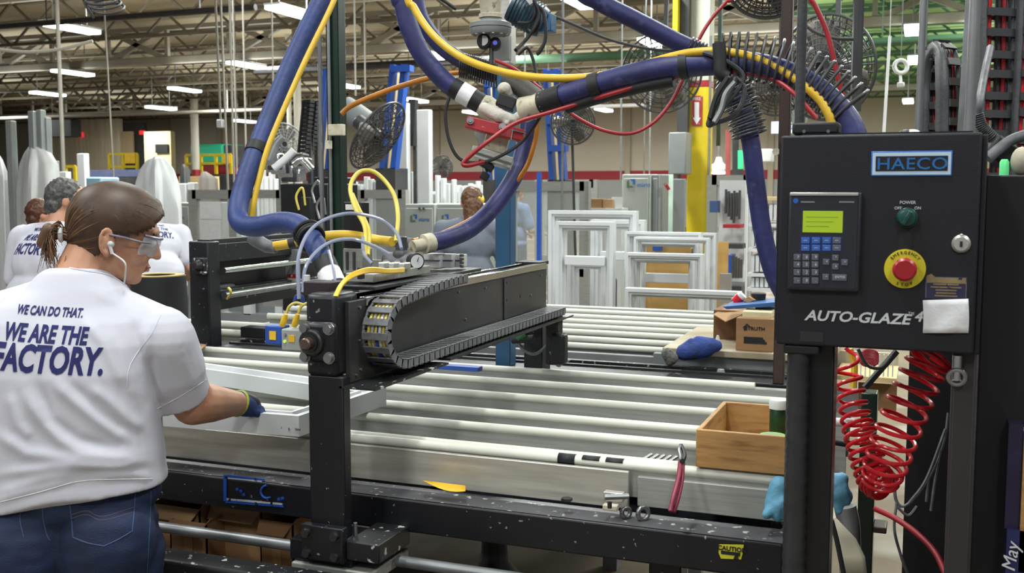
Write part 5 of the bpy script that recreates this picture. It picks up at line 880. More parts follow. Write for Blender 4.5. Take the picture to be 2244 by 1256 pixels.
chain2('cable chain bent in an arch above the control cabinet', [(2034, 420, 3.0), (2035, 250, 3.0), (2038, 180, 3.0), (2046, 128, 2.97), (2060, 104, 2.9), (2073, 122, 2.83), (2078, 180, 2.8), (2078, 250, 2.8), (2076, 420, 2.8)], .048, RV * .86 + FV * .5)
chain2('upright cable chain at the extreme top right edge', [(2264, -600, 2.7), (2262, -60, 2.7), (2258, 80, 2.7), (2252, 200, 2.7), (2236, 480, 2.7)], .085, RV * .95 + FV * .3)
tag(MB().bar(at(2125, -40, Y=2.6), at(2104, 290, Y=2.6), .012).out('steel_strip', M['galv']), 'steel strip right of the arched cable chain', 'strip'); 
for k, (x, y0, y1, w) in enumerate(((1752, -40, 270, 'stout grey rod standing on the control cabinet'), (2012, -40, 290, 'slim grey rod left of the arched cable chain'), (2124, -40, 290, 'grey rod right of the arched cable chain'))):
    a = at(x, y1, Y=1.98); tag(MB().cyl((a.x, 1.98, 1.675), (a.x + (.0 if k == 0 else .012), 1.98, 3.6), (.009, .006, .009)[k], 12).out('support_rod', M['galv' if k else 'plas']), w, 'rod')
dn = at(1974, 146, d=9); o = tag(MB().ring(dn, -FV, .055, .018, 24, 8).out('hanging_ring', M['white2']), 'white ring on a cord below the far lamps', 'ring'); MB().cyl(dn + V(0, 0, .05), (dn.x, dn.y, 5.56), .004, 6).out('line', M['galv'], o); MB().cyl(dn - V(0, 0, .07), at(1974, 188, d=9), .012, 8).out('cord', M['white2'], o); MB().box(at(1974, 186, d=9) - V(.03, .03, .02), at(1974, 186, d=9) + V(.03, .03, .02)).out('handle', M['white2'], o, .008)
tag(MB().tube([V(at(1950, 80, d=9).x, at(1950, 80, d=9).y, 5.56), at(1950, 82, d=9), at(1950, 80, d=9), at(1937, 290, d=9)], .012, 8, True, [.003, .003, .012, .012]).out('pale_rod', M['white2']), 'thin pale rod right of the fan cages', 'rod')  # plain rod in white paint
# ================================================================ RED COIL HOSE
rc = thing('coiled_hose', 'glossy red coiled air hose sagging in a V under the control cabinet', 'hose', at(1935, 1080, d=1.98))
def coil(ctr, turns, nm, ax):
    C = spline(ctr, 30); n = turns * 26; pts = []
    for k2 in range(n + 1):
        w = k2 / n; u = w ** ax if ax > 0 else 1 - (1 - w) ** (-ax); f = u * (len(C) - 1); i = min(int(f), len(C) - 2); c = C[i].lerp(C[i + 1], f - i); r = c[3]
        p = Vector(c[:3]); q = C[i + 1] - C[i]; t = Vector(q[:3]).normalized(); x = (FV + RV * .35).normalized(); x = (x - t * t.dot(x)).normalized(); y = t.cross(x); a = 2 * math.pi * turns * w
        pts.append(p + (x * math.cos(a) + y * math.sin(a)) * r)
    MB().tube(pts, .0041, 9).out(nm, M['redc'], rc)
def c4(x, y, d, r): p = at(x, y, d=d); return Vector((p.x, p.y, p.z, r * d / F))
coil([c4(1852, 765, 2.1, 24), c4(1860, 830, 2.1, 27), c4(1872, 900, 2.08, 30), c4(1890, 970, 2.05, 34), c4(1915, 1045, 2.02, 36), c4(1936, 1062, 2.0, 34)], 17, 'left_coil', .62)
coil([c4(1926, 1062, 2.0, 34), c4(1940, 1020, 1.98, 44), c4(1965, 950, 1.96, 46), c4(1998, 870, 1.94, 46), c4(2030, 800, 1.93, 44), c4(2046, 778, 1.93, 42)], 13, 'right_coil', 1.0)
hose('coil_tail', [(2050, 778, 1.92), (2075, 800, 1.92), (2090, 822, 1.9), (2094, 834, 1.88)], .0045, M['redc'], rc, 9)
tag(hose('air_hose', [(1918, 1115, 2.3), (1960, 1135, 2.25), (2010, 1170, 2.2), (2050, 1212, 2.15), (2075, 1265, 2.1)], .0065, M['red'], None, 10), 'thin red hose slanting to the floor below the coil', 'hose')
rc2 = tag(hose('spiral_cable', [(1905 + 18 * math.cos(k2 * .9), 775 + 10 * math.sin(k2 * .9) + k2 * .4, 2.6) for k2 in range(50)], .0035, M['red'], None, 6), 'small red coiled cord behind the wire shelf gap', 'cord')
# things seen through the gap under the control cabinet
tag(MB().box((at(1886, 900, Y=2.7).x, 2.7, 0), (at(1922, 900, Y=2.7).x, 2.76, at(1900, 862, Y=2.7).z)).out('green_post', M['green'], None, .003), 'short dark green post behind the red coil', 'post')
ws = thing('wire_shelf', 'white wire shelf with brown card behind the red coil', 'shelf', at(1900, 830, Y=4)); fbox('brown_card', 1880, 842, 1965, 900, 4.1, .02, M['card'], ws); fbox('shelf_board', 1830, 826, 1965, 836, 4, .3, M['tan'], ws)
for i in range(8): fbox('wire', 1885 + i * 10, 778, 1888 + i * 10, 826, 4, .01, M['white2'], ws)
fbox('back_panel', 1826, 772, 1968, 824, 4.3, .02, mat('off white panel', 'b8b3a4', .6), ws)
tag(MB().cyl(at(1828, 925, Y=2.2), at(1873, 927, Y=2.2), .009, 14).out('white_pipe', M['white']), 'short white pipe end right of the left leg', 'pipe'); tag(hose('yellow_hose', [(1862, 765, 2.5), (1872, 800, 2.5), (1870, 850, 2.5)], .008, M['yel'], None, 8), 'yellow hose end behind the left red coil', 'hose'); tag(hose('cable', [(1880, 765, 2.4), (1900, 800, 2.4), (1930, 806, 2.4), (1955, 780, 2.4)], .004, M['dgrey'], None, 8), 'dark cable loop under the control cabinet', 'cable'); tag(MB().bar(at(1895, 850, d=2.6), at(1965, 770, d=2.6), .012).out('dark_strut', M['ink']), 'dark diagonal strut under the control cabinet', 'strut')
sr = thing('steel_bracket', 'grey steel bracket and bars behind the left leg of the control cabinet', 'bracket', at(1850, 900, Y=2.4)); fbox('plate', 1825, 855, 1880, 905, 2.45, .01, M['galv'], sr); MB().bar(at(1842, 880, d=2.5), at(1838, 1040, d=2.5), .03).out('bar', M['alu'], sr); MB().bar(at(1858, 900, d=2.5), at(1852, 1000, d=2.5), .015).out('bar', M['galv'], sr); MB().cyl(at(1828, 970, d=2.3), at(1858, 975, d=2.3), .006, 10).out('black_plug', M['ink'], sr)
tag(hose('ducting', [(1852, 1110, 2.3), (1860, 1150, 2.3), (1862, 1200, 2.3), (1866, 1270, 2.3)], .024, M['galv'], None, 14), 'grey flexible duct behind the left leg', 'duct'); tag(hose('cable', [(1822, 1140, 2.1), (1835, 1190, 2.1), (1850, 1265, 2.1)], .005, M['ink'], None, 8), 'black cable hanging right of the left leg', 'cable')
B = MB(); rows = [[at(1822 + 10 * u, 1135 + 0 * u, d=2.2), at(1835 + 40 * u, 1180, d=2.2), at(1840 + 55 * u, 1220, d=2.2), at(1840 + 60 * u, 1262, d=2.2)] for u in [i / 6 for i in range(7)]]; tag(MB().sheet(rows).out('cream_cover', mat('cream plastic sheet', 'c9c4ae', .5, 0, .06, 8), None, solid=.004), 'cream plastic cover at the bottom right of the left leg', 'cover')
tag(hose('cream_hose', [(1868, 1130, 2.4), (1876, 1160, 2.4), (1872, 1195, 2.4), (1862, 1290, 2.4)], .009, M['tape'], None, 10), 'bent cream hose next to the grey duct', 'hose'); tag(MB().box(at(1912, 1168, d=2.6), at(1945, 1140, d=2.65)).out('wood_block', M['brown'], None, .003), 'brown wooden block behind the red hose', 'block')
cw2 = thing('dusty_cord', 'dusty tangled cord hanging in front of the black sheet', 'cord', at(1990, 1110, d=2.4))
for pts in ([(2078, 905, 2.3), (2070, 960, 2.3), (2045, 1030, 2.3), (2010, 1085, 2.3), (1978, 1110, 2.3), (1962, 1090, 2.3), (1962, 1040, 2.3)], [(2060, 985, 2.3), (2048, 1060, 2.3), (2040, 1120, 2.3)], [(2035, 1040, 2.3), (2030, 1100, 2.3)], [(1965, 1100, 2.3), (1960, 1160, 2.3), (1975, 1220, 2.3), (1990, 1260, 2.3)], [(1965, 1110, 2.3), (1990, 1130, 2.3), (2010, 1110, 2.3)], [(2072, 940, 2.3), (2030, 1050, 2.3), (1990, 1105, 2.3)]): hose('strand', pts, .0035, M['chain'], cw2, 6)
fl = thing('floor_clutter', 'pale concrete block on the floor below the red coil', 'block', at(2000, 1230, d=2.8)); MB().box(at(1985, 1256, d=2.8), at(2060, 1215, d=2.95)).out('slab', M['galv'], fl, .01)
ct = thing('blue_carton', 'dark blue carton with white script at the lower right edge', 'carton', at(2220, 1200, Y=1.9)); fbox('body', 2204, 1165, 2300, 1300, 1.93, .05, mat('dark blue print', '23285a', .5, 0, .1, 10), ct); text('lettering', '2 May', .022, at(2226, 1238, Y=1.925), (.12, 0, 1), (-1, 0, .12), M['white2'], ct, shear=.2)
fbox('upper_picture', 2206, 930, 2238, 1160, 1.94, .04, mat('purple print', '241c3c', .5, 0, .5, 9, '2a4a78', (.6, 9, .1)), ct); fbox('wood_edge', 2238, 950, 2260, 1256, 1.93, .05, M['wood'], ct)
# ================================================================ SMALL THINGS ON THE TABLE
wb = thing('wooden_box', 'open pine wooden box on the right end of the table', 'wooden box', (-.36, 2.5, .95)); bx0, bx1, by0, by1, bz0, bz1 = -.466, -.24, 2.335, 2.68, .95, 1.037; w = .011
MB().box((bx0, by0, bz0), (bx1, by0 + w, bz1)).out('front_board', M['wood'], wb, .002); MB().box((bx0, by1 - w, bz0), (bx1, by1, bz1)).out('back_board', M['wood'], wb, .002); MB().box((bx0, by0 + w, bz0), (bx0 + w, by1 - w, bz1)).out('side_board', M['wood'], wb, .002); MB().box((bx1 - w, by0 + w, bz0), (bx1, by1 - w, bz1)).out('side_board', M['wood'], wb, .002); MB().box((bx0 + w, by0 + w, bz0 + .004), (bx1 - w, by1 - w, bz0 + .01)).out('base_board', mat('pale wood', 'b39a7c', .55, 0, .1, 6), wb)
c = V(at(1706, 920, Y=2.58).x, 2.58, bz0 + .011); r = .021; jr = thing('plastic_jar', 'green jar with a white lid standing in the wooden box', 'jar', c); MB().lathe(c, (0, 0, 1), [(0, r), (.004, r * 1.03), (.085, r * 1.03), (.088, r * .95)], 28).out('jar_body', mat('green jar', '1f3d22', .3, 0, .3, 30, '6aa02f', (.6, 25, .1)), jr); MB().lathe(c + V(0, 0, .088), (0, 0, 1), [(0, r * 1.1), (.018, r * 1.12), (.022, r * 1.0)], 28).out('lid', M['white2'], jr)
c = V(at(1693, 960, Y=2.42).x, 2.42, .99); gl = thing('plastic_tub', 'lime green round tub standing in the wooden box beside the jar', 'tub', c); c.z = at(1692, 966, Y=2.42).z; MB().lathe(c, (0, 0, 1), [(0, .029), (.003, .031), (.012, .031), (.014, .029)], 30).out('rim', mat('lime plastic', '6fbf35', .4, 0, .06, 10), gl); MB().lathe(c + V(0, 0, .0142), (0, 0, 1), [(0, .022), (.0006, .022)], 28).out('disc', mat('lid print', '7f9a72', .5, 0, .2, 40), gl); MB().lathe(V(c.x, c.y, bz0 + .0105), (0, 0, 1), [(0, .02), (c.z - bz0 - .0105, .02)], 20).out('lower_cup', MATS['lime plastic'], gl)
pl = thing('pliers', 'red handled pliers leaning over the front strip of the table', 'pliers', at(1480, 1060, Y=2.3))
for k2, pts in enumerate(([(1491, 1012, 2.33), (1487, 1045, 2.30), (1477, 1085, 2.27), (1469, 1121, 2.25)], [(1496, 1012, 2.33), (1494, 1050, 2.31), (1486, 1090, 2.28), (1476, 1122, 2.26)])): hose('handle', pts, .0052, mat('red pliers grip', '8c2f45', .4, 0, .2, 30), pl, 10)
hose('jaw', [(1494, 1015, 2.335), (1500, 1002, 2.34), (1498, 988, 2.35), (1492, 975, 2.36)], .0045, M['dsteel'], pl, 10); hose('jaw', [(1492, 1012, 2.335), (1490, 1000, 2.34), (1488, 985, 2.35), (1492, 975, 2.36)], .004, M['steel'], pl, 10); p = at(1494, 1010, d=2.33); MB().cyl(p, p - FV * .01, .006, 12).out('pivot', M['dsteel'], pl)
for k2, (x, y, w) in enumerate(((1410, 1085, 'larger ring nut standing on the table beam'), (1372, 1095, 'smaller ring nut standing on the table beam'))): p = at(x, y, Y=2.287); p.z = .843 - .003 * k2; tag(MB().ring(p, -FV + RV * .5, .014 - .003 * k2, .0055, 24, 10).out('ring_nut', M['steel']), w, 'nut')
bb = thing('spring_bracket', 'steel and cream bracket with a screw on the table beam', 'bracket', at(1345, 1105, d=2.52)); fb2('plate', 1322, 1080, 1365, 1100, 2.26, .02, M['aluw'], bb, .002); fb2('foot', 1320, 1108, 1352, 1120, 2.245, .02, M['tape'], bb, .002); MB().cyl(at(1325, 1090, d=2.30), at(1378, 1088, d=2.30), .006, 12).out('screw', M['steel'], bb); MB().cyl(at(1336, 1100, d=2.29), at(1336, 1114, d=2.29), .005, 12).out('pin', M['dsteel'], bb)
tag(MB().lathe(at(1242, 1097, Y=2.27), (0, 0, 1), [(0, .014), (.006, .013)], 6).out('hex_bolt', M['dsteel']), 'dark hexagonal bolt head on the table beam', 'bolt')
B = MB(); rows = [[at(926 + 94 * u, 1056 + 16 * u + (14 * math.sin(u * math.pi * .8) if v else 0) - (0 if v else 4 * u), Y=2.25 + .03 * (1 - v)) + V(0, 0, .004) for v in (0, .5, 1)] for u in [i / 8 for i in range(9)]]; tag(B.sheet(rows).out('paper_slip', mat('yellow paper', 'e3b52e', .6, 0, .06, 20), None, solid=.0006), 'curled yellow paper slip on the table beam', 'paper')
sp = thing('spring_set', 'short steel springs lying between the slats by the pliers', 'spring', at(1430, 1012, Z=.93))
for k2 in range(5): a = at(1405 + k2 * 14, 1016, Y=2.42); MB().cyl((a.x, 2.40, .93), (a.x + .01, 2.48, .93), .005, 10).out('spring', M['steel'], sp)
# white vinyl frame being handled
fr = thing('window_frame', 'white vinyl window frame held by the worker in the foreground', 'window frame', (-1.9, 2.5, .95)); cr4 = [V(-1.45, 2.69, 0), V(-1.468, 2.255, 0), V(-2.55, 2.18, 0), V(-2.62, 2.93, 0)]; ctr = sum(cr4, V(0, 0, 0)) / 4
prof = [(0, .950), (0, 1.004), (.016, 1.004), (.02, .985), (.05, .985), (.055, .999), (.066, .999), (.066, .950)]
for i in range(4):
    a, b = cr4[i], cr4[(i + 1) % 4]; B = MB(); R2 = []
    for u, z in prof:
        row = []
        for c in (a, b): dv = (ctr - c); row.append(c + V(math.copysign(u, dv.x), math.copysign(u, dv.y), z))
        R2.append(row)
    R2.append(R2[0]); B.sheet(R2); B.out('frame_bar', M['white'], fr)
for x, y, s in ((617, 940, '0'), (634, 943, '5.'), (652, 944, '7654')): text('stamp', s, .006, at(x, y, Y=2.252), (1, 0, 0), (0, 0, 1), M['ink'], fr)
p = at(650, 924, Y=2.28); MB().box(p - V(.004, .002, .003), p + V(.004, .002, .003)).out('corner_screw', M['ink'], fr)
# ================================================================ BENCH AT THE RIGHT, BEHIND
bn = thing('work_bench', 'wooden topped bench behind the table at the right holding a carton', 'bench', (-.8, 3.9, 0)); a = at(1480, 778, Y=3.85); b = at(1700, 778, Y=3.85); BZ = at(1600, 770, Y=3.85).z
MB().box((a.x - .05, 3.85, BZ - .025), (b.x + .2, 4.5, BZ)).out('top', mat('dusty bench top', 'b3a78f', .6, 0, .15, 6, '9a8a6c', (.5, 5, .2)), bn, .003); MB().box((a.x - .09, 3.87, BZ - .1), (b.x + .2, 3.9, BZ - .026)).out('apron', M['midgrey'], bn, .003)
for x in (a.x + .05, a.x + .45): MB().box((x, 3.9, 0), (x + .05, 3.95, BZ - .1)).out('leg', M['midgrey'], bn)
MB().box((a.x - .1, 4.0, .75), (a.x + .1, 4.1, .79)).out('lower_rail', M['card'], bn)
def bz(x, y, Y): return at(x, y, Y=Y)
cb = thing('cardboard_box', 'small brown carton with a printed house emblem on the bench', 'cardboard box', at(1655, 765, Y=3.88)); c0 = at(1612, 765, Y=3.88); c1 = at(1696, 700, Y=3.88); MB().box((c0.x, 3.88, BZ), (c1.x, 4.08, c1.z)).out('carton_body', M['card'], cb, .003)
text('brand_print', 'TRUTH', .013, at(1657, 724, Y=3.878), XD, ZD, M['ink'], cb, bold=.02, sx=1.1, align='CENTER'); MB().prism([at(x, y, Y=3.879) for x, y in ((1627, 718), (1637, 709), (1647, 718), (1644, 718), (1637, 712), (1630, 718))], (0, -.001, 0)).out('house_roof', M['ink'], cb); MB().prism([at(x, y, Y=3.879) for x, y in ((1630, 724), (1630, 716), (1637, 714), (1637, 724))], (0, -.001, 0)).out('house_body', M['ink'], cb)
for i, s in enumerate(('Casement Operator', 'Quantity 100 pieces', 'Owatonna MN USA')): MB().box(at(1630, 742 + i * 5, Y=3.879), at(1672 + 4 * i, 740 + i * 5, Y=3.878)).out('print_line', M['ink'], cb)
MB().prism([at(1612, 700, Y=3.88), at(1696, 700, Y=3.88), at(1690, 712 - 24, Y=3.80), at(1620, 712 - 22, Y=3.80)], (0, 0, .003)).out('flap', M['card2'], cb) if 0 else None
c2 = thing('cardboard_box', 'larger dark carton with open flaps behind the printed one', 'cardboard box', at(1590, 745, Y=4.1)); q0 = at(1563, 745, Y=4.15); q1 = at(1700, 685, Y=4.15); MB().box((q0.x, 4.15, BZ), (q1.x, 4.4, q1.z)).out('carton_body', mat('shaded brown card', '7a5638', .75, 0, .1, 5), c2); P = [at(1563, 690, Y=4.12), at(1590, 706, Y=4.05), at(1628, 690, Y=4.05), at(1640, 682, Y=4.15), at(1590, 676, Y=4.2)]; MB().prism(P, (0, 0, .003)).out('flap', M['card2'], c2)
tag(fbox('foam_pad', 1626, 683, 1690, 699, 3.9, .1, mat('cream foam', 'd8cda6', .8, 0, .08, 10), None, .004), 'cream foam pad on top of the printed carton', 'pad'); ff = thing('blue_folder', 'flat blue tray lying across the cartons on the bench', 'tray', at(1640, 670, Y=3.95)); MB().prism([at(1583, 672, Y=3.95), at(1700, 662, Y=3.95), at(1700, 672, Y=3.95), at(1592, 678, Y=3.95)], (0, .18, .0)).out('tray_top', mat('blue tray', '2c5a96', .4, 0, .1, 8), ff, .002); fbox('tray_lower', 1655, 676, 1700, 684, 4.0, .1, MATS['blue tray'], ff)
tp = thing('tape_roll', 'red and white tape roll on the blue tray', 'tape roll', at(1618, 655, Y=4.1)); a = at(1610, 662, Y=4.1); b = at(1628, 646, Y=4.1); MB().lathe(a, b - a, [(0, .018), ((b - a).length * .7, .02)], 20).out('red_part', M['redc'], tp); MB().lathe(a + (b - a) * .7, b - a, [(0, .019), (.014, .017)], 20).out('white_part', M['white'], tp)
tag(MB().prism([at(1628, 660, Y=4.05), at(1640, 650, Y=4.05), at(1654, 658, Y=4.05), at(1640, 663, Y=4.05)], (0, .05, 0)).out('card_scrap', M['card2']), 'folded card scrap beside the tape roll', 'cardboard'); c = at(1662, 656, Y=4.1); cp3 = tag(MB().lathe(c, (0, 0, 1), [(0, .027), (.022, .029), (.025, .026)], 24).out('plastic_pot', M['ink']), 'small black pot standing on the blue tray', 'pot'); 
tag(blob('blue_gloves', [(at(1500, 772, d=3.84), at(1545, 762, d=3.84), .032, .038), (at(1545, 762, d=3.84), at(1570, 758, d=3.84), .034, .022), (at(1500, 778, d=3.84), at(1525, 782, d=3.84), .02, .012), (at(1530, 748, d=3.84), at(1560, 752, d=3.84), .02, .02), (at(1515, 750, d=3.84), at(1495, 768, d=3.84), .016, .02)], .006, 2, M['sblue']), 'crumpled blue gloves on the front edge of the bench', 'gloves'); tag(blob('wire_brush', [(at(1462, 775, d=3.80), at(1472, 785, d=3.80), .022, .024), (at(1464, 786, d=3.80), at(1468, 795, d=3.80), .016, .014)], .006, 0, mat('fuzzy grey fibre', '6b6a66', .9, 0, .4, 90, bump=.8, bscale=90)), 'fuzzy grey brush head left of the blue gloves', 'brush'); tag(MB().lathe(V(at(1578, 745, Y=3.95).x, 3.9, BZ), (0, 0, 1), [(0, .012), (.03, .01), (.05, .004)], 12).out('white_nozzle', M['white2']), 'small white nozzle between the gloves and the carton', 'nozzle')
tag(MB().lathe(V(at(1580, 800, Y=3.75).x, 3.75, .9), (0, 0, 1), [(0, .02), (.035, .012)], 14).out('clear_cone', mat('grey cone', 'a8b0ac', .4)), 'small grey cone on the rear rail under the bench', 'cone'); tag(fbox('yellow_tray', 1600, 806, 1682, 822, 4.4, .1, M['tan']), 'pale yellow tray under the bench', 'tray')
# light blue gloves by the leg
tag(blob('rubber_glove', [(at(1708, 1065, d=2.3), at(1700, 1110, d=2.3), .022, .026), (at(1700, 1105, d=2.3), at(1680, 1128, d=2.28), .018, .011), (at(1706, 1110, d=2.28), at(1704, 1136, d=2.28), .014, .009), (at(1715, 1100, d=2.28), at(1718, 1132, d=2.28), .014, .009)], .004, 3, M['gblue']), 'light blue rubber glove hanging left of the cabinet leg', 'glove'); tag(blob('rubber_glove', [(at(1828, 1060, d=2.1), at(1845, 1050, d=2.1), .022, .014), (at(1835, 1075, d=2.1), at(1852, 1088, d=2.1), .024, .016), (at(1850, 1088, d=2.1), at(1856, 1102, d=2.1), .012, .008), (at(1835, 1090, d=2.1), at(1838, 1120, d=2.1), .014, .008)], .004, 3, M['gblue']), 'light blue rubber glove hanging right of the cabinet leg', 'glove')
# ================================================================ PEOPLE
def proj(p):
    v = Vector(p) - V(0, 0, CH); d = v.dot(FV); return 1122 + F * v.dot(RV) / d, 628 - F * v.dot(UV) / d
import numpy as np
def seg_d(x, y, pl):
    best = 1e9
    for (x0, y0), (x1, y1) in zip(pl, pl[1:]):
        dx, dy = x1 - x0, y1 - y0; t = max(0, min(1, ((x - x0) * dx + (y - y0) * dy) / (dx * dx + dy * dy))); best = min(best, math.hypot(x - x0 - t * dx, y - y0 - t * dy))
    return best
def lay(nm, pl, r, bv, m, parent, n=5, up=0):
    """thin cord laid on a surface, following a line of photo pixels"""
    P = spline([V(x, y, 0) for x, y in pl], 6); out = []
    for p in P:
        rd = (FV + RV * ((p.x - 1122) / F) + UV * ((628 - p.y) / F)).normalized(); h = bv.ray_cast(V(0, 0, CH), rd)
        if h[0] is not None: out.append(h[0] - rd * up)
    return MB().tube(out, r, n).out(nm, m, parent) if len(out) > 2 else None
def hand_prims(w, k, side, s=1):
    """palm and five bent fingers: w wrist, k direction of the fingers, side = across the palm toward the thumb"""
    k = k.normalized(); side = (side - k * k.dot(side)).normalized(); dn = k.cross(side); dn = dn if dn.z < 0 else -dn; P = [(w, w + k * .045 * s, .026 * s, .028 * s), (w + side * .02 * s + k * .03 * s, w + side * .024 * s + k * .075 * s, .014 * s, .013 * s), (w - side * .02 * s + k * .03 * s, w - side * .026 * s + k * .07 * s, .014 * s, .012 * s), (w + k * .03 * s, w + k * .08 * s, .018 * s, .014 * s)]
    for i, (o, l) in enumerate(((.027, .9), (.010, 1.0), (-.008, .93), (-.025, .75))):
        a = w + side * o * s + k * .078 * s; b = a + (k * .036 + dn * .012) * l * s; c = b + (k * .014 + dn * .026) * l * s; e = c + (dn * .020 - k * .004) * l * s
        P += [(a, b, .0098 * s, .009 * s), (b, c, .009 * s, .0085 * s), (c, e, .0085 * s, .0075 * s)]
    a = w + side * .026 * s + k * .025 * s; b = a + (side * .022 + k * .026 + dn * .012) * s; c = b + (k * .026 + dn * .016) * s
    return P + [(a, b, .013 * s, .0105 * s), (b, c, .0105 * s, .0085 * s)]
# ---- the worker in the foreground
X0, Y0 = -1.775, 1.80
TY = math.radians(29)
def RT(x, y, z): return V(X0 + x * math.cos(TY) - y * math.sin(TY), Y0 + x * math.sin(TY) + y * math.cos(TY), z)
wk = thing('person', 'person in a white shirt with a ponytail and safety glasses bending to a white frame', 'person', (X0, Y0, 0))
HO = at(247, 519, d=2.40); py, pp, pr = math.radians(73), math.radians(17), 0
fh = (RV * math.sin(py) + V(-sn, cs, 0) * math.cos(py)); hz = V(0, 0, 1); f = (fh * math.cos(pp) - hz * math.sin(pp)).normalized(); lft = hz.cross(f).normalized(); u = f.cross(lft)
HM = Matrix((f, lft, u)).transposed()
def H(x, y, z): return HO + HM @ V(x, y, z)
def HB(c, r, tilt=0): return (H(*c), r, HM @ Matrix.Rotation(tilt, 3, 'Y'))
head = [HB((-.014, 0, .034), (.092, .072, .083)), HB((.03, 0, .03), (.058, .062, .066)), HB((.046, 0, -.022), (.044, .052, .052)), HB((.048, 0, -.06), (.036, .045, .036)), HB((.066, 0, -.078), (.020, .024, .017)), HB((.03, .03, -.055), (.045, .02, .03), .5), HB((.03, -.03, -.055), (.045, .02, .03), .5),
        HB((.062, -.034, -.022), (.024, .02, .024)), HB((.062, .034, -.022), (.024, .02, .024)), HB((.082, 0, .036), (.014, .045, .012)), (H(.086, 0, .02), H(.104, 0, -.016), .008, .0105), HB((.096, .009, -.019), (.009, .007, .006)), HB((.096, -.009, -.019), (.009, .007, .006)), HB((.086, 0, -.043), (.009, .021, .006)), HB((.084, 0, -.054), (.009, .019, .006)),
        HB((.078, .030, .012), (.012, .012, .010)), HB((.078, -.030, .012), (.012, .012, .010)),
        (H(-.03, 0, -.03), RT(.02, .03, 1.36), .056, .062), (H(-.005, .0, -.05), RT(.05, .05, 1.36), .046, .05)]
for k in range(13):   # right ear: helix, lobe, bowl
    pass
def ear(s):
    P = []; hx = [H(-.006 + .0135 * math.cos(a) - .004 * math.sin(a), s * (.081 + .007 * max(0, -math.cos(a))), -.008 + .027 * math.sin(a)) for a in [(.2 + i * .42) for i in range(11)]]
    for a, b in zip(hx, hx[1:]): P.append((a, b, .0042, .0042))
    return P + [HB((-.006, s * .077, -.008), (.0125, .008, .024)), HB((.002, s * .079, -.035), (.008, .006, .010)), HB((.009, s * .077, -.010), (.005, .008, .009))]
head += ear(1) + ear(-1)
SR = at(352, 745, d=2.37); EL = at(424, 884, d=2.47); WR = at(522, 884, d=2.68); SL = RT(-.175, .01, 1.27); ELL = RT(-.22, .14, 1.05); WRL = RT(-.10, .34, 1.02)
RZ = Matrix.Rotation(TY, 3, 'Z'); torso = [((X0, Y0, 1.25), (.14, .085, .11), RZ), ((X0, Y0, 1.05), (.15, .10, .18), RZ), ((X0, Y0, .86), (.15, .09, .10), RZ)]
arms = [(SR, EL, .054, .051), (EL, EL.lerp(WR, .35), .052, .047), (EL.lerp(WR, .35), WR, .047, .030), (WR, WR + (WR - EL).normalized() * .03, .028, .024), (SL, ELL, .05, .043), (ELL, WRL, .042, .027), (RT(.05, .03, 1.33), SR, .05, .05), (RT(-.02, .02, 1.33), SL, .05, .05)]
legs = [(RT(s * .095, 0, .84), RT(s * .10, .02, .47), .07, .05) for s in (1, -1)] + [(RT(s * .10, .02, .47), RT(s * .105, -.01, .08), .048, .036) for s in (1, -1)] + [(RT(s * .105, -.02, .05), RT(s * .11, .13, .035), .036, .03) for s in (1, -1)]
body = blob('body', head + torso + arms + legs, .0042, 3, M['skin'], wk)
# eyes, brows, lips
for s in (1, -1):
    MB().ball(H(.0855, s * .031, .012), (.0105, .0105, .0105), 8).out('eye', M['white'], wk); MB().tube([H(.09 - .35 * abs(q) , s * (.03 + q), .034 - abs(q) * .12) for q in (-.017, -.008, .004, .014)], .003, 6).out('eyebrow', mat('brow hair', '4a3527', .6), wk)
MB().tube([H(.094 - .4 * abs(q), q, -.046) for q in (-.017, -.01, 0, .01, .017)], .0042, 6).out('upper_lip', mat('lips', '9d5a52', .45), wk); MB().tube([H(.092 - .4 * abs(q), q, -.053) for q in (-.015, -.008, 0, .008, .015)], .005, 6).out('lower_lip', MATS['lips'], wk)
# hair: scalp cap and combed strands gathered at the tie
hm1 = hairmat('brown hair', '4e3524', '6d4d33')
HC = (.001, 0, .036); HR = (.106, .080, .089); TIE = (-.100, -.016, -.022)
def zmin(x, y=.08):
    T = [(-.12, -.060), (-.085, -.098), (-.055, -.094), (-.022, -.055), (-.004, -.008), (.012, .010), (.043, .016), (.09, .054), (.12, .068)]
    up = .034 * max(0, min(1, (x - .035) / .05)) * max(0, 1 - abs(y) / .062)
    for (a, p), (b, q) in zip(T, T[1:]):
        if x <= b: return up + p + (q - p) * max(0, (x - a)) / (b - a)
    return .1
def hs(th, ph, k=1): return (HC[0] + HR[0] * k * math.sin(th) * math.cos(ph), HC[1] + HR[1] * k * math.sin(th) * math.sin(ph), HC[2] + HR[2] * k * math.cos(th) + -.045 * max(0, -math.cos(th)) ** 1.3)
B = MB(); NT, NP = 48, 72; g = {}
for i in range(NT):
    for j in range(NP):
        q = [hs(math.pi * (i + a) / NT, 2 * math.pi * (j + b) / NP) for a, b in ((0, 0), (1, 0), (1, 1), (0, 1))]
        if sum(1 for p in q if p[2] > zmin(p[0], p[1])) < 3: continue
        vs = []
        for (a, b), p in zip(((0, 0), (1, 0), (1, 1), (0, 1)), q):
            key = (i + a, (j + b) % NP) if 0 < i + a < NT else (i + a, 0)
            if key not in g: g[key] = B.bm.verts.new(H(*p))
            if g[key] not in vs: vs.append(g[key])
        if len(vs) > 2: B.face(vs)
hms = [hairmat('dark brown strand', '402c1c', '4b3421'), hairmat('mid brown strand', '5d402a', '684a32'), hairmat('light brown strand', '7d5b3c', '8a6846')]
hair = B.out('hair', hms[0], wk, solid=.007)
random.seed(11); B = MB(); tv = Vector([(TIE[i] - HC[i]) / HR[i] for i in range(3)]).normalized(); n = 0
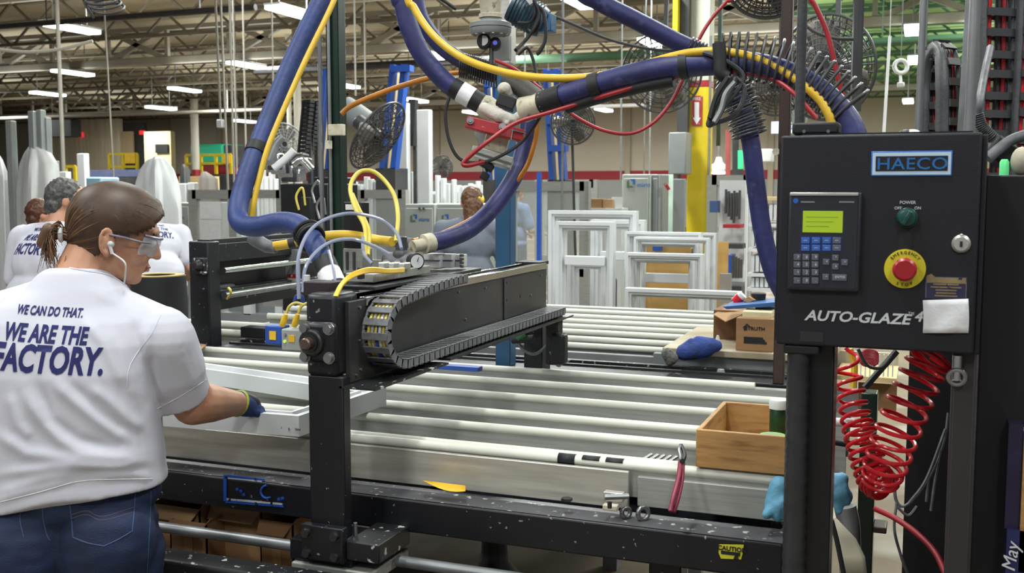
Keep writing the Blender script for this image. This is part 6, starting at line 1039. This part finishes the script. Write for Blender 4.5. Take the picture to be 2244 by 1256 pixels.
while n < 1500:
    th = math.acos(random.uniform(-.9, 1)); ph = random.uniform(0, 2 * math.pi); p = hs(th, ph)
    if p[2] < zmin(p[0], p[1]) - .002 or (n % 3 == 0 and p[2] > zmin(p[0], p[1]) + .03): continue
    n += 1; sv = V(math.sin(th) * math.cos(ph), math.sin(th) * math.sin(ph), math.cos(th)); an = math.acos(max(-1, min(1, sv.dot(tv)))); pts = []; lift = random.uniform(1.008, 1.035)
    if an < .15: continue
    for k in range(15):
        t = k / 14; v = (sv * math.sin((1 - t) * an) + tv * math.sin(t * an)) / math.sin(an) if an < 1.45 else (sv * (1 - t) ** 2 + V(-.1, .8 if sv.y > 0 else -.8, .62) * 2.1 * t * (1 - t) + tv * t * t).normalized(); sag = .008 * math.sin(t * math.pi) * (1 if v.z > 0 else .3)
        if v.x > .25: sag *= .3
        q = (HC[0] + HR[0] * v.x * lift, HC[1] + HR[1] * v.y * lift, HC[2] + HR[2] * v.z * lift - sag * .3 - .045 * max(0, -v.z) ** 1.3); pts.append(H(*q))
    B.mi = random.choice((0, 0, 1, 1, 1, 2)); B.tube(pts, .0013, 4, True, [.0005 + .0009 * min(1, k / 3) for k in range(15)])
s1 = B.out('combed_strands', hms, hair); s1['kind'] = 'stuff'
TP = H(*TIE); MB().ring(TP - f * .006, f + V(0, 0, .3), .0155, .0055, 24, 8).out('hair_tie', M['white'], hair)
B = MB(); random.seed(5)
for k in range(300):
    a = random.uniform(0, 6.28); r = random.uniform(0, .013); p0 = TP + lft * r * math.cos(a) + u * r * math.sin(a); l = random.uniform(.5, 1.1)
    sp2 = random.gauss(0, .020); d1 = -f * .022 + lft * random.gauss(0, .010) + u * random.gauss(.004, .009); d1 = d1 * .8; p1 = p0 + d1; p2 = p1 + (-RV * random.uniform(.006, .026) + V(0, 0, -.024 + random.gauss(0, .013)) + lft * sp2 * .4) * l; p3 = p2 + (-RV * random.uniform(-.014, .014) + V(0, 0, -random.uniform(.022, .05)) + lft * sp2 * .3) * l
    P = spline([p0 + f * .02, p0, p1, p2, p3], 4); B.mi = random.choice((0, 1, 1, 2)); B.tube(P, .0014, 4, True, [.0018 * (1 - .75 * i / (len(P) - 1)) for i in range(len(P))])
for k in range(8):
    p0 = H(random.uniform(-.095, -.05), -.05 + random.gauss(0, .012), random.uniform(-.075, -.05)); P = spline([p0, p0 + V(0, 0, -.02) - RV * .006, p0 + V(0, 0, -random.uniform(.03, .05)) - RV * random.uniform(0, .02)], 4); B.tube(P, .001, 4)
s2 = B.out('ponytail', hms, hair); s2['kind'] = 'stuff'
blob('ponytail_core', [(TP, TP - f * .03, .012, .017), (TP - f * .03, TP - f * .035 - RV * .012 - V(0, 0, .03), .017, .013)], .003, 2, hms[1], hair)
# glasses
gl = MB().tube(spline([H(-.004, -.086, .008), H(.03, -.086, .010), H(.065, -.076, .010), H(.084, -.060, .012)], 6), .0026, 8).out('safety_glasses', mat('grey glasses frame', '8b8794', .25, .4, .1, 20), wk)
MB().tube(spline([H(-.004, .081, .012), H(.03, .078, .016), H(.082, .056, .016)], 6), .0026, 8).out('temple_arm', MATS['grey glasses frame'], gl)
rows = [[H(.104 - 9.5 * yy * yy * (1 if abs(yy) < .03 else 1.02) - (.004 if z < -.005 else 0), yy, z) for yy in [(-.062 + .124 * i / 20) for i in range(21)]] for z in (.024, .01, -.006, -.020)]
MB().sheet(rows).out('lens', mat('clear lens', 'd8dce2', .05, 0, .02, 3, alpha=.35), gl, solid=.002); MB().tube([p + u * .001 for p in rows[0]], .0036, 8).out('brow_bar', MATS['grey glasses frame'], gl)
# earbud
eb = MB().ball(H(.004, -.0795, -.012), (.0085, .0085, .0085), 8).out('earbud', M['white'], wk); MB().cyl(H(.004, -.083, -.016), H(.013, -.083, -.032), .004, 10).out('stem', M['white'], eb); MB().tube(spline([H(.013, -.083, -.030)] + px([(273, 575, 2.31), (275, 600, 2.32), (272, 622, 2.34)]), 8), .0019, 6).out('earbud_wire', M['white2'], eb)
# shirt: torso, shoulders and sleeves fused, then folded
B = MB(); rings = []
for z, rx, ry, dy in ((.898, .207, .157, 0), (.915, .206, .156, 0), (.95, .204, .153, 0), (1.02, .200, .150, 0), (1.10, .197, .147, 0), (1.18, .199, .143, 0), (1.24, .198, .133, .004), (1.29, .183, .117, .01), (1.325, .150, .103, .016), (1.36, .108, .09, .022), (1.388, .078, .076, .03), (1.398, .062, .064, .034)):
    ex = 2.35; n = 48; row = []
    for k in range(n):
        a = 2 * math.pi * k / n; ca, sa = math.cos(a), math.sin(a); q = (abs(ca) ** ex + abs(sa) ** ex) ** (-1 / ex); tilt = -.055 * ca * (1 if z < .96 else 0) * 0
        row.append(B.bm.verts.new(RT(rx * q * ca + (.02 if z > 1.33 else 0), dy + ry * q * sa, z + ((.020 if ca > -.05 else .020 + .06 * (ca + .05)) if z < .93 else 0) + (.012 * -sa if z > 1.37 else 0))))
    rings.append(row)
for a, b in zip(rings, rings[1:]):
    for k in range(48): B.face((a[k], a[(k + 1) % 48], b[(k + 1) % 48], b[k]))
B.face(rings[0][::-1]); B.face(rings[-1])
def cap(p): 
    a, e, ra, rb = Vector(p[0]), Vector(p[1]), p[2], p[3]; B.tube([a.lerp(e, i / 8) for i in range(9)], ra, 24, True, [ra + (rb - ra) * i / 8 for i in range(9)])
    if len(p) < 5: B.ball(e, rb, 10)
    B.ball(a, ra, 10)
NB = RT(.03, .02, 1.33); cap((NB, SR + V(-.02, 0, .005), .062, .078)); cap((RT(-.02, .02, 1.33), SL, .06, .075))
SH = at(388, 868, d=2.455); cap((SR, SR.lerp(SH, .55), .079, .081)); cap((SR.lerp(SH, .3), SH, .080, .076, 1)); cap((SL, SL.lerp(ELL, .75), .078, .078, 1))
folds = [([(50, 853), (87, 910), (134, 963), (187, 993), (254, 1003), (328, 993)], 11, .010), ([(117, 836), (167, 880), (234, 933), (291, 970)], 10, .009), ([(194, 846), (241, 880), (284, 920), (318, 940)], 9, .008), ([(-5, 950), (60, 993), (187, 1010), (300, 1020)], 10, .009), ([(-5, 1040), (117, 1023), (217, 1018), (338, 1010)], 8, .007), ([(-5, 1085), (90, 1050), (170, 1035)], 10, .006), ([(180, 700), (228, 752), (250, 800), (275, 850)], 9, .007), ([(230, 715), (262, 770), (285, 830), (300, 880)], 9, .006), ([(20, 860), (40, 930), (70, 960)], 9, .006), ([(320, 900), (335, 840), (330, 770)], 8, -.006), ([(345, 690), (322, 745), (318, 800)], 7, .004), ([(215, 1042), (290, 1040), (336, 1046)], 7, .006), ([(80, 838), (110, 920), (170, 965), (250, 985)], 8, -.007), ([(150, 840), (215, 905), (280, 950)], 8, -.006), ([(210, 640), (260, 665), (310, 720)], 9, .004), ([(400, 780), (420, 830), (430, 850)], 8, .003), ([(150, 1057), (60, 1078), (-10, 1100)], 5, .003)]
def foldit(me):
    n = len(me.vertices); co = np.zeros(n * 3, np.float32); me.vertices.foreach_get('co', co); co = co.reshape(-1, 3); nr = np.zeros(n * 3, np.float32); me.vertices.foreach_get('normal', nr); nr = nr.reshape(-1, 3)
    v = co - np.array((0, 0, CH)); d = v @ np.array(FV); x = 1122 + F * (v @ np.array(RV)) / d; y = 628 - F * (v @ np.array(UV)) / d; h = np.zeros(n)
    for pl, w, amp in folds:
        best = np.full(n, 1e9); w = w * 1.55; L = len(pl) - 1; tt = np.zeros(n)
        for i, ((x0, y0), (x1, y1)) in enumerate(zip(pl, pl[1:])):
            dx, dy = x1 - x0, y1 - y0; t = np.clip(((x - x0) * dx + (y - y0) * dy) / (dx * dx + dy * dy), 0, 1); q = np.hypot(x - x0 - t * dx, y - y0 - t * dy); tt = np.where(q < best, (i + t) / L, tt); best = np.minimum(best, q)
        h += amp * .85 * np.exp(-(best / w) ** 2) * np.clip(np.minimum(tt + .05, 1.05 - tt) * 5, 0, 1)
    h = np.clip(h, -.009, .0115); back = np.clip(-(nr @ np.array(FV)) * 1.6 + .25, 0, 1)
    dirv = nr * .5 - np.array(FV) * .5; co = co + dirv * (h * back)[:, None]
    for i in range(n): q = V(*co[i]); co[i] += nr[i] * (.0028 * noise.noise(V(q.x * 8, q.y * 8, q.z * 12)))
    me.vertices.foreach_set('co', co.ravel()); me.update()
shirt = fuse('shirt', B.bm, .0048, 3, M['shirt'], wk, foldit)
sb = bvh_of(shirt)
def slog(sb, par, o1, o2, o3, xd, k, bias=(0, 0, 1)):
    for s, o, h, w in (('WE CAN DO THAT.', o1, .0185 * k, .137 * k), ('WE ARE THE', o2, .036 * k, .174 * k), ('FACTORY.', o3, .056 * k, .226 * k)): text('shirt_print', s, h, o, xd, bias, M['print'], par, bold=.05, shear=.12, surf=sb, fit=w, lift=.0016)
TX = RZ @ V(1, 0, 0); slog(sb, shirt, at(93, 697, d=2.2), at(85, 755, d=2.19), at(88, 822, d=2.18), TX - V(0, 0, .075), 1, TX * .09 + V(0, 0, 1))
lay('collar_seam', [(152, 588), (190, 594), (240, 604), (284, 632)], .0028, sb, M['shirt'], shirt, 6); lay('sleeve_seam', [(352, 690), (330, 735), (300, 775), (282, 810), (278, 850)], .0016, sb, M['shirt'], shirt, 5, -.0005); lay('hem_stitch', [(452, 832), (400, 866), (345, 896)], .0012, sb, M['white2'], shirt); lay('hem_stitch', [(-5, 1102), (90, 1078), (170, 1056), (250, 1051), (334, 1050)], .0013, sb, M['white2'], shirt)
# jeans
jn2 = [((X0, Y0, .90), (.197, .138, .10), RZ), (RT(.085, -.055, .80), (.108, .105, .125), RZ), (RT(-.085, -.055, .80), (.108, .105, .125), RZ), (RT(0, .02, .82), (.185, .12, .12), RZ)] + [(RT(s * .10, -.005, .76), RT(s * .105, .01, .47), .098, .075) for s in (1, -1)] + [(RT(s * .105, .01, .47), RT(s * .11, -.01, .07), .073, .06) for s in (1, -1)]
def denimfold(me):
    for v in me.vertices: v.co = v.co + v.normal * (.004 * noise.noise(V(v.co.x * 8, v.co.y * 8, v.co.z * 18)) + .0025 * noise.noise(V(v.co.x * 20, v.co.y * 20, v.co.z * 44)))
jeans = blob('jeans', jn2, .007, 3, M['denim'], wk, denimfold); jb = bvh_of(jeans); stm = mat('jeans stitching', '3d5078', .8, 0, .2, 40)
for pl in ([(150, 1080), (156, 1130), (160, 1178)], [(160, 1178), (192, 1190), (228, 1197)], [(228, 1197), (260, 1182), (290, 1164)], [(297, 1068), (294, 1120), (290, 1164)], [(150, 1079), (200, 1076), (250, 1072), (292, 1066)], [(94, 1090), (94, 1130), (102, 1170), (110, 1185)], [(47, 1105), (44, 1140), (52, 1178)], [(331, 1075), (328, 1150), (322, 1256)]): lay('seam', pl, .0016, jb, stm, jeans)
om = mat('orange stitching', '6b5560', .8); lay('pocket_stitch', [(158, 1128), (190, 1120), (225, 1132), (292, 1112)], .0008, jb, om, jeans); lay('pocket_stitch', [(158, 1136), (190, 1128), (225, 1140), (292, 1122)], .0008, jb, om, jeans)
for s in (1, -1): blob('shoe', [(RT(s * .11, -.05, .045), RT(s * .115, .10, .04), .045, .04), (RT(s * .115, .10, .04), RT(s * .117, .16, .034), .042, .032)], .008, 2, M['ink'], wk)
# gloves
kd = at(584, 903, d=2.77) - WR; G = hand_prims(WR + kd.normalized() * .012, kd, V(-.5, .8, .15), .9)
gv = blob('glove', G + [(WR, WR + kd.normalized() * .03, .032, .029)], .003, 2, M['glove'], wk); MB().ring(WR + kd.normalized() * .001, kd, .0315, .004, 28, 8).out('glove_cuff', mat('lime cuff', 'a3b03c', .7), gv)
blob('glove_back', [(WR + kd.normalized() * .012 + V(0, 0, .010), WR + kd.normalized() * .05 + V(0, 0, .008), .025, .024)], .003, 2, M['gloved'], gv)
kd2 = V(.12, .9, -.12); blob('glove', hand_prims(WRL, kd2, V(.9, 0, 0), .86) + [(WRL - kd2.normalized() * .03, WRL + kd2.normalized() * .02, .032, .029)], .004, 2, M['glove'], wk)
# ---- people farther away
def person(label, pos, yaw, ht, sm, hm2, lean=0, hyaw=0, slogan=False, bun=None, wide=1, arms_fwd=.25, pants=None):
    t = thing('person', label, 'person', pos, None); R3 = Matrix.Rotation(yaw, 3, 'Z'); k = ht / 1.7; hip = V(0, 0, .92 * k); LM = Matrix.Rotation(-lean, 3, 'X')
    def G2(x, y, z):
        p = V(x * wide, y, z) * k
        if z > .92: p = hip + LM @ (p - hip)
        return R3 @ p + Vector(pos)
    hd = G2(0, .03, 1.575); hm3 = R3 @ LM @ Matrix.Rotation(hyaw, 3, 'Z'); HH = lambda x, y, z: hd + hm3 @ (V(x, y, z) * k)
    el = [(HH(0, 0, .02), (.073 * k, .092 * k, .095 * k), hm3), (HH(0, .04, -.05), (.05 * k, .05 * k, .055 * k), hm3), (HH(0, .095, -.01), (.012 * k, .016 * k, .02 * k), hm3)] + [(HH(s * .074, 0, -.005), (.008 * k, .016 * k, .027 * k), hm3) for s in (1, -1)]
    sh = [(s * .185, 0, 1.38) for s in (1, -1)]; elb = [(s * .235, .06, 1.12) for s in (1, -1)]; wr = [(s * .17, .06 + arms_fwd, 1.08) for s in (1, -1)]
    P = el + [(HH(0, -.01, -.04), G2(0, .01, 1.42), .052 * k, .054 * k), (G2(0, 0, 1.22), (.13 * k * wide, .08 * k, .16 * k), R3 @ LM)]
    for a, b, c in zip(sh, elb, wr): P += [(G2(*a), G2(*b), .05 * k, .042 * k), (G2(*b), G2(*c), .04 * k, .028 * k)] + hand_prims(G2(*c), R3 @ V(0, 1, -.3), R3 @ V(-1 if c[0] > 0 else 1, 0, 0), k * .95)
    P += [(G2(s * .09, 0, .9), G2(s * .1, 0, .1), .07 * k, .04 * k) for s in (1, -1)]
    blob('body', P, .0075, 2, M['skin'], t)
    S2 = [(G2(0, 0, 1.27), (.185 * k * wide, .125 * k, .16 * k), R3 @ LM), (G2(0, 0, 1.06), (.18 * k * wide, .13 * k, .17 * k), R3 @ LM), (G2(0, .0, .95), (.185 * k * wide, .135 * k, .08 * k), R3), (G2(0, .01, 1.42), G2(.16, 0, 1.375), .06 * k, .072 * k), (G2(0, .01, 1.42), G2(-.16, 0, 1.375), .06 * k, .072 * k)]
    for a, b in zip(sh, elb): S2.append((G2(*a), G2(*[p + (q - p) * .75 for p, q in zip(a, b)]), .072 * k, .068 * k))
    def fl(me):
        for v in me.vertices: v.co = v.co + v.normal * (.009 * noise.noise(V(v.co.x * 7, v.co.y * 7, v.co.z * 5)) + .004 * noise.noise(v.co * 17))
    so = blob('shirt', S2, .010, 4, sm, t, fl)
    if slogan:
        b2 = bvh_of(so); bk = lambda z: G2(0, -.25, z); xd = R3 @ V(1, 0, 0); slog(b2, so, bk(1.405), bk(1.348), bk(1.275), xd, k * 1.0, R3 @ LM @ V(0, 0, 1))
    blob('trousers', [(G2(0, 0, .9), (.175 * k * wide, .13 * k, .11 * k), R3)] + [(G2(s * .09, 0, .85), G2(s * .1, 0, .08), .095 * k, .06 * k) for s in (1, -1)], .012, 2, pants or M['denim'], t)
    for s in (1, -1): blob('shoe', [(G2(s * .1, -.03, .045), G2(s * .11, .14, .04), .045 * k, .04 * k)], .012, 1, M['ink'], t)
    hr = [(HH(0, -.014, .032), (.081 * k, .093 * k, .094 * k), hm3), (HH(0, -.045, -.03), (.066 * k, .05 * k, .05 * k), hm3)]
    if bun: hr += [(HH(*bun[0]), HH(*bun[1]), bun[2] * k, bun[3] * k)]
    def hn(me):
        for v in me.vertices: v.co = v.co + v.normal * (.006 * noise.noise(v.co * 40) + .004 * noise.noise(v.co * 90))
    blob('hair', hr, .006, 1, hm2, t, hn); return t, HH, k
grey_h = hairmat('short grey hair', '3f3d3c', '6e6a66')
p = at(62, 520, d=4.95); person('person with short grey hair in a slogan shirt bending at far left', (p.x, p.y, 0), math.radians(-6), 1.675, M['shirt'], grey_h, .30, math.radians(-38), True, None, 1.12)
p = at(350, 520, d=7.2); person('person in a slogan shirt partly hidden behind the foreground worker’s face', (p.x, p.y, 0), math.radians(48), 1.66, M['shirt'], hairmat('dark brown hair', '33251c', '4d382a'), .62, .2, True, None, 1.0)
p = at(70, 520, d=6.6); person('person with red brown hair behind the grey haired person', (p.x - .03, p.y, 0), -.1, 1.53, M['shirt'], hairmat('red brown hair', '4a2818', '6d3d22'), .12, -.5)
p = at(1026, 520, d=7.3); t, HH, k = person('person in a grey shirt with wavy brown hair standing behind the gantry', (p.x, p.y, 0), math.radians(12), 1.61, M['gshirt'], hairmat('wavy brown hair', '54371f', '7a5534'), .12, math.radians(30), False, ((.0, -.05, -.02), (-.01, -.06, -.13), .075, .06), 1.1)
blob('hair_clip', [(HH(.06, -.07, .02), HH(.07, -.03, .05), .02, .016), (HH(.055, -.075, .0), HH(.03, -.095, .03), .016, .014)], .006, 1, M['yelb'], t)
p = at(1043, 520, d=13.5); person('small far person with grey hair above the grey-shirted person', (p.x, p.y, 0), .3, 1.56, M['white2'], grey_h)
p = at(1128, 520, d=12.6); person('person in blue clothes behind the clear wall beside the blue post', (p.x, p.y, 0), -.5, 1.66, mat('dusty blue shirt', '6b7fa6', .8), hairmat('brown short hair', '4a3625', '6a4f38'))
bpy.data.scenes.remove(TS)
def kids(o): return [o] + [d for c in o.children for d in kids(c)]
def stem(n): return n.split('.')[0]
for o in list(COL.objects):
    if o.parent is not None or not o.get('category'): continue
    n = stem(o.name); ms = [c for c in kids(o) if c.type == 'MESH']
    if n in ('vinyl_profile', 'draped_cover', 'display_board', 'plywood_board', 'grey_board', 'floor_box', 'upright_bar', 'red_pipe', 'signal_tower') and ms:
        me = o.data; zl = min(v.co.z for v in me.vertices)
        for v in me.vertices:
            if v.co.z < zl + .03: v.co.z = 0 if n != 'signal_tower' else zl
    if n in ('machine_mast', 'conveyor', 'filing_shelf', 'plastic_tote', 'wooden_crate', 'tool_rack', 'parts_shelf', 'open_cabinet', 'machine_bench', 'signal_tower', 'stacked_cartons'):
        P = [c.matrix_world @ v.co if 0 else v.co for c in ms for v in c.data.vertices]; lo = [min(p[i] for p in P) for i in range(3)]; hi = [max(p[i] for p in P) for i in range(3)]
        if lo[2] > .05 and n not in ('stacked_cartons',):
            low = [p for p in P if p.z < lo[2] + .1]; x0, x1 = min(p.x for p in low), max(p.x for p in low); y0, y1 = min(p.y for p in low), max(p.y for p in low)
            b = MB().box((x0, y0, 0), (max(x1, x0 + .05), max(y1, y0 + .05), lo[2] + .01)).out('stand', M['dgrey'] if n != 'machine_bench' else M['midgrey'])
            if o.type == 'MESH': b.parent = o
            else: b.parent = o; b.matrix_parent_inverse = Matrix.Translation(o.location).inverted()
for o in [o for o in COL.objects if stem(o.name) == 'cable_chain' and o.type == 'MESH']:
    P = [v.co for v in o.data.vertices]; x = sum(p.x for p in P) / len(P); y = max(p.y for p in P); zt = max(p.z for p in P)
    MB().box((x - .02, y, 0), (x + .02, y + .04, zt)).out('support', M['dgrey'], o)
